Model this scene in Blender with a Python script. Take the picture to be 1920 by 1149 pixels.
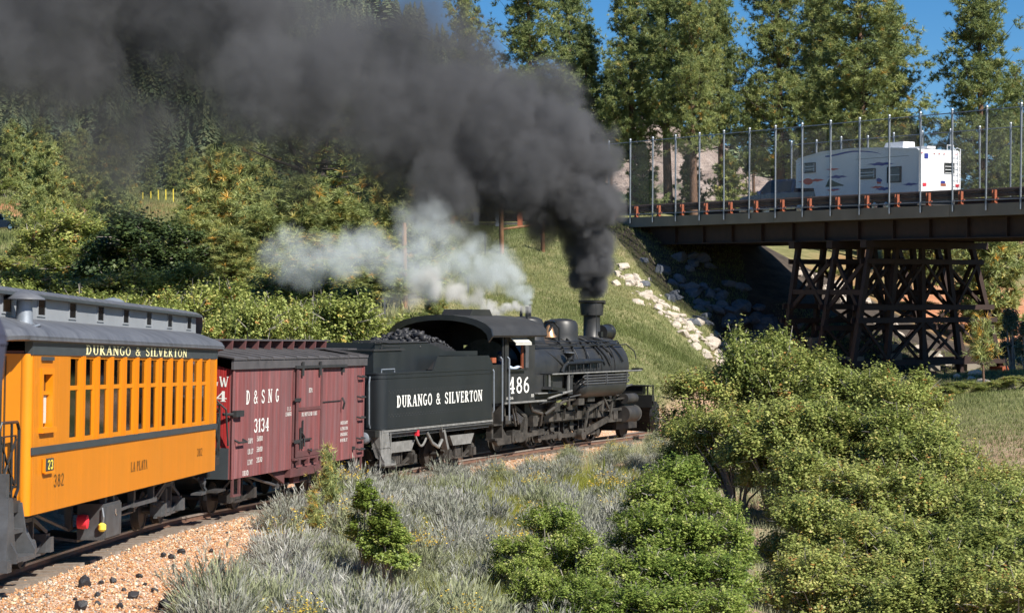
import bpy, math, random
import numpy as np
from mathutils import Matrix, Vector, noise
random.seed(7); RNG = np.random.default_rng(7)
for o in list(bpy.data.objects): bpy.data.objects.remove(o)
S = bpy.context.scene
COL = S.collection
R = math.radians

# ---------------------------------------------------------------- camera, sky, sun, exposure
EYE = np.array([0, 0, 2.75]); F = 4000.0
PITCH, ROLL = math.atan(105.5 / F), -0.02
cam_d = bpy.data.cameras.new('camera'); cam = bpy.data.objects.new('camera', cam_d); COL.objects.link(cam)
cam_d.sensor_width = 36; cam_d.lens = 75; cam_d.clip_start = .1; cam_d.clip_end = 4000
cam.matrix_world = Matrix.Translation(EYE) @ (Matrix.Rotation(math.pi / 2 + PITCH, 4, 'X') @ Matrix.Rotation(ROLL, 4, 'Z'))
cam_d.dof.use_dof = True; cam_d.dof.focus_distance = 60; cam_d.dof.aperture_fstop = 75 / 7.5
S.camera = cam
SUN_EL = R(41); sun_h = Vector((.72, -.69, 0)).normalized()
SUNV = Vector((sun_h.x * math.cos(SUN_EL), sun_h.y * math.cos(SUN_EL), math.sin(SUN_EL)))
W = bpy.data.worlds.new('World'); S.world = W; W.use_nodes = True
wn = W.node_tree; wn.nodes.clear()
sky = wn.nodes.new('ShaderNodeTexSky'); sky.sky_type = 'NISHITA'; sky.sun_disc = False
sky.sun_elevation = SUN_EL; sky.sun_rotation = math.atan2(SUNV.x, SUNV.y)
sky.altitude = 2000; sky.air_density = 1.0; sky.dust_density = .15; sky.ozone_density = 3.0
bg = wn.nodes.new('ShaderNodeBackground'); bg.inputs[1].default_value = .066
wo = wn.nodes.new('ShaderNodeOutputWorld')
hs = wn.nodes.new('ShaderNodeHueSaturation'); hs.inputs['Saturation'].default_value = 1.35; hs.inputs['Value'].default_value = 1.0
wn.links.new(sky.outputs[0], hs.inputs['Color']); wn.links.new(hs.outputs[0], bg.inputs[0]); wn.links.new(bg.outputs[0], wo.inputs[0])
sd = bpy.data.lights.new('sun', 'SUN'); sd.energy = 5.0; sd.angle = R(.5); sd.color = (1, .94, .84)
sun = bpy.data.objects.new('sun', sd); COL.objects.link(sun)
sun.rotation_euler = SUNV.to_track_quat('Z', 'Y').to_euler(); sun.location = (20, -20, 60)
S.view_settings.view_transform = 'Standard'; S.view_settings.look = 'None'
S.view_settings.exposure = .78; S.view_settings.gamma = 1; S.view_settings.use_curve_mapping = False
S.render.engine = 'CYCLES'
cy = S.cycles
cy.use_denoising = True; cy.max_bounces = 5; cy.diffuse_bounces = 2; cy.glossy_bounces = 2; cy.transmission_bounces = 3
cy.transparent_max_bounces = 12; cy.volume_bounces = 1; cy.volume_step_rate = 1.6; cy.volume_max_steps = 256
cy.use_adaptive_sampling = True; cy.adaptive_threshold = .015; cy.sample_clamp_indirect = 6
cy.caustics_reflective = False; cy.caustics_refractive = False

# ---------------------------------------------------------------- helpers
FW = np.array([0, math.cos(PITCH), math.sin(PITCH)]); _up = np.array([0, -math.sin(PITCH), math.cos(PITCH)]); _r = np.array([1., 0, 0])
RT = _r * math.cos(ROLL) + _up * math.sin(ROLL); UP = -_r * math.sin(ROLL) + _up * math.cos(ROLL)
def at(px, py, Y):
    d = FW + RT * (px - 960) / F - UP * (py - 574.5) / F
    return EYE + d * (Y / d[1])
def proj(P):
    d = np.asarray(P) - EYE; z = d @ FW
    return 960 + F * (d @ RT) / z, 574.5 - F * (d @ UP) / z

def link(o, parent=None):
    COL.objects.link(o)
    if parent is not None: o.parent = parent
    return o
def tag(o, label=None, cat=None, group=None, kind=None):
    if label: o['label'] = label
    if cat: o['category'] = cat
    if group: o['group'] = group
    if kind: o['kind'] = kind
    return o
def empty(name, loc=(0, 0, 0), rot=None, label=None, cat=None, group=None, parent=None):
    o = bpy.data.objects.new(name, None); o.location = loc; o.empty_display_size = .3
    if rot is not None: o.rotation_euler = rot
    link(o, parent); return tag(o, label, cat, group)
def copy_tree(src, parent=None):
    c = src.copy(); link(c); c.parent = parent
    for k in [k for k in list(COL.objects) if k.parent == src]: copy_tree(k, c)
    return c
KIDS = {}
def fast_copy(src, kids, loc, rz=0, sc=1.0, tilt=(0, 0)):
    c = src.copy(); COL.objects.link(c); c.location = loc; c.rotation_euler = (tilt[0], tilt[1], rz); c.scale = (sc,) * 3 if not hasattr(sc, '__len__') else sc
    for k in kids:
        d = k.copy(); COL.objects.link(d); d.parent = c
    return c

def np_mesh(name, V, Fa, mats=(), tint=None, fmat=None, smooth=False):
    V = np.asarray(V, np.float32); Fa = np.asarray(Fa, np.int32)
    me = bpy.data.meshes.new(name); n, k = Fa.shape
    me.vertices.add(len(V)); me.vertices.foreach_set('co', V.ravel())
    me.loops.add(n * k); me.loops.foreach_set('vertex_index', Fa.ravel())
    me.polygons.add(n); me.polygons.foreach_set('loop_start', np.arange(0, n * k, k, dtype=np.int32))
    try: me.polygons.foreach_set('loop_total', np.full(n, k, np.int32))
    except Exception: pass
    for m in mats: me.materials.append(m)
    if fmat is not None: me.polygons.foreach_set('material_index', np.asarray(fmat, np.int32))
    me.update(calc_edges=True)
    if tint is not None:
        a = me.attributes.new('tint', 'FLOAT', 'POINT'); a.data.foreach_set('value', np.asarray(tint, np.float32))
    if smooth: me.polygons.foreach_set('use_smooth', np.ones(n, bool))
    return me
def np_obj(name, me, parent=None): return link(bpy.data.objects.new(name, me), parent)

class MB:
    def __init__(s): s.v = []; s.f = []
    def add(s, vs, fs):
        b = len(s.v); s.v += [tuple(p) for p in vs]; s.f += [tuple(i + b for i in f) for f in fs]; return s
    def box(s, c, d, M=None):
        x, y, z = d[0] / 2, d[1] / 2, d[2] / 2; c = Vector(c)
        P = [Vector(p) for p in ((-x, -y, -z), (x, -y, -z), (x, y, -z), (-x, y, -z), (-x, -y, z), (x, -y, z), (x, y, z), (-x, y, z))]
        if M is not None: P = [M @ p for p in P]
        return s.add([c + p for p in P], [(0, 3, 2, 1), (4, 5, 6, 7), (0, 1, 5, 4), (1, 2, 6, 5), (2, 3, 7, 6), (3, 0, 4, 7)])
    def span(s, a, b):
        return s.box([(a[i] + b[i]) / 2 for i in range(3)], [abs(b[i] - a[i]) for i in range(3)])
    def beam(s, p0, p1, w, h=None, up=(0, 0, 1)):
        h = h or w; p0 = Vector(p0); p1 = Vector(p1); d = (p1 - p0); L = d.length; d.normalize(); u = Vector(up)
        if abs(d.dot(u)) > .97: u = Vector((1, 0, 0))
        a = d.cross(u).normalized(); b = a.cross(d)
        M = Matrix((d, a, b)).transposed()
        return s.box((p0 + p1) / 2, (L, w, h), M)
    def tube(s, pts, r, n=6, cap=True):
        pts = [Vector(p) for p in pts]; m = len(pts); rr = r if hasattr(r, '__len__') else [r] * m
        rings = []; prev = None
        for i, p in enumerate(pts):
            d = (pts[min(i + 1, m - 1)] - pts[max(i - 1, 0)]).normalized()
            if prev is None:
                a = d.orthogonal().normalized()
            else:
                a = (prev - d * prev.dot(d)); a = a.normalized() if a.length > 1e-6 else d.orthogonal().normalized()
            prev = a; b = d.cross(a)
            rings.append([p + (a * math.cos(t) + b * math.sin(t)) * rr[i] for t in [2 * math.pi * k / n for k in range(n)]])
        vs = [q for g in rings for q in g]; fs = []
        for i in range(m - 1):
            for k in range(n): fs.append((i * n + k, i * n + (k + 1) % n, (i + 1) * n + (k + 1) % n, (i + 1) * n + k))
        if cap: fs.append(tuple(range(n - 1, -1, -1))); fs.append(tuple((m - 1) * n + k for k in range(n)))
        return s.add(vs, fs)
    def lathe(s, prof, c=(0, 0, 0), axis='Z', n=24, cap=True):
        vs = []; c = Vector(c)
        for r, h in prof:
            for k in range(n):
                t = 2 * math.pi * k / n; a, b = r * math.cos(t), r * math.sin(t)
                vs.append(c + Vector({'Z': (a, b, h), 'X': (h, a, b), 'Y': (b, h, a)}[axis]))
        fs = []; m = len(prof)
        for i in range(m - 1):
            for k in range(n): fs.append((i * n + k, i * n + (k + 1) % n, (i + 1) * n + (k + 1) % n, (i + 1) * n + k))
        if cap: fs.append(tuple(range(n - 1, -1, -1))); fs.append(tuple((m - 1) * n + k for k in range(n)))
        return s.add(vs, fs)
    def prism(s, poly, a, b, axis='Y'):
        """poly in the plane across axis, extruded from a to b (Y: (x,z); X: (y,z); Z: (x,y))"""
        P = {'Y': lambda p, t: (p[0], t, p[1]), 'X': lambda p, t: (t, p[0], p[1]), 'Z': lambda p, t: (p[0], p[1], t)}[axis]
        n = len(poly); vs = [P(p, a) for p in poly] + [P(p, b) for p in poly]
        fs = [tuple(range(n)), tuple(range(2 * n - 1, n - 1, -1))] + [(i, i + n, (i + 1) % n + n, (i + 1) % n) for i in range(n)]
        return s.add(vs, fs)
    def loft(s, secs, closed=True, cap=True):
        n = len(secs[0]); vs = [p for q in secs for p in q]; fs = []
        for i in range(len(secs) - 1):
            for k in range(n if closed else n - 1): fs.append((i * n + k, i * n + (k + 1) % n, (i + 1) * n + (k + 1) % n, (i + 1) * n + k))
        if cap and closed: fs.append(tuple(range(n - 1, -1, -1))); fs.append(tuple((len(secs) - 1) * n + k for k in range(n)))
        return s.add(vs, fs)
    def mesh(s, name, m, smooth=False, fix=True):
        me = bpy.data.meshes.new(name); me.from_pydata([tuple(v) for v in s.v], [], s.f)
        for x in (m if isinstance(m, (list, tuple)) else [m]): me.materials.append(x)
        if fix:
            import bmesh
            bm = bmesh.new(); bm.from_mesh(me); bmesh.ops.recalc_face_normals(bm, faces=bm.faces); bm.to_mesh(me); bm.free()
        if smooth:
            me.polygons.foreach_set('use_smooth', [True] * len(me.polygons))
            try: me.set_sharp_from_angle(angle=R(38))
            except Exception: pass
        return me
    def build(s, name, m, parent=None, smooth=False, label=None):
        o = link(bpy.data.objects.new(name, s.mesh(name, m, smooth)), parent)
        if label: o['label'] = label
        return o

# ---------------------------------------------------------------- materials
def nodes(name):
    m = bpy.data.materials.new(name); m.use_nodes = True; nt = m.node_tree; nt.nodes.clear()
    return m, nt, nt.nodes.new('ShaderNodeOutputMaterial')
def N(nt, t, **kw):
    n = nt.nodes.new('ShaderNode' + t)
    for k, v in kw.items():
        if k.startswith('i_'):
            key = k[2:]; key = int(key) if key.isdigit() else key.replace('_', ' ')
            n.inputs[key].default_value = v
        else: setattr(n, k, v)
    return n
def ramp(nt, src, stops, interp='LINEAR'):
    r = nt.nodes.new('ShaderNodeValToRGB'); r.color_ramp.interpolation = interp
    el = r.color_ramp.elements
    while len(el) < len(stops): el.new(.5)
    for e, (p, c) in zip(el, stops): e.position = p; e.color = (*c, 1) if len(c) == 3 else c
    nt.links.new(src, r.inputs[0]); return r.outputs[0]
def c3(c, k=1.0): return tuple(min(1, x * k) for x in c)
def pbr(name, col, rough=.6, metal=0, var=.25, scale=3.0, col2=None, dirt=None, dirt_amt=.5, dirt_scale=1.2, bump=.0, bscale=30, wave=None, coat=0, stretch=(1, 1, 1), spec=.5):
    """painted / rusty / wooden surface: colour varies by noise, dirt patches, optional board grooves (axis, period, depth)"""
    m, nt, out = nodes(name); L = nt.links.new
    b = N(nt, 'BsdfPrincipled'); b.inputs['Roughness'].default_value = rough; b.inputs['Metallic'].default_value = metal
    b.inputs['Specular IOR Level'].default_value = spec
    if coat: b.inputs['Coat Weight'].default_value = coat
    tc = N(nt, 'TexCoord'); mp = N(nt, 'Mapping'); mp.inputs['Scale'].default_value = stretch; L(tc.outputs['Object'], mp.inputs[0])
    nz = N(nt, 'TexNoise'); nz.inputs['Scale'].default_value = scale; nz.inputs['Detail'].default_value = 6; nz.inputs['Roughness'].default_value = .65
    L(mp.outputs[0], nz.inputs[0])
    c = ramp(nt, nz.outputs[0], [(.28, c3(col, 1 - var)), (.52, col), (.75, col2 or c3(col, 1 + var))])
    if dirt:
        n2 = N(nt, 'TexNoise'); n2.inputs['Scale'].default_value = dirt_scale; n2.inputs['Detail'].default_value = 8; n2.inputs['Roughness'].default_value = .7
        L(mp.outputs[0], n2.inputs[0])
        k = ramp(nt, n2.outputs[0], [(.5 - .12, (0, 0, 0)), (.68, (dirt_amt,) * 3)])
        mx = N(nt, 'MixRGB'); L(k, mx.inputs[0]); L(c, mx.inputs[1]); mx.inputs[2].default_value = (*dirt, 1); c = mx.outputs[0]
    hgt = None
    if wave:
        ax, per, dep = wave
        sx = N(nt, 'SeparateXYZ'); L(tc.outputs['Object'], sx.inputs[0])
        mul = N(nt, 'Math', operation='MULTIPLY'); L(sx.outputs[ax], mul.inputs[0]); mul.inputs[1].default_value = 1 / per
        fr = N(nt, 'Math', operation='FRACT'); L(mul.outputs[0], fr.inputs[0])
        fl = N(nt, 'Math', operation='FLOOR'); L(mul.outputs[0], fl.inputs[0])
        wnz = N(nt, 'TexWhiteNoise', noise_dimensions='1D'); L(fl.outputs[0], wnz.inputs['W'])
        g = ramp(nt, fr.outputs[0], [(0, (0, 0, 0)), (.12, (1, 1, 1)), (.88, (1, 1, 1)), (1, (0, 0, 0))])
        hgt = g
        bc = N(nt, 'MixRGB', blend_type='MULTIPLY'); bc.inputs[0].default_value = dep
        t = ramp(nt, wnz.outputs[0], [(0, (.62, .62, .62)), (1, (1.0, 1.0, 1.0))]); L(c, bc.inputs[1]); L(t, bc.inputs[2])
        c = bc.outputs[0]
    L(c, b.inputs['Base Color'])
    if bump or hgt is not None:
        bp = N(nt, 'Bump'); bp.inputs['Strength'].default_value = bump if bump else .4
        if hgt is not None: bp.inputs['Distance'].default_value = .012; L(hgt, bp.inputs['Height'])
        else:
            n3 = N(nt, 'TexNoise'); n3.inputs['Scale'].default_value = bscale; n3.inputs['Detail'].default_value = 4; L(tc.outputs['Object'], n3.inputs[0])
            bp.inputs['Distance'].default_value = .02; L(n3.outputs[0], bp.inputs['Height'])
        L(bp.outputs[0], b.inputs['Normal'])
    L(b.outputs[0], out.inputs[0]); return m
def leafmat(name, stops, trans=.3, rough=.55, vary=.35, hv=.25):
    """leaf colour from the per-leaf 'tint' attribute plus a per-plant shift; part of the light passes through"""
    m, nt, out = nodes(name); L = nt.links.new
    a = N(nt, 'Attribute', attribute_name='tint')
    oi = N(nt, 'ObjectInfo')
    ad = N(nt, 'Math', operation='MULTIPLY_ADD'); L(oi.outputs['Random'], ad.inputs[0]); ad.inputs[1].default_value = hv; ad.inputs[2].default_value = -hv / 2
    sm = N(nt, 'Math', operation='ADD'); L(a.outputs['Fac'], sm.inputs[0]); L(ad.outputs[0], sm.inputs[1]); sm.use_clamp = True
    c = ramp(nt, sm.outputs[0], stops)
    b = N(nt, 'BsdfPrincipled'); b.inputs['Roughness'].default_value = rough; b.inputs['Specular IOR Level'].default_value = .35
    L(c, b.inputs['Base Color'])
    t = N(nt, 'BsdfTranslucent'); L(c, t.inputs[0])
    mx = N(nt, 'MixShader'); mx.inputs[0].default_value = trans
    L(b.outputs[0], mx.inputs[1]); L(t.outputs[0], mx.inputs[2]); L(mx.outputs[0], out.inputs[0])
    return m
def glass(name, col=(.05, .06, .06), through=.55, rough=.05):
    m, nt, out = nodes(name); L = nt.links.new
    g = N(nt, 'BsdfGlossy'); g.inputs['Roughness'].default_value = rough; g.inputs[0].default_value = (.9, .95, 1, 1)
    t = N(nt, 'BsdfTransparent'); t.inputs[0].default_value = (through, through, through, 1)
    fr = N(nt, 'Fresnel'); fr.inputs[0].default_value = 1.5
    mx = N(nt, 'MixShader'); L(fr.outputs[0], mx.inputs[0]); L(t.outputs[0], mx.inputs[1]); L(g.outputs[0], mx.inputs[2])
    L(mx.outputs[0], out.inputs[0]); return m

M = {}
M['black'] = pbr('black_engine_paint', (.013, .0145, .016), .36, var=.35, scale=2.5, dirt=(.05, .047, .042), dirt_amt=.4, dirt_scale=1.5, bump=.08, bscale=6)
M['tank'] = pbr('tender_dark_paint', (.011, .0145, .0175), .42, var=.25, scale=1.5, dirt=(.032, .034, .035), dirt_amt=.35, dirt_scale=.8, stretch=(1, 1, .35))
M['grime'] = pbr('oily_dusty_iron', (.024, .0225, .021), .5, var=.5, scale=5, dirt=(.12, .108, .095), dirt_amt=.65, dirt_scale=3)
M['dusty'] = pbr('pale_dusty_iron', (.20, .20, .195), .6, var=.4, scale=6, dirt=(.1, .1, .09), dirt_amt=.5, dirt_scale=4)
M['steel'] = pbr('worn_grey_steel', (.085, .09, .098), .5, .2, var=.35, scale=5, dirt=(.05, .045, .04), dirt_scale=4)
M['dark'] = pbr('underframe_black', (.02, .02, .021), .6, var=.3, scale=4, dirt=(.08, .07, .06), dirt_amt=.5, dirt_scale=3)
M['soot'] = pbr('sooty_roof', (.022, .0225, .024), .6, var=.3, scale=3, dirt=(.05, .05, .05), dirt_amt=.5, dirt_scale=1.2)
M['jacket'] = pbr('smoky_black_iron', (.020, .021, .0225), .45, var=.3, scale=2.5, dirt=(.055, .053, .05), dirt_amt=.4, dirt_scale=2)
M['yellow'] = pbr('coach_yellow_boards', (.68, .222, .006), .36, var=.05, scale=.6, wave=(0, .07, .22), bump=.9, dirt=(.50, .19, .015), dirt_amt=.35, dirt_scale=.9, stretch=(1, 1, .5))
M['yellowp'] = pbr('coach_yellow_paint', (.70, .23, .006), .36, var=.06, scale=2)
M['trim'] = pbr('slate_grey_trim', (.045, .055, .062), .45, var=.15, scale=3)
M['roofgrey'] = pbr('coach_roof_grey', (.075, .08, .094), .5, var=.28, scale=1.1, dirt=(.19, .20, .22), dirt_amt=.5, dirt_scale=2.0, stretch=(2.5, 1, 1), bump=.1, bscale=4)
M['roofpale'] = pbr('clerestory_pale_grey', (.26, .28, .305), .5, var=.12, scale=1.5, dirt=(.2, .21, .22), dirt_amt=.3)
M['red'] = pbr('boxcar_red_boards', (.25, .062, .06), .75, var=.3, scale=1.6, col2=(.38, .13, .13), wave=(0, .085, .75), bump=.9, dirt=(.19, .115, .12), dirt_amt=.8, dirt_scale=1.3, stretch=(3, 3, .35))
M['redend'] = pbr('boxcar_bright_red', (.36, .022, .022), .6, var=.2, scale=2, wave=(1, .085, .3), bump=.5, stretch=(3, 3, .4))
M['redbrown'] = pbr('boxcar_trim_brown', (.13, .045, .045), .7, var=.3, scale=3, dirt=(.05, .04, .04))
M['boxroof'] = pbr('boxcar_roof_weathered', (.058, .055, .058), .75, var=.3, scale=3, dirt=(.12, .11, .115), dirt_amt=.5, stretch=(1, 1, 1))
M['white'] = pbr('white_lettering', (.78, .78, .74), .6, var=.08, scale=12)
M['cream'] = pbr('cream_lettering', (.85, .78, .42), .6, var=.05, scale=12)
M['inkbrown'] = pbr('dark_brown_lettering', (.10, .05, .012), .6, var=.1, scale=12)
M['signyel'] = pbr('sign_yellow', (.85, .68, .08), .5, var=.05)
M['redpaint'] = pbr('bright_red_paint', (.75, .03, .05), .5, var=.1)
M['glass'] = glass('window_glass', through=.45)
M['darkglass'] = pbr('dark_tinted_glass', (.012, .013, .014), .12, var=.1)
M['bronze'] = pbr('bell_bronze', (.75, .42, .22), .35, .8, var=.15)
M['coal'] = pbr('coal', (.022, .022, .025), .55, var=.5, scale=8, bump=.3, bscale=12)
M['concrete'] = pbr('bridge_concrete', (.26, .225, .18), .85, var=.3, scale=2, dirt=(.09, .075, .06), dirt_amt=.6, dirt_scale=1.0, stretch=(1, 1, .4))
M['rust'] = pbr('weathering_steel', (.035, .017, .012), .75, var=.35, scale=3, dirt=(.02, .012, .01), dirt_amt=.5)
M['rustlit'] = pbr('orange_rust_post', (.32, .085, .035), .7, var=.3, scale=8, dirt=(.2, .06, .03))
M['galv'] = pbr('galvanised_steel', (.27, .30, .34), .5, .5, var=.2, scale=8)
M['wood'] = pbr('weathered_post_wood', (.22, .11, .05), .85, var=.35, scale=4, col2=(.33, .19, .10), stretch=(4, 4, .5), bump=.3)
M['greywood'] = pbr('grey_sleeper_wood', (.20, .165, .135), .85, var=.35, scale=5, col2=(.30, .26, .22), stretch=(4, 1, 4), bump=.4, bscale=14)
M['rail'] = pbr('rail_steel', (.42, .37, .33), .35, .6, var=.2, scale=3)
M['railside'] = pbr('rusty_rail', (.14, .075, .05), .7, var=.3, scale=5)
M['rvwhite'] = pbr('trailer_white', (.80, .81, .82), .4, var=.04, scale=1.5, dirt=(.6, .6, .6), dirt_amt=.2)
M['rvblue'] = pbr('decal_blue', (.02, .035, .26), .4, var=.1)
M['rvred'] = pbr('decal_red', (.62, .06, .03), .4, var=.1)
M['rvgreen'] = pbr('decal_dark_green', (.06, .085, .05), .4, var=.1)
M['navy'] = pbr('navy_car_paint', (.012, .02, .07), .25, var=.1, coat=.5)
M['rubber'] = pbr('tyre_rubber', (.02, .02, .02), .8, var=.2)
M['chrome'] = pbr('chrome', (.65, .65, .65), .2, .9, var=.05)
M['bark'] = pbr('pine_bark', (.13, .075, .05), .9, var=.4, scale=6, col2=(.22, .13, .08), stretch=(2, 2, .6), bump=.5, bscale=10)
M['darkbark'] = pbr('dark_bark', (.05, .04, .035), .9, var=.4, scale=6, bump=.5, bscale=10)
M['twig'] = pbr('grey_twig', (.27, .245, .22), .9, var=.3, scale=8)
M['skin'] = pbr('skin', (.50, .28, .2), .55, var=.08)
M['shirt'] = pbr('pale_blue_shirt', (.42, .52, .68), .8, var=.12, scale=8)
M['vest'] = pbr('dark_navy_cloth', (.03, .035, .065), .85, var=.2, scale=6)
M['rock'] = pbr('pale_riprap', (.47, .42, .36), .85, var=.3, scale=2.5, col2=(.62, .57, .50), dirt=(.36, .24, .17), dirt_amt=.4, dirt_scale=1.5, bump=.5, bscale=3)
M['rockshade'] = pbr('shaded_riprap', (.10, .11, .13), .85, var=.4, scale=2.5, bump=.5, bscale=3)  # riprap again, darkened so its colour carries the shade under the bridge
M['meshwire'] = pbr('dull_wire', (.10, .11, .12), .7, .3, var=.2)
M['canvas'] = pbr('grey_canvas', (.55, .53, .47), .8, var=.15)
M['dirtred'] = pbr('red_earth', (.36, .17, .09), .95, var=.25, scale=1.5, col2=(.48, .27, .16))
M['asphalt'] = pbr('asphalt', (.07, .068, .065), .9, var=.2, scale=5)
M['ballast'] = pbr('ballast_under', (.40, .25, .16), .95, var=.4, scale=12, col2=(.55, .38, .26), bump=.5, bscale=20)

# ---------------------------------------------------------------- track line (centre of the rails): x, y, rail height
TP = [(-.2, -6, 0), (-1.4, 0, 0), (-2.7, 4.5, 0), (-4.6, 9.5, 0), (-6.3, 15, 0), (-7.25, 21, .03), (-7.53, 27.24, .05), (-7.3, 33.4, .03), (-6.88, 39.6, -.02),
      (-5.75, 45.6, -.07), (-4.74, 49.87, -.04), (-3.15, 55.1, .08), (-1.81, 58.08, .16), (.9, 64.3, .26), (3.29, 69.0, .31), (5.9, 75, .4), (8.2, 82, .55), (10, 90, .72), (11.2, 98, .9), (12, 108, 1.1), (12.4, 120, 1.3)]
def catmull(P, step):
    P = np.array(P, float); out = []
    for i in range(1, len(P) - 2):
        p0, p1, p2, p3 = P[i - 1:i + 3]; n = max(2, int(np.linalg.norm(p2 - p1) / step))
        for k in range(n):
            t = k / n
            out.append(.5 * ((2 * p1) + (-p0 + p2) * t + (2 * p0 - 5 * p1 + 4 * p2 - p3) * t * t + (-p0 + 3 * p1 - 3 * p2 + p3) * t ** 3))
    out.append(P[-2]); return np.array(out)
TRK = catmull(TP, .3)
seg = np.linalg.norm(np.diff(TRK[:, :2], axis=0), axis=1); TS = np.concatenate([[0], np.cumsum(seg)])
def trk_at(s):
    return np.array([np.interp(s, TS, TRK[:, i]) for i in range(3)])
def trk_dir(s):
    d = trk_at(s + .4) - trk_at(s - .4); return d / np.linalg.norm(d)
def trk_near(X, Y):
    """signed distance to the track (right of it positive) and rail height there"""
    X = np.asarray(X, float).ravel(); Y = np.asarray(Y, float).ravel(); D = np.full(X.shape, 1e9); I = np.zeros(X.shape, int)
    for j in range(0, len(TRK), 2):
        d = (X - TRK[j, 0]) ** 2 + (Y - TRK[j, 1]) ** 2; m = d < D; D[m] = d[m]; I[m] = j
    T = np.gradient(TRK[:, :2], axis=0); T /= np.linalg.norm(T, axis=1)[:, None]
    sg = (X - TRK[I, 0]) * T[I, 1] - (Y - TRK[I, 1]) * T[I, 0]
    return np.where(sg > 0, 1, -1) * np.sqrt(D), TRK[I, 2]

P1 = np.array([20.6, 92., 9.21]); P2 = np.array([6.5, 114.5, 10.42]); PX = (P2 - P1) / 13.0; step = float(np.linalg.norm(PX)); PX = PX / step
# ---------------------------------------------------------------- terrain: smooth surface through surveyed points
CP = [(-4, 27, -.32), (0, 26, -1.0), (3, 27, -1.7), (6, 28, -2.6), (12, 28, -3.2), (0, 14, -1.0), (8, 12, -3.2), (-12, 12, -.2), (-16, 25, .2), (0, 38, -.6), (3, 38, -1.1), (6, 38, -2.0), (13, 38, -2.8), (20, 40, -2.5), (0, 48, -.35), (6, 50, -.9), (12, 52, -1.0), (19, 55, -.3),
      (4, 60, -.1), (8, 66, .1), (12, 70, .6), (18, 70, .9), (14, 62, .3), (26, 62, .6), (-11, 27, .0), (-12, 36, .2), (-11, 45, .4), (-9, 52, .5), (-17, 52, 1.6), (-24, 45, 1.5), (-13, 60, 1.6), (-20, 66, 3.2), (-5, 62, .7), (-1, 67, .9),
      (3, 74, 1.2), (16, 78, 1.2), (25, 80, 1.9), (40, 70, 2), (40, 40, -1.5), (-40, 40, 2), (-40, 80, 6), (-60, 20, 2), (60, 110, 7), (60, 160, 12), (-90, 200, 20), (-90, 100, 12), (40, 10, -3), (-60, -10, 0), (60, -10, -1), (90, 60, 3), (90, 200, 14),
      (6.5, 114.5, 10.1), (2, 121, 10.5), (-6, 133, 11.2), (12, 118, 9.9), (8, 124, 10.4), (6.8, 80, .5), (9.5, 92, .8), (11, 99, 1.2), (13.5, 96, 1.2), (24, 103.6, 1.7), (20.5, 107, 2.2), (17.5, 98.5, 1.4), (22, 97, 1.3)]
for px, py, Y in [(1000, 700, 76), (1000, 600, 90), (1000, 500, 106), (1000, 432, 118), (1200, 700, 82), (1150, 620, 90), (1240, 600, 100), (1150, 500, 109), (1370, 692, 92), (850, 560, 90), (760, 610, 78), (800, 490, 108), (850, 427, 120),
                  (1320, 560, 110), (1500, 575, 110), (1600, 650, 104), (1700, 705, 97), (1620, 540, 130), (1880, 585, 130), (1900, 510, 165), (1790, 640, 118), (1930, 665, 104), (1850, 692, 94), (1900, 742, 82), (1750, 782, 72),
                  (20, 440, 190), (150, 438, 175), (300, 425, 200), (450, 430, 160), (600, 425, 145), (740, 425, 132), (310, 390, 235), (60, 385, 225), (-60, 370, 240), (400, 372, 290), (0, 335, 300), (200, 350, 290), (800, 400, 165), (960, 402, 150), (1100, 397, 150), (1300, 393, 160),
                  (1500, 402, 170), (1800, 440, 175), (700, 360, 290), (1000, 395, 290), (1400, 410, 290), (1900, 440, 290), (100, 565, 90), (300, 560, 88), (500, 550, 92), (640, 560, 90), (100, 480, 130), (400, 470, 130)]:
    CP.append(tuple(at(px, py, Y)))
CP = np.array(CP)
def tps_fit(P, lam=.02):
    n = len(P); sc = 100.
    xy = P[:, :2] / sc; d = np.linalg.norm(xy[:, None] - xy[None], axis=2)
    K = np.where(d > 0, d * d * np.log(d + 1e-12), 0) + np.eye(n) * lam * .01
    Q = np.c_[np.ones(n), xy]; A = np.block([[K, Q], [Q.T, np.zeros((3, 3))]])
    return xy, np.linalg.solve(A, np.r_[P[:, 2], 0, 0, 0])
_xy, _w = tps_fit(CP)
def tps(X, Y):
    X = np.asarray(X, float); Y = np.asarray(Y, float); sh = X.shape; q = np.c_[X.ravel(), Y.ravel()] / 100.; out = np.empty(len(q))
    for i in range(0, len(q), 20000):
        c = q[i:i + 20000]; d2 = ((c[:, None] - _xy[None]) ** 2).sum(2)
        out[i:i + 20000] = (.5 * d2 * np.log(d2 + 1e-20)) @ _w[:-3] + _w[-3] + c @ _w[-2:]
    return out.reshape(sh)
def vnoise(X, Y, sc, seed=0):
    """cheap smooth 2-D noise, -1..1"""
    r = np.random.default_rng(seed); out = np.zeros(np.shape(X))
    for k in range(6):
        a = r.uniform(0, 6.28); f = r.uniform(.6, 1.6) / sc; out = out + np.sin(X * f * math.cos(a) + Y * f * math.sin(a) + r.uniform(0, 6.28))
    return out / 3.2
def smooth(a, b, x):
    t = np.clip((x - a) / (b - a), 0, 1); return t * t * (3 - 2 * t)
def ground(X, Y):
    X = np.asarray(X, float); Y = np.asarray(Y, float); z = tps(X, Y)
    z = z + vnoise(X, Y, 1.2, 3) * .05 + vnoise(X, Y, 5, 4) * .12 * smooth(60, 90, Y) + vnoise(X, Y, .45, 5) * .02
    d, tz = trk_near(X, Y); d = d.reshape(X.shape); tz = tz.reshape(X.shape); a = np.abs(d)
    k = np.where(d > 0, smooth(1.15, 3.0, a), smooth(1.15, 2.2, a)); k = np.where(Y > 112, 1, k)
    return (tz - .17) * (1 - k) + z * k
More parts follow.
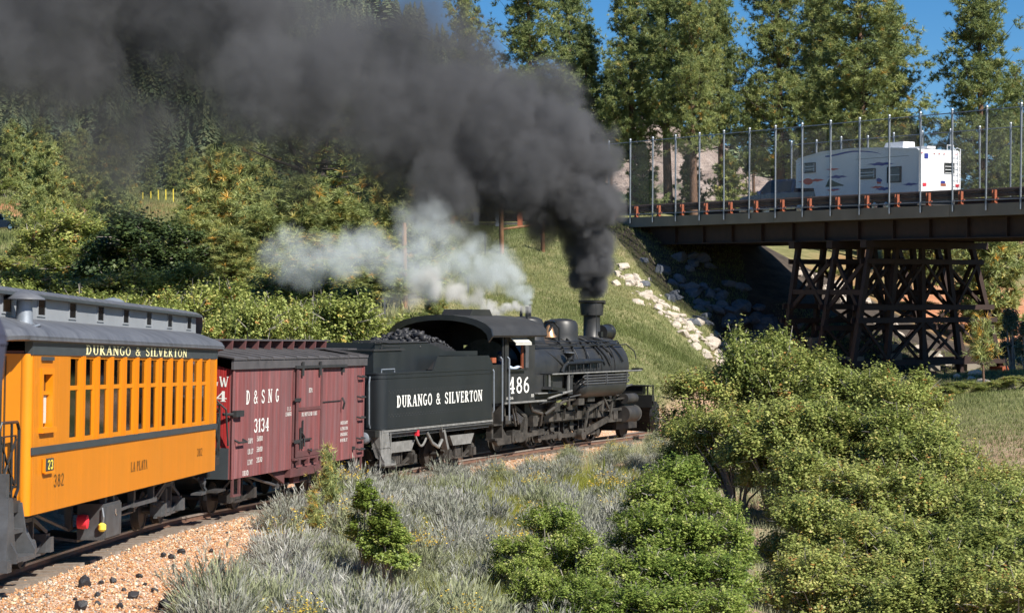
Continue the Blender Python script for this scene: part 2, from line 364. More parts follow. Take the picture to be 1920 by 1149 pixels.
def gz(x, y): return float(ground(np.array([x]), np.array([y]))[0])

def grid_obj(name, xs, ys, fn, mat):
    X, Y = np.meshgrid(xs, ys); Z = fn(X, Y); V = np.c_[X.ravel(), Y.ravel(), Z.ravel()]
    nx, ny = len(xs), len(ys); i = (np.arange(ny - 1)[:, None] * nx + np.arange(nx - 1)[None]).ravel()
    me = np_mesh(name, V, np.c_[i, i + 1, i + 1 + nx, i + nx], [mat], smooth=True)
    return np_obj(name, me)

def ground_material():
    """ballast near the track, red dirt, dry grass slope - zones follow the place (masks stored per vertex)"""
    m, nt, out = nodes('ground_material'); L = nt.links.new
    b = N(nt, 'BsdfPrincipled'); b.inputs['Roughness'].default_value = .95; b.inputs['Specular IOR Level'].default_value = .15
    tc = N(nt, 'TexCoord')
    def noisec(sc, stops, det=8, rgh=.65):
        n = N(nt, 'TexNoise'); n.inputs['Scale'].default_value = sc; n.inputs['Detail'].default_value = det; n.inputs['Roughness'].default_value = rgh
        L(tc.outputs['Object'], n.inputs[0]); return ramp(nt, n.outputs[0], stops)
    grass = noisec(.9, [(.3, (.10, .11, .045)), (.48, (.15, .16, .07)), (.6, (.22, .205, .10)), (.75, (.32, .26, .16))])
    earth = noisec(2.0, [(.3, (.20, .13, .08)), (.5, (.30, .21, .14)), (.7, (.38, .30, .22))])
    vor = N(nt, 'TexVoronoi'); vor.inputs['Scale'].default_value = 22; L(tc.outputs['Object'], vor.inputs[0])
    sp = N(nt, 'SeparateXYZ'); L(vor.outputs['Color'], sp.inputs[0])
    gravel = ramp(nt, sp.outputs[0], [(0, (.34, .16, .08)), (.3, (.46, .24, .13)), (.55, (.52, .33, .22)), (.8, (.58, .44, .34)), (1, (.25, .19, .16))])
    red = noisec(.7, [(.3, (.34, .14, .07)), (.55, (.46, .22, .12)), (.75, (.50, .34, .22))])
    cur = earth
    shade = noisec(1.5, [(.3, (.03, .026, .022)), (.6, (.075, .06, .05))])  # plantless soil under the deck, with the bridge's shade put into its colour
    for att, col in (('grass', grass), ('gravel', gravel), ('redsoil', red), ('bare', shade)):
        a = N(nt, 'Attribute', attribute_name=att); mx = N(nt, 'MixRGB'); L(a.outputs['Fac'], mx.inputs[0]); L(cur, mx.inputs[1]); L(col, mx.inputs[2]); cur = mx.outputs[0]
    L(cur, b.inputs['Base Color'])
    bp = N(nt, 'Bump'); bp.inputs['Strength'].default_value = .7; bp.inputs['Distance'].default_value = .05; n = N(nt, 'TexNoise'); n.inputs['Scale'].default_value = 9; n.inputs['Detail'].default_value = 8
    L(tc.outputs['Object'], n.inputs[0]); L(n.outputs[0], bp.inputs['Height']); L(bp.outputs[0], b.inputs['Normal'])
    L(b.outputs[0], out.inputs[0]); return m
def edges(a, b, n): return np.linspace(a, b, n)
gx = np.unique(np.r_[np.linspace(-130, -30, 40), np.linspace(-30, 40, 176), np.linspace(40, 140, 40)])
gy = np.unique(np.r_[np.linspace(-15, 22, 25), np.linspace(22, 130, 240), np.linspace(130, 330, 60)])
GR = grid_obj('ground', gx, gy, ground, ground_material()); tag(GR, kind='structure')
def masks(X, Y):
    d, _ = trk_near(X, Y)
    edge = 2.0 + vnoise(X, Y, 1.0, 9) * .5 + 1.3 * smooth(48, 26, Y)
    gravel = np.where(d > 0, smooth(edge + .4, edge - .3, d), smooth(1.9, 1.3, -d)) * smooth(110, 100, Y)
    right = (d > 0)
    grass = np.where(right, smooth(58, 70, Y), smooth(1.5, 2.4, -d))
    rs = np.exp(-(((X - 30) / 8.) ** 2 + ((Y - 128) / 14.) ** 2)) * 1.6 + np.exp(-(((X + 53) / 10.) ** 2 + ((Y - 215) / 14.) ** 2)) * 2 + np.exp(-(((X + 38) / 7.) ** 2 + ((Y - 232) / 12.) ** 2)) * 1.5
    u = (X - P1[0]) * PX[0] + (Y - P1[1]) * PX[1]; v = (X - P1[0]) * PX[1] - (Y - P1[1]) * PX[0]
    bare = smooth(-2.6, -1.0, v) * smooth(17, 14, v) * smooth(-4, 0, u) * smooth(33, 29, u)  # ground below the deck: no grass, and colour darkened as painted shade
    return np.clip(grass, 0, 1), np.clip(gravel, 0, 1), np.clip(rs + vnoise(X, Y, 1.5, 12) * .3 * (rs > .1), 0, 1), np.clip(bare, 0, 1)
_n = len(GR.data.vertices); co = np.empty(_n * 3, np.float32); GR.data.vertices.foreach_get('co', co); co = co.reshape(-1, 3)
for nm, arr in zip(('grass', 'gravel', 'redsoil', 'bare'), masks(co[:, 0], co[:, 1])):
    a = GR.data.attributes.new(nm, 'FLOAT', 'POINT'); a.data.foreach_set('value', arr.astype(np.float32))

# far mountain
RIDGE = np.array([(-900, -420), (-200, -300), (0, -230), (300, -140), (560, -40), (700, 30), (775, 68), (850, 110), (950, 175), (1050, 200), (1150, 208), (1260, 225), (1420, 292), (1600, 370), (1750, 425), (2000, 445), (2900, 430)], float)
def mountain_h(X, Y):
    px = 960 + F * X / Y
    yr = np.interp(px, RIDGE[:, 0], RIDGE[:, 1]); yb = np.interp(px, [-900, 0, 400, 900, 1300, 2900], [330, 345, 385, 420, 430, 470])
    hz = 680 - .02 * (px - 960)
    zr = 2.75 + (hz - yr) / F * 720; zb = 2.75 + (hz - yb) / F * 300
    t = np.clip((Y - 300) / 420., 0, 1); k = t ** 1.15
    z = zb + (zr - zb) * k
    amp = (1 - np.abs(2 * t - 1) ** 3) * 7 + 1
    rid = np.abs(vnoise(X, Y, 28, 21)) * 1.3 + np.abs(vnoise(X, Y, 11, 22)) * .5 + vnoise(X, Y, 4.5, 23) * .22
    z = z + (rid - .7) * amp
    return z - np.clip(Y - 740, 0, 1e9) * .5 - np.clip(322 - Y, 0, 99) * .35
def mountain_material():
    m, nt, out = nodes('mountain_material'); L = nt.links.new
    b = N(nt, 'BsdfPrincipled'); b.inputs['Roughness'].default_value = .95; b.inputs['Specular IOR Level'].default_value = .1
    tc = N(nt, 'TexCoord'); g = N(nt, 'NewGeometry'); sx = N(nt, 'SeparateXYZ'); L(g.outputs['Normal'], sx.inputs[0])
    n = N(nt, 'TexNoise'); n.inputs['Scale'].default_value = .06; n.inputs['Detail'].default_value = 10; n.inputs['Roughness'].default_value = .7; L(tc.outputs['Object'], n.inputs[0])
    rockc = ramp(nt, n.outputs[0], [(.3, (.13, .10, .09)), (.5, (.28, .22, .19)), (.65, (.42, .35, .31))])
    n2 = N(nt, 'TexNoise'); n2.inputs['Scale'].default_value = .35; n2.inputs['Detail'].default_value = 8; L(tc.outputs['Object'], n2.inputs[0])
    forest = ramp(nt, n2.outputs[0], [(.3, (.035, .055, .03)), (.5, (.075, .10, .055)), (.7, (.17, .17, .10))])
    px = N(nt, 'SeparateXYZ'); L(tc.outputs['Object'], px.inputs[0])
    # bare pale cliffs lie on the right-hand half of the mountain
    k1 = N(nt, 'MapRange'); k1.inputs[1].default_value = -30; k1.inputs[2].default_value = 25; k1.inputs[3].default_value = -.16; k1.inputs[4].default_value = .14; L(px.outputs[0], k1.inputs[0])
    ad = N(nt, 'Math', operation='ADD'); L(n.outputs[0], ad.inputs[0]); L(k1.outputs[0], ad.inputs[1])
    kk = ramp(nt, ad.outputs[0], [(.52, (0, 0, 0)), (.58, (1, 1, 1))])
    mx = N(nt, 'MixRGB'); L(kk, mx.inputs[0]); L(forest, mx.inputs[1]); L(rockc, mx.inputs[2]); L(mx.outputs[0], b.inputs['Base Color'])
    bp = N(nt, 'Bump'); bp.inputs['Strength'].default_value = 1; bp.inputs['Distance'].default_value = 3; L(n2.outputs[0], bp.inputs['Height']); L(bp.outputs[0], b.inputs['Normal'])
    L(b.outputs[0], out.inputs[0]); return m
MT = grid_obj('mountain', np.linspace(-330, 300, 211), np.linspace(290, 860, 130), mountain_h, mountain_material()); tag(MT, kind='structure')
# skirt of plain land to the horizon
sk = MB().box((0, 1200, -12), (5000, 3600, 1)).build('far_ground', M['dirtred']); tag(sk, kind='structure')

# ---------------------------------------------------------------- railway track
track = empty('railway_track', (0, 0, 0), label='narrow gauge railway track curving right on orange ballast beneath the train', cat='railway track')
s0 = float(np.interp(18, TRK[:, 1], TS)); s1 = float(np.interp(104, TRK[:, 1], TS))
for sgn in (1, -1):
    head, web = MB(), MB(); secsH, secsW = [], []
    for s in np.arange(s0, s1, .8):
        p = trk_at(s); d = trk_dir(s); rt = np.array([d[1], -d[0], 0]); c = p + rt * .457 * sgn
        hs = [(-.035, 0), (.035, 0), (.035, -.035), (-.035, -.035)]; ws = [(-.012, -.035), (.012, -.035), (.015, -.10), (.055, -.118), (-.055, -.118), (-.015, -.10)]
        secsH.append([tuple(c + rt * a + np.array([0, 0, b])) for a, b in hs]); secsW.append([tuple(c + rt * a + np.array([0, 0, b])) for a, b in ws])
    r = head.loft(secsH).build('rail', M['rail'], track); web.loft(secsW).build('rail_web', M['railside'], r)
tie_meshes = []
for k in range(4):
    w = random.uniform(.17, .21); L_ = random.uniform(1.85, 2.0)
    b = MB().box((0, 0, -.075), (w, L_, .15)); b.v = [(x + random.uniform(-.012, .012), y + random.uniform(-.03, .03), z + (random.uniform(-.008, .008))) for x, y, z in b.v]
    tie_meshes.append(b.mesh('tie', M['greywood']))
s = s0
while s < s1:
    p = trk_at(s); d = trk_dir(s); o = bpy.data.objects.new('tie', random.choice(tie_meshes)); link(o, track)
    o.location = (p[0], p[1], p[2] - .122); o.rotation_euler = (0, 0, math.atan2(d[1], d[0]) + random.uniform(-.03, .03)); s += .53 + random.uniform(-.03, .03)

# ---------------------------------------------------------------- road bridge
zx = Vector(PX); yx = Vector((0, 0, 1)).cross(zx).normalized(); ux = zx.cross(yx)
BM = Matrix.Translation(Vector(P1)) @ Matrix((zx, yx, ux)).transposed().to_4x4()
def bw(x, y, z): return BM @ Vector((x, y, z))
br = empty('road_bridge', label='highway overpass with grey concrete edge and dark rusty girders crossing above the railway', cat='bridge'); br.matrix_world = BM
XA, XB, WD = -16, 30.5, 8.2
n = 0; x = XA
while x < XB:
    x2 = min(x + 6.1, XB); MB().span((x + .008, -.36, -.52), (x2 - .008, 0, 0)).build('concrete_edge_panel', M['concrete'], br)
    MB().span((x + .008, -WD, -.52), (x2 - .008, -WD + .36, 0)).build('concrete_edge_panel', M['concrete'], br); x = x2
MB().span((XA, -WD + .36, -.5), (XB, -.36, -.24)).build('deck_slab', M['concrete'], br)
MB().span((XA, -WD + .365, -.236), (XB, -.365, -.17)).build('road_surface', M['asphalt'], br)
for gy_ in (-.75, -2.9, -5.1, -7.3):
    g = MB(); g.span((XA, gy_ - .02, -1.42), (XB, gy_ + .02, -.56)); g.span((XA, gy_ - .2, -1.47), (XB, gy_ + .2, -1.42)); g.span((XA, gy_ - .2, -.56), (XB, gy_ + .2, -.51))
    o = g.build('girder', M['rust'], br)
    if gy_ > -1:
        for xx in np.arange(XA + 1, XB, 2.4): MB().span((xx - .02, gy_ + .02, -1.41), (xx + .02, gy_ + .18, -.57)).build('stiffener', M['rust'], o)
ab = MB(); ab.span((26.4, -WD - .6, -6), (28.6, .8, -1.48)); ab.build('abutment', M['concrete'], br)
# guard rail of the bridge (its own thing): dark W-beam on orange posts
for side, yy, yb in (('near', -.14, -.34), ('far', -WD + .14, -WD + .34)):
    gr = empty('bridge_guardrail', label='dark rusty guardrail on short orange posts along the %s edge of the bridge' % side, cat='guardrail', group='guardrails of the road bridge'); gr.matrix_world = BM
    x = XA
    while x < XB:
        x2 = min(x + 4.1, XB)
        pl = [(yb - .02, .30), (yb + .05, .36), (yb + .05, .42), (yb - .02, .49), (yb + .05, .56), (yb + .05, .62), (yb - .02, .68), (yb - .04, .68), (yb + .02, .61), (yb + .02, .57), (yb - .05, .5), (yb - .05, .48), (yb + .02, .41), (yb + .02, .37), (yb - .04, .30)]
        MB().prism(pl, x + .004, x2 - .004, 'X').build('guard_beam', M['rust'], gr); x = x2
    gp = MB(); gp.span((-.09, yy - .015, 0), (-.07, yy + .12, .58)); gp.span((.07, yy - .015, 0), (.09, yy + .12, .58)); gp.span((-.07, yy + .03, 0), (.07, yy + .05, .58)); gp.span((-.16, yy - .08, .0), (.16, yy + .13, .03)); gp.span((-.2, yy - .02, .18), (-.09, yy + .05, .23))
    pm = gp.mesh('guard_post', M['rustlit'])
    for k in range(-7, 15):
        o = bpy.data.objects.new('guard_post', pm); link(o, gr); o.location = (k * step - .35, 0, 0)
# chain link fences
def chain_fence(label, y0, hgt, k0, k1, off):
    fe = empty('chain_link_fence', label=label, cat='fence', group='tall fences of the road bridge'); fe.matrix_world = BM
    pb = MB(); pb.tube([(0, y0, -.3), (0, y0, hgt)], .042, 8); pb.tube([(0, y0, hgt), (0, y0, hgt + .07)], [.075, .05], 8); pb.tube([(0, y0, hgt - .95), (0, y0, hgt - .03)], .052, 8)
    pmesh = pb.mesh('fence_post', M['galv'], True)
    for k in range(k0, k1):
        o = bpy.data.objects.new('fence_post', pmesh); link(o, fe); o.location = (k * step + off, 0, 0); o.rotation_euler = (random.uniform(-.006, .006), random.uniform(-.01, .01), 0)
    xa, xb = k0 * step + off, (k1 - 1) * step + off
    for zz, nm in ((hgt - .12, 'top_rail'), (.15, 'bottom_rail')): MB().tube([(xa, y0, zz), (xb, y0, zz)], .024, 6).build(nm, M['galv'], fe)
    sp, w = .08, .0010; V, Fc = [], []
    for sg in (1, -1):
        H = hgt - .27
        for x in np.arange(xa - H, xb + H, sp):
            a0, a1 = x, x + sg * H
            za, zb = .15, hgt - .12
            lo, hi = (a0, a1) if sg > 0 else (a1, a0)
            if hi < xa or lo > xb: continue
            # clip to the fence length
            def cl(xv): return max(xa, min(xb, xv))
            c0, c1 = cl(a0), cl(a1); z0 = za + abs(c0 - a0); z1 = za + abs(c1 - a0)
            b = len(V); V += [(c0, y0 + .03 * 1, z0 - w), (c1, y0 + .03, z1 - w), (c1, y0 + .03, z1 + w), (c0, y0 + .03, z0 + w), (c0, y0 + .024, z0), (c1, y0 + .024, z1)]
            Fc += [(b, b + 1, b + 2, b + 3), (b, b + 4, b + 5, b + 1), (b + 3, b + 2, b + 5, b + 4)]
    o = np_obj('chain_link_mesh', np_mesh('chain_link_mesh', V, Fc, [M['meshwire']]), fe); tag(o, kind='stuff')
chain_fence('tall chain link fence on the near edge of the bridge in front of the trailer', .07, 4.15, -7, 16, 0)
chain_fence('far chain link fence on the bridge, behind the camping trailer', -WD - .07, 4.15, -9, 12, .7)

# trestle pier of the bridge
tr = empty('trestle_pier', label='dark timber trestle with crossing braces holding up the road bridge', cat='trestle'); tr.matrix_world = BM
def bent(x, dz, n=5):
    tops = [-.7 - 1.58 * i for i in range(n)]; bots = [.6, -1.6, -4.0, -6.5, -9.2]
    zt = -1.49
    zb = []
    for y in bots:
        wv = bw(x, y, -8); zg = gz(wv.x, wv.y); zb.append(zg - wv.z - 8 - .2)
    lowest = min(zb)
    for y0_, y1_, z1_ in zip(tops, bots, zb): MB().beam((x, y0_, zt), (x, y1_, z1_), .24, .24, up=(1, 0, 0)).build('trestle_leg', M['rust'], tr)
    def yl(i, z): return tops[i] + (bots[i] - tops[i]) * (z - zt) / (zb[i] - zt)
    MB().span((x - .2, -8, zt - .32), (x + .2, -.2, zt)).build('cap_beam', M['rust'], tr)
    lv = [zt - .95, -4.6, -5.2 - dz, -7.2]
    for z in lv:
        if z < lowest + .4: continue
        for sx in (-.22, .22): MB().beam((x + sx, yl(0, z) + .3, z), (x + sx, yl(n - 1, z) - .3, z), .09, .24).build('cross_beam', M['rust'], tr)
    ends = [zt - .35] + [z for z in lv if z > lowest + .5] + [lowest + .5]
    for a, b in zip(ends[:-1], ends[1:]):
        if a - b < .9: continue
        for i in range(0, n - 1, 1):
            sgx = .2 if i % 2 else -.2
            MB().beam((x + sgx, yl(i, a), a), (x + sgx, yl(i + 1, b), b), .08, .13).build('diagonal_brace', M['rust'], tr)
            MB().beam((x - sgx, yl(i + 1, a), a), (x - sgx, yl(i, b), b), .08, .13).build('diagonal_brace', M['rust'], tr)
    for y, z in zip(bots, zb): MB().box((x, y, z + .15), (.9, .9, .6)).build('footing', M['rustlit'] if x < 9 else M['concrete'], tr)
    return lambda i, z: (x, yl(i, z), z)
ends = [bent(8.2, 0), bent(10.6, .4), bent(13.4, .1)]
for a, b in zip(ends[:-1], ends[1:]):
    for i in (0, 2, 4):
        MB().beam(a(i, -3.9), b(i, -3.9), .18, .24).build('longitudinal_beam', M['rust'], tr)
        MB().beam(a(i, -2.2), b(i, -4.8), .14, .2).build('diagonal_brace', M['rust'], tr)
        MB().beam(b(i, -2.2), a(i, -4.8), .14, .2).build('diagonal_brace', M['rust'], tr)

# ---------------------------------------------------------------- lettering (slab-serif strokes built as thin raised sheets)
def arc(cx, cy, rx, ry, a0, a1, n=6): return [(cx + rx * math.cos(R(a0 + (a1 - a0) * i / n)), cy + ry * math.sin(R(a0 + (a1 - a0) * i / n))) for i in range(n + 1)]
TK, TN = .17, .075
def stem(x, y0=0., y1=1., s0=True, s1=True, w=TK):
    o = [([(x, y0), (x, y1)], w)]
    if s0: o.append(([(x - .15, y0 + .035), (x + .15, y0 + .035)], .07))
    if s1: o.append(([(x - .15, y1 - .035), (x + .15, y1 - .035)], .07))
    return o
G = {
 'D': (.66, stem(.15) + [(arc(.22, .5, .3, .465, 90, -90, 8), .12)]),
 'U': (.68, stem(.15, .25, 1, False) + stem(.55, .25, 1, False, w=.11) + [(arc(.35, .27, .2, .235, 180, 360, 6), .09)]),
 'R': (.68, stem(.15) + [(arc(.22, .76, .26, .21, 90, -90, 6), .11), ([(.25, .53), (.58, .04)], .15), ([(.5, .035), (.68, .035)], .07)]),
 'A': (.72, [([(.12, .03), (.35, .98)], .08), ([(.38, .98), (.6, .03)], .17), ([(.2, .33), (.5, .33)], .07), ([(.0, .035), (.24, .035)], .07), ([(.46, .035), (.74, .035)], .07)]),
 'N': (.72, stem(.13, w=.09) + stem(.6, 0, 1, False, True, w=.09) + [([(.13, .97), (.6, .05)], .17)]),
 'G': (.68, [(arc(.36, .5, .25, .455, 55, 325, 10), .12), ([(.55, .1), (.55, .42)], .14), ([(.4, .43), (.68, .43)], .07)]),
 'O': (.66, [(arc(.33, .5, .25, .455, 0, 180, 8), .12), (arc(.33, .5, .25, .455, 180, 360, 8), .12)]),
 'S': (.58, [(arc(.29, .73, .19, .22, 20, 200, 6) + arc(.29, .27, .2, .23, 90, -165, 8), .12), ([(.48, .72), (.48, .95)], .06), ([(.09, .05), (.09, .3)], .06)]),
 'I': (.36, stem(.18)), 'L': (.6, stem(.15) + [([(.15, .04), (.54, .04)], .08), ([(.53, .0), (.53, .28)], .07)]),
 'V': (.7, [([(.12, .97), (.35, .02)], .17), ([(.37, .02), (.58, .97)], .08), ([(.0, .965), (.26, .965)], .07), ([(.47, .965), (.7, .965)], .07)]),
 'E': (.62, stem(.15) + [([(.15, .96), (.55, .96)], .08), ([(.15, .04), (.57, .04)], .08), ([(.15, .5), (.42, .5)], .08), ([(.54, .75), (.54, 1)], .07), ([(.56, 0), (.56, .27)], .07), ([(.42, .38), (.42, .62)], .06)]),
 'T': (.62, stem(.31, s1=False) + [([(.04, .96), (.58, .96)], .08), ([(.05, .72), (.05, 1)], .07), ([(.57, .72), (.57, 1)], .07)]),
 'P': (.62, stem(.15) + [(arc(.22, .73, .27, .235, 90, -90, 6), .11)]),
 'W': (.95, [([(.1, .97), (.3, .02)], .15), ([(.32, .02), (.47, .9)], .07), ([(.47, .9), (.66, .02)], .15), ([(.68, .02), (.86, .97)], .07), ([(0, .965), (.22, .965)], .07), ([(.76, .965), (.95, .965)], .07)]),
 'C': (.62, [(arc(.36, .5, .25, .455, 50, 310, 9), .12)]), 'Y': (.66, stem(.33, 0, .45, True, False) + [([(.1, .97), (.33, .45)], .14), ([(.56, .97), (.33, .45)], .08)]),
 'M': (.9, stem(.12, w=.08) + stem(.74, w=.16) + [([(.12, .97), (.43, .1)], .14), ([(.43, .1), (.72, .97)], .07)]),
 'H': (.72, stem(.15) + stem(.57) + [([(.15, .5), (.57, .5)], .07)]), 'K': (.68, stem(.15) + [([(.2, .45), (.56, .97)], .08), ([(.3, .55), (.6, .03)], .15)]),
 'F': (.58, stem(.15) + [([(.15, .96), (.55, .96)], .08), ([(.15, .5), (.42, .5)], .08)]),
 '&': (.8, [(arc(.34, .77, .15, .17, -60, 270, 9) + [(.3, .55), (.68, .04)], .1), (arc(.31, .27, .22, .23, 110, 330, 8) + [(.62, .5)], .1)]),
 '0': (.6, [(arc(.3, .5, .21, .455, 0, 180, 8), .13), (arc(.3, .5, .21, .455, 180, 360, 8), .13)]),
 '1': (.42, stem(.21, s1=False) + [([(.07, .8), (.21, .96)], .08)]),
 '2': (.6, [(arc(.29, .73, .2, .225, 170, -40, 7) + [(.1, .1)], .12), ([(.08, .06), (.53, .06)], .12)]),
 '3': (.6, [(arc(.27, .74, .2, .215, 160, -80, 7), .12), (arc(.27, .28, .22, .235, 85, -165, 8), .13)]),
 '4': (.66, [([(.42, 0), (.42, 1)], .17), ([(.42, .97), (.06, .32)], .08), ([(.03, .3), (.62, .3)], .09), ([(.27, .035), (.57, .035)], .07)]),
 '5': (.58, [([(.14, .95), (.5, .95)], .1), ([(.14, .95), (.12, .55)], .07), (arc(.27, .32, .22, .27, 120, -160, 8), .13)]),
 '6': (.6, [(arc(.31, .3, .2, .25, 0, 180, 7), .11), (arc(.31, .3, .2, .25, 180, 360, 7), .11), (arc(.5, .4, .39, .53, 180, 100, 5), .12)]),
 '8': (.6, [(arc(.3, .74, .17, .2, 0, 180, 6), .11), (arc(.3, .74, .17, .2, 180, 360, 6), .11), (arc(.3, .28, .21, .235, 0, 180, 7), .12), (arc(.3, .28, .21, .235, 180, 360, 7), .12)]),
 '9': (.6, [(arc(.3, .7, .2, .25, 0, 180, 7), .11), (arc(.3, .7, .2, .25, 180, 360, 7), .11), (arc(.1, .6, .4, .53, 0, -80, 5), .12)]),
 'B': (.64, stem(.15) + [(arc(.22, .76, .24, .2, 90, -90, 5), .1), (arc(.22, .29, .28, .25, 90, -90, 5), .1)]),
 'X': (.7, [([(.1, .97), (.58, .03)], .15), ([(.58, .97), (.1, .03)], .08)]),
 '7': (.56, [([(.06, .94), (.5, .94)], .12), ([(.5, .94), (.22, 0)], .14)]),
 '.': (.25, [([(.12, .0), (.12, .13)], .13)]), ' ': (.42, []), '-': (.45, [([(.08, .45), (.36, .45)], .1)]),
}
def text_mb(s, h, O, ux_, uz_, nrm, sx=.8, gap=.1, thin=1.0):
    mb = MB(); O = Vector(O); ux_ = Vector(ux_); uz_ = Vector(uz_); nrm = Vector(nrm); cx = 0; q = 0
    for ch in s:
        w, st = G[ch]
        for pts, tw in st:
            tw *= thin
            for (x0, y0), (x1, y1) in zip(pts[:-1], pts[1:]):
                d = Vector((x1 - x0, y1 - y0)); Ln = d.length or 1e-6; d /= Ln; nn = Vector((-d.y, d.x)) * tw / 2
                e = d * (tw * .18 if len(pts) > 2 else 0); q += 1; off = .003 + (q % 9) * .00035
                P = [Vector((x0, y0)) - e + nn, Vector((x0, y0)) - e - nn, Vector((x1, y1)) + e - nn, Vector((x1, y1)) + e + nn]
                mb.add([O + ux_ * (cx + p.x * h * sx) + uz_ * (p.y * h) + nrm * off for p in P], [(0, 1, 2, 3)])
        cx += (w + gap) * h * sx
    return mb, cx
def text_w(s, h, sx=.8, gap=.1): return sum((G[c][0] + gap) * h * sx for c in s)
def lettering(s, h, x0, x1, z, y, mat, parent, slope=0):
    """text on a right-hand side, squeezed to run from x0 to x1"""
    w = text_w(s, h, 1.0); sx = (x1 - x0) / w
    mb, _ = text_mb(s, h, (x0, y, z), (1, 0, 0), (0, 0, 1), (0, -1, 0), sx); o = mb.build('lettering', mat, parent); return o

def vehicle(name, pose, label, cat, group=None):
    X, Y, Z, yaw, pit, rl = pose; yaw, pit, rl = R(yaw), R(pit), R(rl)
    h = Vector((math.sin(yaw) * math.cos(pit), math.cos(yaw) * math.cos(pit), math.sin(pit))); l0 = Vector((-math.cos(yaw), math.sin(yaw), 0)); u0 = h.cross(l0)
    l = l0 * math.cos(rl) + u0 * math.sin(rl); u = u0 * math.cos(rl) - l0 * math.sin(rl)
    e = empty(name, label=label, cat=cat, group=group); e.matrix_world = Matrix.Translation((X, Y, Z)) @ Matrix((h, l, u)).transposed().to_4x4(); return e

def wheel_mb(r, w=.11):
    return MB().lathe([(.05, -w * .7), (r * .55, -w * .45), (r * .86, -w * .5), (r * .9, -w * .62), (r, -w * .62), (r, w * .35), (r + .03, w * .4), (r + .03, w * .6), (.05, w * .6)], axis='Y', n=28)
def truck(parent, x, wb=1.6, r=.33, gauge=.914, wide=.78, m=None, m2=None, base=0):
    m = m or M['dark']; m2 = m2 or m
    bl = MB(); bl.span((x - .15, -wide, .42), (x + .15, wide, .66)); bl.span((x - .28, -wide + .03, .28), (x + .28, wide - .03, .36))
    t = bl.build('truck', m, parent)
    for sg in (-1, 1):
        y = sg * wide; f = MB()
        f.beam((x - wb / 2 - .2, y, .5), (x - .22, y, .74), .07, .06); f.beam((x - .25, y, .74), (x + .25, y, .74), .07, .06); f.beam((x + wb / 2 + .2, y, .5), (x + .22, y, .74), .07, .06)
        f.beam((x - wb / 2 - .2, y, .46), (x - .22, y, .22), .07, .05); f.beam((x - .25, y, .22), (x + .25, y, .22), .07, .05); f.beam((x + wb / 2 + .2, y, .46), (x + .22, y, .22), .07, .05)
        f.beam((x - wb / 2 - .16, y, .22), (x + wb / 2 + .16, y, .22), .05, .03); f.span((x - .24, y - .04, .22), (x - .19, y + .04, .74)); f.span((x + .19, y - .04, .22), (x + .24, y + .04, .74))
        f.build('side_frame', m2, t)
        sp = MB()
        for dx in (-.1, .0, .1):
            sp.tube([(x + dx, y, .26), (x + dx, y, .46)], .045, 8)
        sp.build('spring', m2, t)
        for dx in (-wb / 2, wb / 2):
            jb = MB(); jb.span((x + dx - .1, y - .1, .24), (x + dx + .1, y + .1, .5)); jb.prism([(x + dx - .09, .25), (x + dx + .09, .25), (x + dx + .07, .46), (x + dx - .07, .46)], y + sg * .1, y + sg * .16); jb.build('journal_box', m2, t)
    for dx in (-wb / 2, wb / 2):
        for sg in (-1, 1):
            o = wheel_mb(r).build('wheel', M['dark'], t, True); o.location = (x + dx, sg * gauge / 2, r); o.rotation_euler = (0, 0, 0 if sg < 0 else math.pi)
        ax = MB().tube([(x + dx, -wide - .1, r), (x + dx, wide + .1, r)], .06, 8).build('axle', M['dark'], t)
        bs = MB()
        for sg in (-1, 1): bs.span((x + dx * .52 - .04, sg * .457 - .07, .2), (x + dx * .52 + .05, sg * .457 + .07, .5))
        bs.build('brake_shoe', m, t)
    return t
def coupler(parent, x, z=.62, sg=1, m=None):
    mb = MB(); mb.beam((x, 0, z), (x + sg * .4, 0, z), .12, .14); mb.prism([(x + sg * .38, -.13), (x + sg * .62, -.15), (x + sg * .66, -.02), (x + sg * .52, .0), (x + sg * .50, .09), (x + sg * .6, .13), (x + sg * .42, .15)], z - .12, z + .12, 'Z')
    return mb.build('coupler', m or M['dark'], parent)

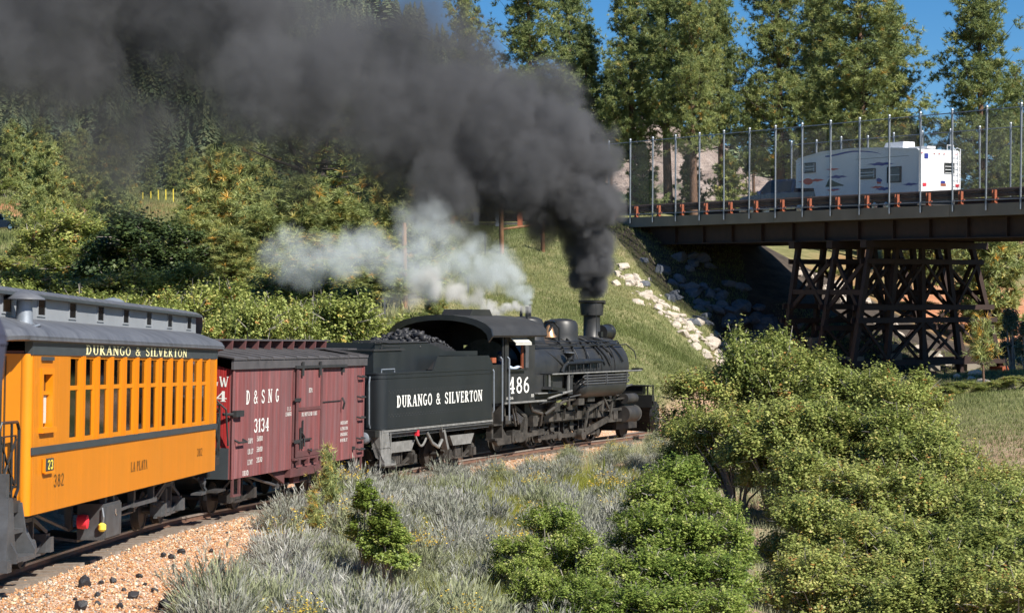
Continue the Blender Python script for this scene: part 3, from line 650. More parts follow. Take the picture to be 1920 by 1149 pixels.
# ================================================================ yellow passenger coach
co = vehicle('passenger_coach', (-7.53, 27.24, .05, 3.02, -.22, 1.91), 'bright yellow wooden passenger coach with grey clerestory roof, lettered LA PLATA', 'train coach')
CL, HW = 12.37, 1.3
def side_wall(sg):
    y0 = sg * HW; y1 = sg * (HW - .09)
    def sp(mb, a, b): return mb.span((a[0], y0, a[1]), (b[0], y1, b[1]))
    lo = MB(); sp(lo, (.12, .92), (CL - .03, 1.69)); lo.build('lower_side_panel', M['yellow'], co)
    MB().span((.05, sg * (HW + .02), 1.69), (CL - .02, sg * (HW - .09), 1.785)).build('belt_rail', M['trim'], co)
    # closed board panels left of the washroom window, between it and the saloon windows, and at the front
    W0, PIT, NW = 1.93, .8215, 12; OW = .56
    pn = MB(); sp(pn, (.12, 1.785), (.50, 2.97)); sp(pn, (.50, 2.78), (.98, 2.97)); sp(pn, (.50, 1.785), (.98, 2.02)); sp(pn, (.98, 1.785), (W0, 2.97)); pn.build('upper_side_panel', M['yellow'], co)
    fp = MB(); fp.span((.44, sg * (HW + .025), 2.0), (.52, y1, 2.80)); fp.span((.96, sg * (HW + .025), 2.0), (1.04, y1, 2.80)); fp.span((.52, sg * (HW + .025), 2.72), (.96, y1, 2.80)); fp.span((.40, sg * (HW + .06), 1.96), (1.08, y1, 2.03)); fp.span((.52, sg * (HW - .02), 2.45), (.96, y1, 2.5))
    MB().span((.13, sg * (HW - .115), .95), (CL - .05, sg * (HW - .1), 1.78)).build('inner_lining', M['redbrown'], co)
    w = fp.build('washroom_window', M['yellowp'], co); MB().span((.53, sg * (HW - .07), 2.04), (.95, sg * (HW - .075), 2.71)).build('pane', M['darkglass'], w); MB().span((.56, sg * (HW - .05), 2.08), (.92, sg * (HW - .06), 2.44)).build('blind', M['canvas'], w)
    MB().span((.46, sg * (HW + .03), 2.90), (1.0, sg * (HW - .01), 2.95)).build('drip_moulding', M['trim'], co)
    for i in range(NW):
        x0 = W0 + i * PIT; x1 = x0 + OW
        p = MB(); xe = W0 + (i + 1) * PIT if i < NW - 1 else CL - .03
        p.span((x1, y0, 1.785), (xe, y1, 2.97)); p.span((x1 + .07, sg * (HW + .022), 1.785), (x1 + .10, y0, 2.97)); p.span((xe - .10, sg * (HW + .022), 1.785), (xe - .07, y0, 2.97)); p.build('pilaster', M['yellow'], co); MB().span((x1, sg * (HW - .115), 1.79), (xe, sg * (HW - .1), 2.97)).build('inner_lining', M['redbrown'], co)
        f = MB(); yf0, yf1 = sg * (HW - .012), sg * (HW - .06)
        f.span((x0, yf0, 1.785), (x0 + .02, yf1, 2.97)); f.span((x1 - .045, yf0, 1.785), (x1, yf1, 2.97)); f.span((x0 + .02, yf0, 1.785), (x1 - .045, yf1, 1.85)); f.span((x0 + .02, yf0, 2.93), (x1 - .045, yf1, 2.97))
        w = f.build('window', M['yellowp'], co)
        s_ = MB(); up = random.random() < .15
        zs = 2.53
        s_.span((x0 + .02, sg * (HW - .016), zs - .03), (x1 - .045, sg * (HW - .05), zs + .03)); s_.span((x0 + .022, sg * (HW - .022), 1.85), (x0 + .045, sg * (HW - .05), zs - .03)); s_.span((x1 - .085, sg * (HW - .022), 1.85), (x1 - .047, sg * (HW - .05), zs - .03)); s_.build('sash', M['yellowp'], w)
        MB().span((x0 + .045, sg * (HW - .034), 1.85), (x1 - .085, sg * (HW - .039), zs - .03)).build('pane', M['glass'], w)
        MB().span((x0 + .02, sg * (HW - .038), zs + .03), (x1 - .045, sg * (HW - .043), 2.93)).build('pane', M['glass'], w)
    lb = MB(); secs = []
    prof = [(HW - .09, 2.97), (HW + .012, 2.97), (HW + .012, 3.13), (HW + .02, 3.15), (HW + .035, 3.18), (HW - .09, 3.18)]
    for x in (.02, CL): secs.append([(x, sg * y, z) for y, z in prof])
    lb.loft(secs).build('letter_board', M['trim'], co)
for sg in (-1, 1): side_wall(sg)
cf = MB(); cf.span((-.95, -HW + .1, .98), (CL + .9, HW - .1, 1.12)); cf.span((-.9, -.9, .8), (CL + .9, -.75, .98)); cf.span((-.9, .75, .8), (CL + .9, .9, .98)); cf.build('floor_frame', M['dark'], co)
ct = MB(); ct.span((0.02, -HW + .1, 2.98), (CL, HW - .1, 3.02)); ct.build('ceiling', M['redbrown'], co)
# end walls, rounded corner posts, end door
for xe, d in ((0, 1), (CL, -1)):
    e = MB(); xa, xb = xe, xe + d * .07
    for s2 in (-1, 1):
        e.span((xa, s2 * 1.18, .94), (xb, s2 * .42, 2.98))
    e.span((xa, -.42, 2.75), (xb, .42, 2.98)); e.build('end_wall', M['yellowp'], co)
    for s2 in (-1, 1):
        c = MB(); c.tube([(xe + d * .075, s2 * (HW - .085), .92), (xe + d * .075, s2 * (HW - .085), 2.98)], .088, 14).build('corner_post', M['yellowp'], co, True)
        MB().span((xe - d * .012, s2 * .98, .98), (xe, s2 * .965, 2.95)).build('batten', M['trim'] if d < 0 else M['inkbrown'], co)
    dm = MB().span((xe + d * .02, -.4, 1.12), (xe + d * .06, .4, 2.75)).build('end_door', M['yellowp'], co)
    MB().span((xe + d * .01, -.26, 1.95), (xe + d * .018, .26, 2.55)).build('pane', M['darkglass'], dm); MB().box((xe - d * .02, -.33, 1.85), (.05, .04, .12)).build('handle', M['bronze'], dm)
# seats and passengers' space inside
for i in range(11):
    for s2 in (-1, 1):
        st = MB(); x = 1.9 + i * .93; st.span((x, s2 * .35, 1.3), (x + .42, s2 * 1.15, 1.5)); st.span((x, s2 * .35, 1.5), (x + .1, s2 * 1.15, 2.05)); st.build('seat', M['redbrown'], co)
# roof: lower deck lofted with drooping hoods at both ends
def lower_sec(x, k):
    """k 1 full section, 0 nose"""
    yo = (HW + .06) * (.80 + .20 * k); zo = 3.16 - .05 * (1 - k); zt = 3.46 * k + 3.15 * (1 - k); yi = .8 * k + .5 * (1 - k)
    top = [(yo, zo), (yo + .01, zo + .05), (yo - .05, zo + .13), (yo - .17, zo + (zt - zo) * .62), (yi + .18, zo + (zt - zo) * .88), (yi, zt), (yi * .6, zt + .03 * k), (0, zt + .04 * k)]
    pts = top + [(-y, z) for y, z in top[-2::-1]] + [(-yo + .06, zo - .02), (0, zo - .02), (yo - .06, zo - .02)]
    return [(x, y, z) for y, z in pts]
rf = MB(); secs = []
for x, k in ((-1.12, .0), (-1.08, .28), (-1.0, .5), (-.85, .75), (-.6, .94), (-.3, 1), (CL + .1, 1), (CL + .45, .94), (CL + .7, .75), (CL + .85, .5), (CL + .93, .28), (CL + .97, 0)): secs.append(lower_sec(x, k))
lr = rf.loft(secs).build('lower_roof', M['roofgrey'], co, True)
MB().span((-.3, -HW - .075, 3.155), (CL + .3, -HW - .045, 3.19)).build('gutter', M['roofgrey'], lr)
cl = MB(); cl.span((-.2, -.8, 3.42), (CL + .45, -.765, 3.78)); cl.span((-.2, .765, 3.42), (CL + .45, .8, 3.78)); cl.span((-.2, -.765, 3.42), (-.17, .765, 3.78)); cl.span((CL + .42, -.765, 3.42), (CL + .45, .765, 3.78))
clo = cl.build('clerestory', M['roofpale'], co)
for i in range(8):
    x = .55 + i * 1.66
    for s2 in (-1, 1):
        w = MB(); w.span((x - .21, s2 * .815, 3.50), (x + .21, s2 * .80, 3.525)); w.span((x - .21, s2 * .815, 3.735), (x + .21, s2 * .80, 3.76)); w.span((x - .21, s2 * .815, 3.525), (x - .185, s2 * .80, 3.735)); w.span((x + .185, s2 * .815, 3.525), (x + .21, s2 * .80, 3.735))
        o = w.build('deck_window', M['roofpale'], clo); MB().span((x - .185, s2 * .806, 3.525), (x + .185, s2 * .8, 3.735)).build('pane', M['darkglass'], o)
ur = MB(); secs = []
for x, dz, ky in ((-.35, 0, 1), (CL + .2, 0, 1), (CL + .55, -.02, 1), (CL + .78, -.16, .96), (CL + .92, -.34, .9)):
    pts = [(.90, 3.77), (.90, 3.80), (.84, 3.835), (.6, 3.875), (.3, 3.895), (0, 3.9)]
    pr_ = pts + [(-y, z) for y, z in pts[-2::-1]] + [(-.8, 3.765), (.8, 3.765)]
    secs.append([(x, y * ky, z + dz) for y, z in pr_])
ur.loft(secs).build('upper_roof', M['roofgrey'], co, True)
MB().span((-.3, -.905, 3.745), (CL + .4, -.875, 3.785)).build('deck_moulding', M['trim'], co)
# roof stove jack with hat, and low vents
v = MB(); v.lathe([(.13, 0), (.115, .08), (.10, .40)], (.62, -1.02, 3.28), n=16); vo = v.build('stove_pipe', M['galv'], co, True)
v = MB(); v.lathe([(.27, .0), (.26, .02), (.14, .08), (.05, .12)], (.62, -1.02, 3.69), n=16); v.build('cowl', M['roofgrey'], vo, True)
v = MB(); v.tube([(.36, -1.16, 3.32), (.62, -1.22, 3.36), (.86, -1.16, 3.32)], .018, 5); v.tube([(.4, -1.02, 3.4), (.62, -1.26, 3.28)], .015, 5); v.tube([(.86, -1.02, 3.42), (.62, -1.26, 3.28)], .015, 5); v.build('strap', M['galv'], vo)
for x in (9.6,):
    v = MB(); v.lathe([(.2, 0), (.2, .04), (.12, .08), (.02, .1)], (x, 0, 3.9), n=16); v.build('roof_vent', M['galv'], co, True)
# lettering
lettering('DURANGO & SILVERTON', .135, 2.68, 9.6, 2.99, -HW - .015, M['cream'], co)
lettering('LA PLATA', .15, 5.6, 6.75, 1.21, -HW, M['inkbrown'], co)
lettering('382', .17, 1.18, 1.72, 1.22, -HW, M['inkbrown'], co); lettering('382', .14, 10.65, 11.15, 1.24, -HW, M['inkbrown'], co)
sg_ = MB().span((.62, -HW - .04, 1.46), (1.02, -HW - .01, 1.62)).build('number_sign', M['trim'], co); MB().span((.60, -HW - .05, 1.425), (1.04, -HW - .005, 1.455)).build('sign_ledge', M['yellowp'], sg_)
mb, _ = text_mb('23', .12, (.70, -HW - .045, 1.48), (1, 0, 0), (0, 0, 1), (0, -1, 0), 1.7, thin=1.4); mb.build('lettering', M['signyel'], sg_)
MB().span((.58, -HW - .045, 1.44), (.615, -HW - .01, 1.63)).build('sign_bracket', M['yellowp'], sg_)
# rear platform: railing, brake stand, steps
def platform(x0, x1, d):
    pf = MB(); pf.span((x0, -1.15, 1.10), (x1, 1.15, 1.16)); pf.span((min(x0, x1) if d < 0 else max(x0, x1) - .12, -1.0, .72), ((min(x0, x1) + .12) if d < 0 else max(x0, x1), 1.0, 1.10)); p = pf.build('platform', M['dark'], co)
    xo = x0 if d < 0 else x1
    for s2 in (-1, 1):
        y = s2 * 1.2
        r = MB(); r.tube([(xo, y, 1.15), (xo, y, 2.02), (xo - d * .06, y, 2.12), (xo - d * .75, y, 2.12), (xo - d * .84, y, 2.02), (xo - d * .84, y, 1.28), (xo - d * .72, y, 1.18)], .022, 6)
        r.tube([(xo - d * .08, y, 1.3), (xo - d * .08, y, 1.95), (xo - d * .7, y, 1.95), (xo - d * .72, y, 1.35), (xo - d * .45, y, 1.22)], .016, 5)
        r.tube([(xo, y, 1.95), (xo - d * .35, y, 1.6), (xo - d * .72, y, 1.9)], .018, 5); r.tube([(xo - d * .05, y, 1.25), (xo - d * .35, y, 1.6), (xo - d * .72, y, 1.3)], .018, 5)
        r.tube([(xo - d * .55, y, 1.17), (xo - d * .52, y, 2.1)], .018, 5); r.tube([(xo - d * .2, y, 1.17), (xo - d * .2, y, 1.95)], .014, 5); r.build('platform_railing', M['black'], p)
        st = MB(); xs0, xs1 = sorted((xo - d * .1, xo - d * .9))
        for zz, yy in ((.46, 1.42), (.78, 1.27)):
            st.span((xs0, s2 * (yy - .24), zz - .05), (xs1, s2 * yy, zz))
        for xx in (xs0, xs1):
            st.prism([(s2 * 1.0, 1.1), (s2 * 1.24, 1.1), (s2 * 1.30, .72), (s2 * 1.42, .52), (s2 * 1.42, .40), (s2 * 1.16, .40), (s2 * 1.0, .75)], xx - .02, xx + .02, 'X')
        if d < 0: st.build('step', M['steel'], p)
        elif s2 < 0: MB().span((xs0, -1.36, .5), (xs1, -1.15, .54)).build('step', M['dark'], p)
    return p
platform(-.98, 0, -1); platform(CL, CL + .85, 1)
po = MB(); po.tube([(-.93, -1.16, 1.0), (-.93, -1.16, 3.1)], .045, 8); po.build('hood_post', M['black'], co)
po = MB(); po.span((-1.0, -1.3, .98), (-.86, -1.1, 1.5)); po.prism([(-1.08, .42), (-.62, .42), (-.74, .75), (-.82, 1.2), (-1.0, 1.2)], -1.34, -1.22); po.span((-1.08, -1.36, .30), (-.9, -1.2, .45)); po.build('platform_casting', M['steel'], co)
# underframe
truck(co, 1.75, 1.5, .33, m2=M['steel']); truck(co, 10.6, 1.5, .33, m2=M['steel'])
u = MB()
for y in (-.72, .72): u.tube([(1.9, y, .86), (4.2, y, .42), (8.2, y, .42), (10.4, y, .86)], .022, 6)
u.build('truss_rod', M['steel'], co)
u = MB()
for x in (4.2, 8.2):
    for y in (-.72, .72): u.span((x - .06, y - .05, .42), (x + .06, y + .05, .92))
u.build('queen_post', M['steel'], co)
u = MB(); u.span((4.3, -1.22, .27), (5.3, -.82, .80)); bx_ = u.build('battery_box', M['steel'], co)
MB().prism([(-.82, .27), (-.2, .34), (-.2, .30), (-.82, .23)], 4.3, 5.3, 'X').build('box_shelf', M['steel'], bx_)
u = MB(); u.span((4.33, -1.245, .30), (5.27, -1.22, .77)); u.build('lid', M['steel'], bx_); MB().tube([(4.85, -1.26, .70), (4.85, -1.26, .63), (4.9, -1.26, .61)], .012, 5).build('latch', M['chrome'], bx_)
for a_ in (4.5, 5.0): MB().span((a_, -1.18, .80), (a_ + .11, -1.1, .95)).build('hanger', M['steel'], bx_)
u = MB(); u.lathe([(.02, -.09), (.10, -.07), (.11, 0), (.10, .07), (.02, .09)], (4.12, -.95, .55), 'Y', 14); u.build('red_valve_wheel', M['redpaint'], bx_, True)
u = MB(); u.lathe([(.03, 0), (.06, .03), (.06, .1), (.02, .13)], (4.27, -1.2, .40), 'Z', 10); u.build('yellow_plug', M['signyel'], bx_, True)
MB().tube([(4.27, -1.2, .75), (4.24, -1.23, .62), (4.27, -1.21, .5)], .012, 5).build('cable', M['galv'], bx_)
u = MB(); u.tube([(6.1, -.55, .62), (7.4, -.55, .62)], .16, 14); u.tube([(5.3, -1.0, .82), (5.9, -.9, .76)], .025, 5); u.build('air_reservoir', M['steel'], co, True)
u = MB(); u.span((6.6, -1.12, .60), (8.3, -.95, .66)); u.span((6.7, -1.1, .66), (6.76, -1.0, .92)); u.span((8.1, -1.1, .66), (8.18, -1.0, .92)); u.beam((8.3, -1.05, .63), (9.2, -1.05, .86), .05); u.beam((5.6, -1.05, .60), (6.6, -1.05, .63), .05); u.build('step_hanger', M['steel'], co)
u = MB(); u.tube([(.55, -.8, .85), (.7, -1.0, .72), (.95, -1.05, .45)], .075, 10); u.lathe([(.05, -.08), (.13, -.05), (.13, .05), (.05, .08)], (1.0, -1.05, .42), 'Y', 12); u.build('brake_cylinder', M['steel'], co, True)
u = MB(); u.tube([(CL + .2, -.7, .9), (CL + .35, -.95, .7), (CL + .6, -1.0, .45)], .03, 6); u.tube([(CL - .2, -1.0, .8), (CL + .1, -1.1, .55), (CL + .1, -1.1, .35)], .035, 6); u.lathe([(.02, -.05), (.09, -.03), (.09, .05)], (CL - .1, -1.1, .7), 'Y', 10); u.span((CL - .5, -1.15, .48), (CL + .3, -.95, .52)); u.build('brake_rigging', M['steel'], co)
coupler(co, CL + .85, .65, 1); coupler(co, -.98, .65, -1)

# ================================================================ red boxcar
bxm = vehicle('boxcar', (-6.66, 41.25, -.08, 12.57, .21, 2.29), 'weathered dark red wooden boxcar coupled between the yellow coach and the black tender', 'boxcar')
BL, BWd = 8.84, 1.2
bd = MB(); bd.span((.02, -BWd, .75), (3.62, -BWd + .06, 2.86)); bd.span((5.5, -BWd, .75), (BL - .02, -BWd + .06, 2.86)); bd.span((3.62, -BWd + .03, .75), (5.5, -BWd + .08, 2.86)); bd.build('side_boards', M['red'], bxm)
MB().span((.02, BWd - .06, .75), (BL - .02, BWd, 2.86)).build('side_boards', M['red'], bxm)
for xa, xb in ((0, .06), (BL - .06, BL)):
    MB().prism([(-BWd + .061, .75), (BWd - .061, .75), (BWd - .061, 2.86), (0, 3.15), (-BWd + .061, 2.86)], xa, xb, 'X').build('end_boards', M['redend'], bxm)
MB().span((.06, -BWd + .1, .80), (BL - .06, BWd - .1, .95)).build('floor', M['dark'], bxm)
fa = MB()
for s2 in (-1, 1): fa.span((-.08, s2 * (BWd + .05), 2.86), (BL + .08, s2 * (BWd - .0), 3.05))
fa.build('fascia_board', M['boxroof'], bxm)
ro = MB(); nP = 12
for i in range(nP):
    x0 = -.1 + i * (BL + .2) / nP; x1 = x0 + (BL + .2) / nP - .03
    for s2 in (-1, 1):
        p = MB(); p.prism([(s2 * (BWd + .07), 3.04), (s2 * (BWd + .07), 3.075), (0, 3.25), (0, 3.215)], x0, x1, 'X'); o = p.build('roof_panel', M['boxroof'], bxm)
rs = MB()
for i in range(nP + 1):
    x0 = -.1 + i * (BL + .2) / nP - .015
    for s2 in (-1, 1): rs.beam((x0, s2 * (BWd + .07), 3.085), (x0, s2 * .02, 3.255), .035, .035)
rs.build('roof_seam', M['boxroof'], bxm)
for j in (-.2, 0, .2): MB().span((-.25, j - .09, 3.40), (BL + .25, j + .09, 3.43)).build('running_board', M['boxroof'], bxm)
for i in range(12):
    x = .1 + i * (BL - .2) / 11; MB().prism([(-.28, 3.20), (.28, 3.20), (.30, 3.40), (-.30, 3.40)], x - .03, x + .03, 'X').build('board_saddle', M['redbrown'], bxm)
lt = MB(); lt.span((BL - 1.0, -BWd + .1, 3.22), (BL - .3, -.3, 3.25)); lt.build('lateral_board', M['boxroof'], bxm)
# corner trims
ctm = MB()
for x in (0, BL - .1): ctm.span((x, -BWd - .018, .75), (x + .1, -BWd, 2.86))
ctm.build('corner_trim', M['red'], bxm)
# door with hardware
dr = MB(); dr.span((3.75, -BWd - .05, 1.0), (5.48, -BWd + .005, 2.80)); do = dr.build('door', M['red'], bxm)
f = MB(); f.span((3.72, -BWd - .065, .98), (3.86, -BWd - .05, 2.83)); f.span((5.38, -BWd - .065, .98), (5.5, -BWd - .05, 2.83)); f.span((3.86, -BWd - .065, .98), (5.38, -BWd - .05, 1.1)); f.span((3.86, -BWd - .065, 1.95), (5.38, -BWd - .05, 2.02)); f.build('door_frame', M['redbrown'], do)
f = MB(); f.span((3.62, -BWd - .09, 2.84), (7.2, -BWd - .055, 2.9)); 
for x in (4.05, 5.25): f.span((x - .05, -BWd - .1, 2.68), (x + .05, -BWd - .07, 2.98))
f.build('door_track', M['soot'], bxm)
f = MB(); f.span((3.58, -BWd - .08, 2.15), (3.98, -BWd - .066, 2.22)); f.span((3.58, -BWd - .08, 1.28), (3.98, -BWd - .066, 1.35)); f.span((3.95, -BWd - .09, 1.15), (4.0, -BWd - .066, 1.6)); f.span((4.1, -BWd - .09, 1.15), (4.14, -BWd - .066, 1.75)); f.span((4.0, -BWd - .09, 1.32), (4.7, -BWd - .075, 1.36)); f.tube([(4.0, -BWd - .1, 1.5), (4.12, -BWd - .12, 1.4), (4.12, -BWd - .12, 1.2)], .02, 5); f.tube([(4.5, -BWd - .08, 1.12), (4.6, -BWd - .12, 1.08), (4.72, -BWd - .08, 1.12)], .02, 5); f.build('door_latch', M['soot'], do)
f = MB(); f.span((3.62, -BWd - .08, .92), (5.5, -BWd - .02, .97))
for x in (3.9, 4.5, 5.1): f.span((x - .06, -BWd - .1, .82), (x + .06, -BWd - .02, .95))
f.build('door_sill_track', M['redbrown'], bxm)
f = MB(); f.span((3.5, -BWd - .03, .58), (5.6, -BWd + .12, .76)); f.build('side_sill', M['redbrown'], bxm)
f = MB(); f.span((3.63, -BWd - .02, .75), (3.73, -BWd, 2.84)); f.span((5.52, -BWd - .02, .75), (5.6, -BWd, 2.84)); f.build('door_post', M['redbrown'], bxm)
f = MB(); f.span((7.0, -BWd - .06, 2.72), (7.12, -BWd, 2.86)); f.tube([(7.05, -BWd - .03, 2.15), (7.0, -BWd - .1, 2.05), (7.02, -BWd - .06, 1.9)], .025, 5); f.span((5.6, -BWd - .02, 2.08), (7.0, -BWd, 2.10)); f.box((6.2, -BWd - .04, .86), (.1, .08, .1)); f.box((8.0, -BWd - .03, .98), (.08, .06, .08)); f.build('door_stop', M['soot'], bxm)
# grab irons and end ladder
for z in (2.62, 2.15, 1.68, 1.2, .95, ):
    f = MB(); f.tube([(8.3, -BWd, z), (8.3, -BWd - .09, z - .02), (8.68, -BWd - .09, z - .02), (8.68, -BWd, z)], .022, 5).build('grab_iron', M['soot'], bxm)
for z in (1.45,): MB().tube([(.18, -BWd, z + .05), (.18, -BWd - .09, z), (.62, -BWd - .09, z), (.62, -BWd, z + .05)], .022, 5).build('grab_iron', M['soot'], bxm)
f = MB(); f.span((-.02, -BWd - .1, 1.95), (.42, -BWd - .02, 2.07)); f.tube([(-.05, -BWd - .05, 2.0), (-.12, -BWd + .15, 2.0)], .03, 6); f.build('push_pole_pocket', M['soot'], bxm)
for z in (2.1, 1.3): MB().tube([(0, .95 - BWd * .0 - 1.9, z), (-.1, -.95, z), (-.1, -.5, z), (0, -.5, z)], .02, 5).build('grab_iron', M['soot'], bxm)
bs_ = MB(); bs_.tube([(-.2, -.85, .8), (-.2, -.85, 2.9)], .02, 6); bs_.tube([(-.2, -.85, 2.35), (-.2, -1.15, 2.1), (-.05, -1.15, 1.4)], .02, 5); bs_.build('brake_staff', M['soot'], bxm)
f = MB(); f.span((-.045, -1.15, .75), (-.01, 1.15, 1.35)); f.build('end_sill', M['trim'], bxm)
for x in (.28, 8.5):
    MB().add(*((lambda q: (q.v, q.f))(MB().span((x - .22, -BWd - .02, .45), (x - .16, -BWd + .02, .76)).span((x + .16, -BWd - .02, .45), (x + .22, -BWd + .02, .76)).span((x - .22, -BWd - .03, .41), (x + .22, -BWd + .03, .45))))).build('stirrup_step', M['redbrown'], bxm)
truck(bxm, 1.5, 1.35, .32, m=M['dark']); truck(bxm, 7.3, 1.35, .32, m=M['dark'])
u = MB()
for y in (-1.0, .9): u.tube([(1.3, y, .75), (3.3, y, .42), (5.4, y, .42), (7.4, y, .75)], .028, 6)
u.build('truss_rod', M['steel'], bxm)
u = MB()
for x in (3.3, 5.4): u.span((x - .07, -1.04, .36), (x + .07, -.92, .78)); u.span((x - .07, .84, .36), (x + .07, .96, .78))
u.build('queen_post', M['steel'], bxm)
for pl_, a_ in (([(2.5, .75), (3.5, .75), (3.5, .45)], -1.04), ([(5.7, .75), (6.3, .75), (6.3, .5), (5.5, .42)], -1.0), ([(4.1, .42), (4.5, .42), (4.5, .75), (4.1, .75)], -1.0)): MB().prism(pl_, -1.1, a_).build('sill_brace', M['redbrown'], bxm)
u = MB(); u.span((.3, -.3, .62), (BL - .3, .3, .78)); u.build('centre_sill', M['dark'], bxm)
coupler(bxm, BL, .62, 1); coupler(bxm, 0, .62, -1)
for s_, h_, a, b, z in (('D & S N G', .27, .78, 2.78, 2.17), ('3134', .27, 1.27, 2.2, 1.6), ('CAPY', .10, .93, 1.22, 1.40), ('5000', .10, 1.45, 1.8, 1.42), ('LD.LT', .10, .93, 1.25, 1.19), ('5800', .10, 1.45, 1.8, 1.21), ('LT.WT', .10, .93, 1.22, .98), ('2030', .10, 1.45, 1.8, 1.0), ('1110', .10, .65, 1.0, .78),
                        ('I L S', .08, 3.3, 3.55, 1.97), ('LUMBER', .08, 3.2, 3.58, 1.86)): lettering(s_, h_, a, b, z, -BWd - .001, M['white'], bxm)
lettering('DO NOT LOAD CARS', .08, 4.1, 5.15, 1.83, -BWd - .055, M['white'], do); lettering('BOX', .1, 4.55, 4.8, 2.32, -BWd - .055, M['white'], do)
for k, t in enumerate(('HEIGHT', 'LENGTH', 'INSIDE', 'BUILT')): lettering(t, .07, 7.05, 7.6, 1.55 - k * .13, -BWd - .001, M['white'], bxm)
for t, h_, z in (('RGW', .2, 2.52), ('34', .2, 2.24)):
    w = text_w(t, h_, 1.0); mb, _ = text_mb(t, h_, (-.002, -.62, z), (0, -1, 0), (0, 0, 1), (-1, 0, 0), .52 / w); mb.build('lettering', M['white'], bxm)

# ================================================================ tender
te = vehicle('tender', (-4.39, 52.2, .06, 23.7, .52, 1.5), 'black locomotive tender heaped with coal and lettered in white, behind the engine', 'tender')
TL, TW, TR = 6.43, 1.3, .28
def rrect(x0, x1, hw, r, n=6, front_r=.04):
    p = []
    for cx_, cy_, a0, rr in ((x1 - front_r, -hw + front_r, -90, front_r), (x1 - front_r, hw - front_r, 0, front_r), (x0 + r, hw - r, 90, r), (x0 + r, -hw + r, 180, r)):
        p += [(cx_ + rr * math.cos(R(a0 + 90 * i / n)), cy_ + rr * math.sin(R(a0 + 90 * i / n))) for i in range(n + 1)]
    return p
tk = MB(); tk.prism(rrect(0, TL, TW, TR), 1.18, 2.52, 'Z'); tk.build('water_tank', M['tank'], te, True)
up = MB()
for s2 in (-1, 1):
    up.prism([(2.45, 2.50), (2.62, 2.50), (2.80, 2.56), (3.02, 2.90), (6.2, 2.88), (6.43, 2.68), (6.43, 2.50)], s2 * TW, s2 * (TW - .04))
up.build('tank_side_extension', M['tank'], te)
f = MB(); pr_ = rrect(-.015, TL + .015, TW + .015, TR + .015)
f.loft([[(x, y, 2.40) for x, y in pr_], [(x, y, 2.445) for x, y in pr_]]); f.loft([[(x, y, 2.50) for x, y in pr_], [(x, y, 2.54) for x, y in pr_]]); f.loft([[(x, y, 1.17) for x, y in pr_], [(x, y, 1.22) for x, y in pr_]]); f.build('bead_strip', M['tank'], te, True)
f = MB()
for s2 in (-1,):
    for row, n_ in ((2.10, 0), (2.05, 1), (1.52, 0), (1.47, 1)):
        for i in range(34):
            x = .3 + i * .16 + n_ * .08; f.box((x, s2 * (TW + .003), row + i * .0), (.022, .012, .022))
o = f.build('rivets', M['steel'], te); o['kind'] = 'stuff'
f = MB()
f.prism([(.1, 2.52), (1.65, 2.52), (1.65, 3.05), (.1, 3.08)], -.98, .98); f.build('doghouse_box', M['tank'], te)
f = MB(); f.span((.05, -1.02, 3.07), (1.72, 1.02, 3.11)); f.tube([(.5, -1.0, 3.12), (.5, -1.0, 3.2), (1.5, -1.0, 3.16), (1.5, -1.0, 3.1)], .015, 5); f.build('box_cover', M['soot'], te)
f = MB()
for s2 in (-1, 1): f.prism([(1.66, 2.50), (3.1, 2.50), (3.9, 2.9), (6.3, 2.88), (6.3, 3.0), (4.2, 3.02), (3.9, 3.12), (3.2, 3.24), (.3, 3.26), (.3, 3.08), (1.66, 3.08)], s2 * .92, s2 * .88)
f.span((.3, -.9, 3.05), (.36, .9, 3.27)); f.build('coal_bunker', M['tank'], te)
f = MB(); f.tube([(.2, -1.0, 3.3), (1.0, -.95, 3.26), (3.2, -.93, 3.26)], .02, 5); f.box((1.2, -.5, 3.3), (1.6, .5, .05)); f.build('bunker_rail', M['soot'], te)
# coal heap: lumps heaped in the bunker
def lump_mesh(name, r, mat, sub=2, amp=.3, seed=0):
    import bmesh
    bm = bmesh.new(); bmesh.ops.create_icosphere(bm, subdivisions=sub, radius=r); q = Vector((seed * 3.1, seed * 1.7, 0))
    for v in bm.verts:
        n_ = noise.noise(v.co / r * 1.1 + q); v.co *= 1 + n_ * amp * 1.6
        for ax in ((1, .3, .2), (-.4, 1, .1), (.2, -.5, 1), (-.8, -.6, .5), (.5, .2, -1)):
            a = Vector(ax).normalized(); dd = v.co.dot(a) - r * (.72 + .1 * math.sin(seed + ax[0] * 5))
            if dd > 0: v.co -= a * dd
    me = bpy.data.meshes.new(name); bm.to_mesh(me); bm.free(); me.materials.append(mat); return me
def join_lumps(name, items, meshes, mats, parent=None):
    """items (mesh index, location, scale3, rz) -> one object"""
    V, Fc = [], []; b = 0
    for mi, loc, sc, rz, rx in items:
        me = meshes[mi]; co = np.empty(len(me.vertices) * 3); me.vertices.foreach_get('co', co); co = co.reshape(-1, 3) * np.array(sc)
        Mx = np.array((Matrix.Rotation(rz, 3, 'Z') @ Matrix.Rotation(rx, 3, 'X'))); co = co @ Mx.T + np.array(loc)
        fi = np.empty(len(me.polygons) * 3, np.int32); me.loops.foreach_get('vertex_index', fi); V.append(co); Fc.append(fi.reshape(-1, 3) + b); b += len(co)
    return np_obj(name, np_mesh(name, np.concatenate(V), np.concatenate(Fc), mats), parent)
coal_m = [lump_mesh('coal_lump', .1, M['coal'], 1, .95, k) for k in range(5)]
def heap_z(x, y): 
    return 3.02 + .46 * math.exp(-((x - 3.9) / .95) ** 2) * (1 - (y / 1.3) ** 2) + .14 * math.exp(-((x - 2.0) / 1.2) ** 2) - .32 * max(0, x - 4.9) * .7
items = []
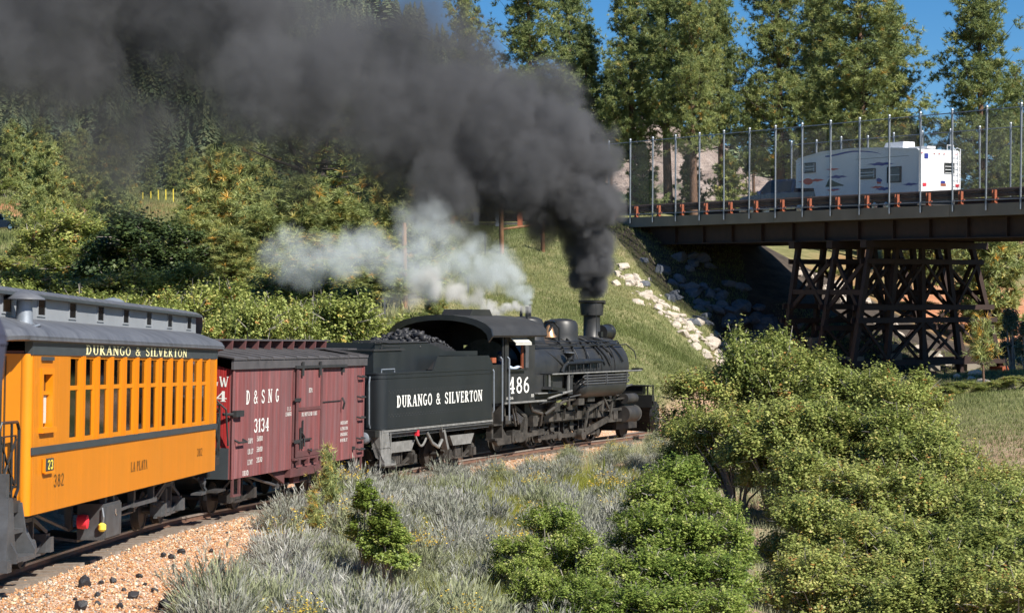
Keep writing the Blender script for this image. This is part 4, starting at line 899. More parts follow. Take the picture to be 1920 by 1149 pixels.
for k in range(700):
    x = random.uniform(.6, 6.3); y = random.uniform(-.86, .86); sc = random.uniform(.5, 1.3) * (1.15 if 3 < x < 5 else .85)
    items.append((k % 5, (x, y, heap_z(x, y) + random.uniform(-.05, .03)), (sc * random.uniform(.8, 1.5), sc * random.uniform(.6, 1), sc * random.uniform(.45, .8)), random.uniform(0, 6), random.uniform(0, 6)))
ch = join_lumps('coal_heap', items, coal_m, [M['coal']]); ch.matrix_world = te.matrix_world; tag(ch, 'heap of black coal lumps filling the bunker of the tender', 'coal', kind='stuff')
hb = MB(); hs = []
for i in range(15):
    x = .5 + i * .41; hs.append([(x, -.88, 2.55)] + [(x, y, heap_z(x, y) - .05) for y in (-.88, -.5, 0, .5, .88)] + [(x, .88, 2.55)])
hb.loft(hs).build('coal_bed', M['coal'], te)
# corner, ladder, lamp, pilot sheet and steps at the rear
MB().span((-.32, -1.25, 1.0), (0.02, 1.25, 1.16)).build('rear_beam', M['black'], te)
f = MB(); f.tube([(-.02, -.95, 1.2), (-.06, -.95, 1.3), (-.06, -.95, 2.3), (-.02, -.95, 2.45)], .02, 6); f.build('rear_handrail', M['galv'], te)
f = MB(); f.lathe([(.02, 0), (.14, .0), (.15, .05), (.13, .16), (.05, .2)], (-.2, -.95, .98), 'X', 16); f.v = [(-x - .4 + .0, y, z) for x, y, z in f.v]; f.build('marker_lamp', M['galv'], te, True)
f = MB()
for xx in (-.1, .45):
    f.prism([(-1.28, 1.15), (-1.0, 1.15), (-1.05, .8), (-1.16, .5), (-1.40, .38), (-1.40, .30), (-1.30, .30)], xx - .02, xx + .02, 'X')
f.span((-.12, -1.42, .30), (.47, -1.12, .34)); f.span((-.12, -1.3, .70), (.47, -1.05, .73)); f.prism([(-.15, .30), (.5, .30), (.42, .55), (.28, 1.15), (-.05, 1.15)], -1.3, -1.27); f.build('step', M['dusty'], te)
f = MB(); f.span((0, -1.28, 1.04), (TL, -1.22, 1.17)); f.span((0, 1.22, 1.04), (TL, 1.28, 1.17)); f.span((0, -1.2, .95), (TL, 1.2, 1.10)); f.build('frame', M['steel'], te)
MB().span((0, -1.31, 1.10), (TL + .02, -1.28, 1.15)).build('frame_edge', M['dusty'], te)
f = MB(); f.tube([(.2, -1.15, 2.52), (.2, -1.15, 2.62), (.9, -1.15, 2.62), (.9, -1.15, 2.52)], .018, 5); f.tube([(TL - .05, -TW - .04, 1.35), (TL - .05, -TW - .07, 1.4), (TL - .05, -TW - .07, 2.45), (TL - .05, -TW - .04, 2.5)], .02, 6); f.build('handrail', M['galv'], te)
truck(te, 1.35, 1.5, .34, m=M['dark'], m2=M['grime'], wide=.98); truck(te, 4.9, 1.5, .34, m=M['dark'], m2=M['grime'], wide=.98)
for x in (1.35, 4.9):
    f = MB(); f.prism([(x - .75, .82), (x + .75, .82), (x + .55, .56), (x - .55, .56)], -1.12, -1.02); f.build('truck_frame_casting', M['dusty'], te)
f = MB(); f.tube([(2.6, -1.2, 1.0), (2.9, -1.22, .7), (3.25, -1.22, .58), (3.5, -1.2, .75)], .045, 6); f.beam((3.2, -1.25, 1.3), (3.35, -1.25, .95), .1, .03); f.beam((3.5, -1.2, 1.0), (3.75, -1.2, .5), .14, .1); f.build('hanger', M['dusty'], te)
f = MB(); pts = [(2.0 + i * .1, -1.15, 1.0 - .35 * math.sin(math.pi * i / 8)) for i in range(9)]; f.tube(pts, .03, 5); f.build('chain', M['dusty'], te)
MB().box((1.95, -1.25, 1.0), (.1, .08, .14)).build('red_valve', M['redpaint'], te)
coupler(te, 0, .62, -1)
lettering('DURANGO & SILVERTON', .29, .73, 5.80, 1.68, -TW - .001, M['white'], te)

# ================================================================ locomotive
lo = vehicle('steam_locomotive', (-1.48, 59.7, .25, 27.0, .35, 1.6), 'black steam locomotive with white number 486 on its cab pulling the train', 'locomotive')
BR, BZ = .93, 2.28   # boiler radius and centre height
K, GR_, DU = M['black'], M['grime'], M['dusty']
# cab
cb = empty('cab', parent=lo)
def cab_side(s2):
    y0, y1 = s2 * 1.35, s2 * 1.31
    f = MB(); f.span((0, y0, 1.45), (1.85, y1, 2.36)); f.span((0, y0, 2.36), (.22, y1, 3.36)); f.span((1.2, y0, 2.36), (1.85, y1, 3.36)); f.span((.22, y0, 3.12), (1.2, y1, 3.36)); s_ = f.build('cab_side', M['jacket'], cb)
    f = MB(); f.span((1.06, s2 * 1.36, 2.36), (1.10, s2 * 1.3, 3.12)); f.build('window_post', M['rustlit'], s_)
    f = MB(); f.span((1.22, s2 * 1.372, 2.38), (1.42, s2 * 1.35, 3.10)); f.build('sliding_sash', M['steel'], s_)
    f = MB(); f.span((.12, s2 * 1.44, 2.31), (1.15, s2 * 1.33, 2.37)); f.build('arm_rest', M['black'], s_)
    f = MB(); f.prism([(s2 * 1.36, 3.28), (s2 * 1.37, 3.26), (s2 * 1.60, 3.08), (s2 * 1.60, 3.10)], .18, 1.15, 'X'); f.span((.18, s2 * 1.60, 3.03), (1.15, s2 * 1.59, 3.10)); f.build('window_awning', M['canvas'], s_)
    f = MB(); f.span((-.02, s2 * 1.37, 1.40), (2.6, s2 * 1.29, 1.45)); f.build('cab_floor_edge', M['dusty'], s_)
for s2 in (-1, 1): cab_side(s2)
f = MB(); f.prism([(-1.3, 1.45), (-.95, 1.45), (-.95, 3.3), (-1.3, 3.3)], 1.81, 1.85, 'X'); f.prism([(1.3, 1.45), (.95, 1.45), (.95, 3.3), (1.3, 3.3)], 1.81, 1.85, 'X'); f.prism([(-.95, 3.0), (.95, 3.0), (1.3, 3.25)] + [(1.56 * math.cos(math.pi * i / 14), 3.26 + .545 * math.sin(math.pi * i / 14) ** .8) for i in range(15)] + [(-1.3, 3.25)], 1.812, 1.852, 'X'); f.build('cab_front', M['jacket'], cb)
f = MB(); f.lathe([(.0, 0), (BR - .02, .0), (BR - .02, .5)], (1.3, 0, BZ), 'X', 24); f.build('backhead', GR_, cb, True)
MB().span((-.9, -1.25, 1.36), (2.5, 1.25, 1.44)).build('cab_floor', M['dark'], cb)
def arch(yh, z0, zt, n=12): return [(yh * math.cos(math.pi * i / n) * 1.0, z0 + (zt - z0) * math.sin(math.pi * i / n) ** .8) for i in range(n + 1)]
f = MB(); o_ = arch(1.62, 3.30, 3.86); i_ = arch(1.58, 3.25, 3.80)[::-1]; f.prism(o_ + i_, -1.25, 2.1, 'X'); ro_ = f.build('cab_roof', M['soot'], cb, True)
f = MB(); o_ = arch(1.63, 3.28, 3.87); i_ = arch(1.5, 3.12, 3.72)[::-1]; f.prism(o_ + i_, -1.29, -1.22, 'X'); f.build('roof_rim', M['black'], ro_, True)
f = MB()
for y in (-1.3, 1.3): f.tube([(-.05, y, 1.45), (-.05, y, 3.35)], .03, 6)
f.build('rear_post', K, cb)
f = MB(); f.prism([(-.45, 3.78), (1.0, 3.80), (.8, 4.02), (-.25, 4.02)], -.45, .45); hv = f.build('roof_hatch', M['black'], ro_); 
# vent hatch sits open toward the rear
for a_, b_ in ((-1.34, -1.30), (1.30, 1.34)): MB().span((-.95, a_, 1.44), (-.02, b_, 2.5)).build('gangway_sheet', K, cb)
f = MB(); f.span((-1.2, 1.50, 2.3), (1.75, 1.53, 3.42)); f.span((-1.2, 1.34, 2.3), (-.02, 1.37, 3.5)); f.build('side_curtain', M['soot'], cb)
f = MB()
for x in (-.3, .12): f.tube([(x, -1.42, .95), (x, -1.42, 2.65), (x, -1.36, 2.7)], .022, 6)
f.build('grab_rail', M['galv'], cb)
MB().box((-.55, -1.25, 2.62), (.22, .1, .14)).build('red_marker', M['rustlit'], cb)
lettering('486', .46, .18, 1.55, 1.68, -1.355, M['white'], cb); lettering('K-36', .07, .08, .5, 1.52, -1.355, M['white'], cb); lettering('100', .09, 1.6, 1.78, 1.55, -1.355, M['white'], cb)
# boiler
f = MB(); f.lathe([(BR + .08, 1.86), (BR + .08, 3.3), (BR + .02, 4.6), (BR, 4.7), (BR, 8.3), (BR + .03, 8.3), (BR + .03, 8.36), (BR - .01, 8.36), (BR - .02, 9.45), (BR - .08, 9.52), (.6, 9.55), (0, 9.6)], (0, 0, BZ), 'X', 48, cap=False); bo = f.build('boiler', M['jacket'], lo, True)
for x in (2.4, 3.3, 4.1, 4.9, 5.7, 6.5, 7.3, 8.0):
    rr = (BR + .085 if x < 3.3 else BR + .03 if x < 4.7 else BR + .012); f = MB(); f.lathe([(rr, x), (rr + .012, x + .01), (rr + .012, x + .06), (rr, x + .07)], (0, 0, BZ), 'X', 48, cap=False); f.build('boiler_band', K, bo, True)
f = MB(); f.span((1.86, -1.18, 1.48), (4.0, -.55, 2.15)); f.span((1.86, .55, 1.48), (4.0, 1.18, 2.15)); f.span((2.1, -.9, 1.0), (4.2, .9, 1.5)); f.build('firebox', M['jacket'], lo)
f = MB(); f.span((2.72, -1.22, 1.80), (3.3, -1.18, 2.15)); f.prism([(2.6, 1.74), (3.5, 1.66), (3.6, 1.74), (2.7, 1.82)], -1.5, -1.2); f.build('firebox_door', K, lo)
# domes, bell, stack, headlight
f = MB(); f.lathe([(.62, 2.95), (.55, 3.08), (.53, 3.30), (.52, 3.60), (.46, 3.71), (.3, 3.77), (.0, 3.79)], (6.35, 0, 0), 'Z', 28); f.build('sand_dome', M['jacket'], lo, True)
f = MB(); f.lathe([(.64, 3.0), (.56, 3.15), (.54, 3.62), (.48, 3.76), (.3, 3.83), (0, 3.85)], (3.95, 0, 0), 'Z', 28); f.build('steam_dome', M['jacket'], lo, True)
f = MB()
for dx, dy, hh in ((-.12, -.1, .28), (.08, -.1, .34), (.0, .15, .3)): f.tube([(3.95 + dx, dy, 3.8), (3.95 + dx, dy, 3.85 + hh)], [.05, .035], 8)
f.build('safety_valve', K, lo)
f = MB(); f.tube([(3.35, -.35, 3.15), (3.35, -.35, 3.9)], .035, 8); f.tube([(3.35, -.35, 3.86), (3.35, -.35, 4.12)], .055, 8); f.build('whistle', K, lo)
f = MB(); f.lathe([(.23, 0), (.21, .03), (.15, .12), (.12, .25), (.09, .33), (.03, .37)], (5.2, -.18, 3.22), 'Z', 18); be = f.build('bell', M['bronze'], lo, True)
f = MB(); f.tube([(5.2, -.5, 3.1), (5.2, -.5, 3.5), (5.2, -.32, 3.68), (5.2, -.05, 3.68), (5.2, .12, 3.5), (5.2, .12, 3.1)], .04, 6); f.tube([(5.0, -.5, 3.66), (5.4, -.1, 3.7), (5.75, -.1, 3.72)], .04, 6); f.build('bell_yoke', K, lo)
f = MB(); f.lathe([(.52, 3.02), (.36, 3.14), (.27, 3.26), (.265, 3.85), (.275, 3.88), (.35, 3.90), (.375, 4.18), (.375, 4.26), (.42, 4.30), (.43, 4.37), (.36, 4.37), (.34, 4.2), (.2, 4.0)], (8.6, 0, 0), 'Z', 32, cap=False); sk_ = f.build('smoke_stack', M['jacket'], lo, True)
f = MB(); f.box((8.6, -.40, 4.26), (.06, .12, .05)); f.box((8.6 + .3, -.3, 4.3), (.06, .06, .1)); f.tube([(8.15, -.35, 4.3), (8.15, -.38, 3.5), (7.7, -.55, 3.15)], .012, 5); f.box((8.6, -.3, 3.3), (.16, .12, .16)); f.build('stack_fitting', K, sk_)
f = MB(); f.lathe([(.05, -.3), (.24, -.28), (.25, .2), (.28, .22), (.28, .3), (.2, .3)], (9.55, 0, 3.35), 'X', 22); hl = f.build('headlight', K, lo, True)
MB().lathe([(0, 0), (.2, .0), (.19, .01)], (9.84, 0, 3.35), 'X', 18).build('lens', M['chrome'], hl)
MB().span((9.25, -.25, 3.03), (9.75, .25, 3.10)).build('headlight_bracket', K, hl)
# running boards
f = MB(); f.span((2.9, -1.38, 2.14), (9.3, -.85, 2.18)); f.span((2.9, .85, 2.14), (9.3, 1.38, 2.18)); rb = f.build('running_board', K, lo)
MB().span((2.9, -1.40, 2.155), (9.35, -1.38, 2.19)).build('board_edge', DU, rb); MB().box((9.45, -1.2, 2.2), (.3, .25, .07)).build('board_step', K, rb)
f = MB(); f.span((2.0, -1.38, 1.62), (4.2, -.9, 1.65)); f.tube([(2.6, -1.4, 1.48), (4.2, -1.4, 1.66)], .03, 6); f.build('lower_walkway', DU, lo)
f = MB(); f.beam((4.05, -1.36, 1.66), (4.05, -1.36, 2.15), .05, .05); f.beam((2.9, -1.3, 1.6), (2.9, -1.3, 2.15), .04, .04); f.build('walkway_bracket', DU, lo)
# handrail along the boiler and down the smokebox front
f = MB(); y = -(BR + .06)
pts = [(1.95, -.98, 2.72), (2.2, -.90, 2.96), (4, -.82, 2.97), (9.3, -.74, 2.97), (9.65, -.72, 2.98), (9.9, -.9, 2.75), (9.92, -.95, 2.5)]
f.tube(pts, .02, 6); f.tube([(9.35, -.6, 3.02), (9.85, -.3, 3.1), (10.0, .1, 3.0), (10.05, .3, 2.7), (10.05, .3, 2.45)], .02, 6); f.build('handrail', K, lo)
f = MB(); f.tube([(2.6, -.72, 3.12), (5, -.66, 3.10), (9.2, -.62, 3.08)], .016, 5)
for x in (2.9, 4.2, 5.6, 7.0, 8.4): f.tube([(x, -.62, 3.0), (x + .15, -.84, 2.98)], .022, 5)
f.build('rail_stanchion', K, lo)
# piping over the boiler
pm_ = MB()
def over(x0, x1, a0, a1, rr=.03, n_=8, lift=.04):
    pts = []
    for i in range(n_ + 1):
        t = i / n_; a = R(a0 + (a1 - a0) * t); r_ = BR + lift; pts.append((x0 + (x1 - x0) * t, -r_ * math.sin(a), BZ + r_ * math.cos(a)))
    pm_.tube(pts, rr, 6)
for a in ((6.7, 6.2, 12, 88), (6.9, 7.5, 14, 85), (7.0, 7.9, 16, 86), (6.1, 5.3, 14, 75), (7.2, 8.2, 10, 70), (8.2, 8.9, 20, 80), (3.0, 4.6, 38, 86), (7.4, 8.6, 8, 40), (5.1, 4.9, 20, 60)): over(*a)
pm_.build('pipe', K, lo, True)
f = MB(); f.tube([(4.2, -1.08, 2.2), (4.3, -1.1, 2.38), (4.5, -1.1, 2.46), (7.1, -1.06, 2.48)], .05, 8); f.tube([(4.9, -1.06, 2.5), (5.1, -1.06, 2.5), (6.9, -1.06, 2.5)], .075, 8)
for x in (4.7, 5.2, 5.7, 6.2, 6.7): f.tube([(x, -1.07, 2.2), (x, -1.07, 2.5)], .025, 5)
f.build('boiler_side_pipe', K, lo, True)
f = MB(); f.lathe([(.05, 0), (.05, .1), (.17, .22), (.18, .24)], (4.65, -1.08, 2.52), 'Z', 14); f.build('funnel', K, lo); 
MB().lathe([(.18, 0), (.18, .015)], (4.65, -1.08, 2.765), 'Z', 14).build('funnel_lid', M['galv'], lo)
# air reservoir with radiator pipes under the running board
f = MB(); f.lathe([(.02, 5.1), (.22, 5.14), (.33, 5.3), (.34, 5.5), (.34, 8.2), (.3, 8.35), (.02, 8.42)], (0, -1.02, 1.74), 'X', 22); f.build('air_reservoir', M['jacket'], lo, True)
f = MB()
for k, z in enumerate((2.07, 1.99, 1.91, 1.83)):
    f.tube([(5.15, -1.36, z), (8.35, -1.36, z)], .025, 6)
for a, b in ((2.07, 1.99), (1.91, 1.83)): f.tube([(5.15, -1.36, a), (5.06, -1.36, (a + b) / 2), (5.15, -1.36, b)], .025, 6); f.tube([(8.35, -1.36, a), (8.44, -1.36, (a + b) / 2), (8.35, -1.36, b)], .025, 6)
for x in (5.3, 6.7, 8.2): f.span((x - .02, -1.40, 1.80), (x + .02, -1.32, 2.13))
f.build('cooling_pipe', M['steel'], lo, True)
# drivers with counterweights and rods
dx_ = (3.2, 4.55, 5.9, 7.25)
for i, x in enumerate(dx_):
    for s2 in (-1, 1):
        r = .56; y = s2 * .5
        f = MB(); f.lathe([(r - .07, -.07), (r, -.07), (r, .05), (r + .03, .06), (r + .03, .08), (r - .07, .08)], (0, 0, 0), 'Y', 36, cap=False); w = f.build('driving_wheel', M['dark'], lo, True); w.location = (x, y, r); w.rotation_euler = (0, 0, 0 if s2 < 0 else math.pi)
        sp_ = MB(); sp_.lathe([(.0, -.09), (.14, -.09), (.14, .06)], (0, 0, 0), 'Y', 16)
        for q in range(12): a = q * math.pi / 6; sp_.beam((.1 * math.cos(a), 0, .1 * math.sin(a)), ((r - .05) * math.cos(a), 0, (r - .05) * math.sin(a)), .05, .06)
        sp_.build('spokes', GR_, w)
        cw = MB(); cw.prism([(r * .86 * math.cos(R(a)), r * .86 * math.sin(R(a))) for a in range(20, 161, 14)], -.10, .04); cw.build('counterweight', GR_, w)
    MB().tube([(x, -.5, .56), (x, .5, .56)], .09, 8).build('axle', M['dark'], lo)
for s2 in (-1, 1):
    y = s2 * .78; cz = .56 - .26
    f = MB(); f.span((dx_[0] - .1, y - .04, cz - .06), (dx_[3] + .1, y + .04, cz + .06))
    for x in dx_: f.lathe([(.02, -.08), (.13, -.07), (.13, .07), (.02, .08)], (x, y, cz), 'Y', 14)
    f.build('side_rod', GR_, lo, True)
    y2 = s2 * .92; f = MB(); f.beam((dx_[2], y2, cz), (8.3, y2, .78), .08, .16); f.lathe([(.02, -.1), (.17, -.08), (.17, .08), (.02, .1)], (dx_[2], y2, cz), 'Y', 14); f.build('main_rod', DU if 0 else GR_, lo, True)
    f = MB(); f.span((7.7, y2 - .05, .92), (8.8, y2 + .05, 1.0)); f.span((7.7, y2 - .05, .58), (8.8, y2 + .05, .66)); f.span((8.1, y2 - .08, .66), (8.4, y2 + .08, .92)); f.build('crosshead_guide', GR_, lo)
    f = MB(); f.tube([(8.75, s2 * 1.0, .80), (9.65, s2 * 1.0, .80)], .25, 18); f.tube([(8.8, s2 * 1.02, 1.28), (9.6, s2 * 1.02, 1.28)], .16, 14); f.span((8.85, s2 * .6, .8), (9.55, s2 * 1.0, 1.4)); f.build('cylinder', M['dark'], lo, True)
    f = MB(); f.lathe([(.0, 0), (.23, 0), (.27, -.05)], (9.7, s2 * 1.0, .8), 'X', 18); f.build('cylinder_cover', DU, lo)
    f = MB(); f.beam((5.9, s2 * 1.02, .4), (6.15, s2 * 1.02, 1.0), .05, .09); f.beam((6.15, s2 * 1.02, 1.0), (7.2, s2 * 1.02, 1.25), .05, .08); f.beam((7.15, s2 * 1.0, .95), (7.3, s2 * 1.0, 1.72), .1, .14); f.beam((7.2, s2 * 1.02, 1.28), (8.8, s2 * 1.02, 1.30), .04, .05); f.beam((7.8, s2 * 1.0, .75), (8.0, s2 * 1.02, 1.4), .05, .07); f.beam((7.0, s2 * 1.05, 1.55), (7.6, s2 * 1.05, 1.0), .06, .07); f.build('valve_gear', GR_, lo)
    f = MB(); f.tube([(2.4, s2 * 1.2, 1.32), (6.9, s2 * 1.18, 1.62)], .025, 6); f.tube([(6.9, s2 * 1.2, 1.5), (9.2, s2 * 1.12, 1.72)], .03, 6); f.build('reach_rod', M['steel'], lo)
    f = MB(); f.beam((1.0, s2 * .95, .42), (3.2, s2 * .95, .5), .08, .16); f.span((1.0, s2 * .8, .75), (8.6, s2 * .66, 1.0)); f.beam((1.2, s2 * 1.0, 1.3), (2.6, s2 * 1.0, .7), .06, .1); f.build('outside_frame', GR_, lo)
    f = MB()
    for x in (3.8, 5.2, 6.6):
        for k_ in range(4): f.beam((x - .45 + k_ * .07, s2 * .88, 1.18 - k_ * .035), (x + .45 - k_ * .07, s2 * .88, 1.18 - k_ * .035), .1, .03)
        f.beam((x - .42, s2 * .88, 1.14), (x - .42, s2 * .88, .8), .05); f.beam((x + .42, s2 * .88, 1.14), (x + .42, s2 * .88, .8), .05)
    f.build('leaf_spring', GR_, lo)
# trailing truck, injector, air pump gear and pipes under the cab
for s2 in (-1, 1):
    f = wheel_mb(.36).build('trailing_wheel', GR_, lo, True); f.location = (1.15, s2 * .457, .36)
    f = MB(); y = s2 * 1.05; f.prism([(-.1, .35), (.05, .25), (1.6, .28), (1.85, .4), (1.9, .9), (1.75, .98), (1.6, .55), (.6, .48), (.3, .75), (.25, 1.0), (.0, 1.1), (-.1, .9)], y - .06, y + .06); f.build('trailing_truck_frame', GR_, lo)
    f = MB(); f.span((.85, y - .1, .3), (1.35, y + .1, .62)); f.lathe([(.0, -.12), (.16, -.12), (.2, 0)], (1.1, y, .45), 'Y', 14); f.build('journal_box', GR_, lo)
    f = MB()
    for k_ in range(5): f.tube([(.9 + k_ * .07, y, 1.0 - k_ * .03), (1.25, y, 1.12 - k_ * .05), (1.7 - k_ * .04, y, .92 - k_ * .03)], .025, 5)
    f.build('leaf_spring', M['steel'], lo)
f = MB(); f.tube([(.2, -1.2, 1.35), (.25, -1.2, 1.0), (.5, -1.15, .8)], .045, 6); f.tube([(.7, -1.2, 1.35), (.8, -1.2, 1.1), (.95, -1.2, .75)], .03, 6); f.tube([(.85, -1.2, 1.35), (.95, -1.2, 1.1), (1.1, -1.2, .8)], .03, 6); f.tube([(1.9, -1.15, 1.4), (2.0, -1.2, 1.15), (2.6, -1.2, 1.05), (2.7, -1.1, .7)], .05, 8)
f.tube([(2.9, -1.15, 1.0), (3.3, -1.2, 1.15), (4.2, -1.15, 1.35), (5.0, -1.1, 1.4)], .05, 6); f.tube([(4.4, -1.1, 1.9), (4.45, -1.15, 1.5), (4.6, -1.1, 1.2)], .06, 8); f.tube([(7.7, -1.1, 1.6), (7.9, -1.2, 1.4), (8.2, -1.15, 1.45), (8.25, -1.1, 1.62)], .025, 6); f.build('pipe', GR_, lo, True)
f = MB(); f.tube([(4.35, -1.22, 1.55), (4.35, -1.22, 2.05)], .13, 14); f.tube([(4.35, -1.22, 2.05), (4.35, -1.22, 2.13)], .15, 14); f.tube([(4.9, -1.1, 1.86), (5.1, -1.05, 1.84)], .04, 6); f.build('air_pump', M['jacket'], lo, True)
for c_, d_ in (((3.6, -1.1, 1.2), (.35, .25, .25)), ((5.4, -1.05, 1.3), (.4, .2, .2)), ((.35, -1.15, .95), (.35, .25, .22)), ((6.2, -1.0, 1.35), (.5, .2, .15)), ((2.2, -1.1, .85), (.3, .2, .3))): MB().box(c_, d_).build('injector', GR_, lo)
f = MB(); f.span((-.55, -1.22, .45), (-.45, -1.05, 1.45)); f.span((-.6, -1.35, .42), (-.05, -1.05, .47)); f.span((-.6, -1.32, .82), (-.1, -1.05, .86)); f.span((-.12, -1.32, .42), (-.07, -1.05, 1.42)); f.build('cab_step', GR_, lo)
f = MB(); f.span((-.1, -.7, .7), (9.6, -.55, 1.05)); f.span((-.1, .55, .7), (9.6, .7, 1.05)); f.span((-.3, -.9, .9), (.3, .9, 1.3)); f.span((8.6, -.6, 1.0), (9.6, .6, 1.6)); f.build('main_frame', M['dark'], lo)
# front: air tanks, pilot truck, plough, beam, coupler
for s2 in (-1, 1): f = wheel_mb(.34).build('pilot_wheel', M['dark'], lo, True); f.location = (9.9, s2 * .457, .34)
f = MB(); f.span((9.55, -1.25, .95), (9.75, 1.25, 1.35)); pass
f.v = [(x + .95, y, z) for x, y, z in f.v]; f.build('pilot_beam', K, lo)
f = MB(); f.span((9.55, -1.15, 1.62), (9.95, 1.15, 1.66)); f.span((9.9, -1.15, 1.35), (9.94, -1.11, 1.64)); f.span((9.58, -1.1, 1.35), (9.62, -1.06, 1.64)); f.span((9.6, -.9, 1.36), (9.85, .9, 1.62)); pass
f.v = [(x + .95, y, z) for x, y, z in f.v]; f.build('pilot_deck', K, lo)
f = MB(); secs = []
for i in range(9):
    t = i / 8; z = .14 + 1.02 * t; cur = .18 * math.cos(t * 2.6) + .02; L_ = 9.85
    secs.append([(L_ - .12 + cur, -1.32 + .05 * abs(t - .5), z), (L_ + .38 + cur * 1.5, 0, z), (L_ - .12 + cur, 1.32 - .05 * abs(t - .5), z), (L_ - .17 + cur, 1.3, z), (L_ + .33 + cur * 1.5, 0, z), (L_ - .17 + cur, -1.3, z)])
f.loft(secs)
f.v = [(x + .95, y, z) for x, y, z in f.v]; f.build('snow_plough', M['jacket'], lo)
f = MB(); f.prism([(9.6, .2), (9.75, .12), (9.9, .5), (9.88, 1.0), (9.65, 1.15), (9.5, .7)], -1.36, -1.18); pass
f.v = [(x + .95, y, z) for x, y, z in f.v]; f.build('plough_wing', M['jacket'], lo)
f = MB(); f.span((9.9, -.12, .72), (10.9, .12, .86)); f.prism([(10.75, -.16), (11.05, -.18), (11.1, -.02), (10.95, .02), (10.92, .1), (11.05, .16), (10.8, .18)], .65, .95, 'Z'); f.beam((10.5, -.35, .95), (10.95, -.35, .95), .05); f.tube([(10.6, -.2, .95), (10.6, -.25, 1.05), (10.9, -.25, 1.05), (10.9, -.2, .95)], .02, 5); f.span((10.5, -.05, .42), (10.6, .05, .75)); f.span((10.4, -.12, .36), (10.75, .12, .42)); pass
f.v = [(x + .95, y, z) for x, y, z in f.v]; f.build('front_coupler', M['steel'], lo)
f = MB(); f.tube([(9.95, -1.1, 1.66), (9.98, -1.1, 1.3), (9.98, -1.1, 1.02)], .012, 5); pass
f.v = [(x + .95, y, z) for x, y, z in f.v]; f.build('uncoupling_lever', M['steel'], lo)

f = MB(); f.span((8.9, -.72, .30), (10.5, -.60, .62)); f.span((8.9, .60, .30), (10.5, .72, .62)); f.span((9.3, -.6, .4), (10.4, .6, 1.0)); f.build('pilot_truck_frame', M['dark'], lo)

# ================================================================ road vehicles
BMi = BM.inverted()
def on_bridge(px, py, y0):
    """point of the plane y = y0 of the bridge that is seen at a pixel"""
    o = BMi @ Vector(EYE); d = (BMi.to_3x3() @ Vector(at(px, py, 50) - EYE)); t = (y0 - o.y) / d.y; p = o + d * t; return p.x, p.z
def zm(X, Y): return 1460 + X / 4.174, 180 + Y / 4.174
RVY, RVW, ZD = -2.3, 2.55, -.17
rv = empty('camping_trailer', label='white fifth wheel camping trailer with coloured swirl decals crossing the bridge', cat='trailer'); rv.matrix_world = BM
def P(X, Y, y=RVY): return on_bridge(*zm(X, Y), y)
prof = [P(1098, 768), P(1098, 425), P(1085, 414), P(840, 409), P(600, 413), P(345, 440), P(160, 494), P(137, 515), P(134, 722), P(274, 722), P(292, 802)]
# smooth the front roof edge and build body
bodyp = MB().prism(prof, RVY, RVY - RVW, 'Y').build('body', M['rvwhite'], rv)
tr_ = MB(); xr, xf = prof[0][0], prof[8][0]
for a, b in zip(prof[1:7], prof[2:8]):
    tr_.beam((a[0], RVY + .012, a[1]), (b[0], RVY + .012, b[1]), .05, .06)
tr_.span((xr - .02, RVY + .015, prof[0][1]), (xr + .05, RVY - .0, prof[1][1])); tr_.build('edge_trim', M['rvwhite'], rv)
MB().span((prof[10][0] - .05, RVY - .1, .18), (xr + .2, RVY - RVW + .1, prof[0][1] + .01)).build('chassis', M['dark'], rv)
def rv_window(x0, y0_, x1, y1_, bars=True):
    a = P(x0, y1_); b = P(x1, y0_); xa, xb = sorted((a[0], b[0])); za, zb = sorted((a[1], b[1])); y = RVY + .004
    w = MB().span((xa, y + .03, za), (xb, RVY - .01, zb)).build('window', M['rubber'], rv)
    n_ = 3 if bars else 2
    for k in range(n_):
        z0 = za + .05 + (zb - za - .08) * k / n_; z1 = za + .02 + (zb - za - .08) * (k + 1) / n_
        MB().span((xa + .1, y + .036, z0), (xb - .1, y + .031, z1)).build('pane', M['darkglass'], w)
        if k: MB().span((xa + .1, y + .045, z0 - .035), (xb - .1, y + .031, z0 - .005)).build('window_bar', M['rvwhite'], w)
    if bars:
        for xx in (xa + .06, xb - .09): MB().span((xx, y + .045, za + .04), (xx + .03, y + .031, zb - .04)).build('window_bar', M['rvwhite'], w)
rv_window(200, 520, 290, 605); rv_window(630, 565, 760, 655); rv_window(850, 550, 962, 682, False)
def decal(pts, mat, off=.006, name='decal'):
    q = [P(*p) for p in pts]; MB().prism([(a, b) for a, b in q], RVY + off, RVY + .001, 'Y').build(name, mat, rv)
def swoosh(cx_, cy_, w, h, mat, off=.006, tails=((-1, .2), (1, -.3))):
    """pointed blot with streaks running to both sides"""
    pts = []
    for i in range(15):
        t = i / 14; pts.append((cx_ - w / 2 + w * t, cy_ - h * .5 * math.sin(math.pi * t) ** 1.5 * (1 + .3 * math.sin(t * 19)) - h * .3 * t))
    for i in range(15):
        t = 1 - i / 14; pts.append((cx_ - w / 2 + w * t, cy_ + h * .5 * math.sin(math.pi * t) ** 1.5 * (1 + .3 * math.cos(t * 23)) - h * .3 * t + 1))
    decal(pts, mat, off)
swoosh(425, 576, 110, 14, M['rvred']); swoosh(460, 636, 170, 22, M['rvblue']); swoosh(425, 738, 110, 16, M['rvred']); swoosh(440, 730, 90, 8, M['rvblue'], .009)
decal([(365, 712), (395, 650), (410, 655), (440, 672), (512, 698), (505, 706), (470, 705), (430, 712)], M['rvgreen'])
pc = [(230 + 38 * math.cos(a), 670 + 25 * math.sin(a)) for a in [k * math.pi / 8 for k in range(16)]]; decal(pc, M['rvred'])
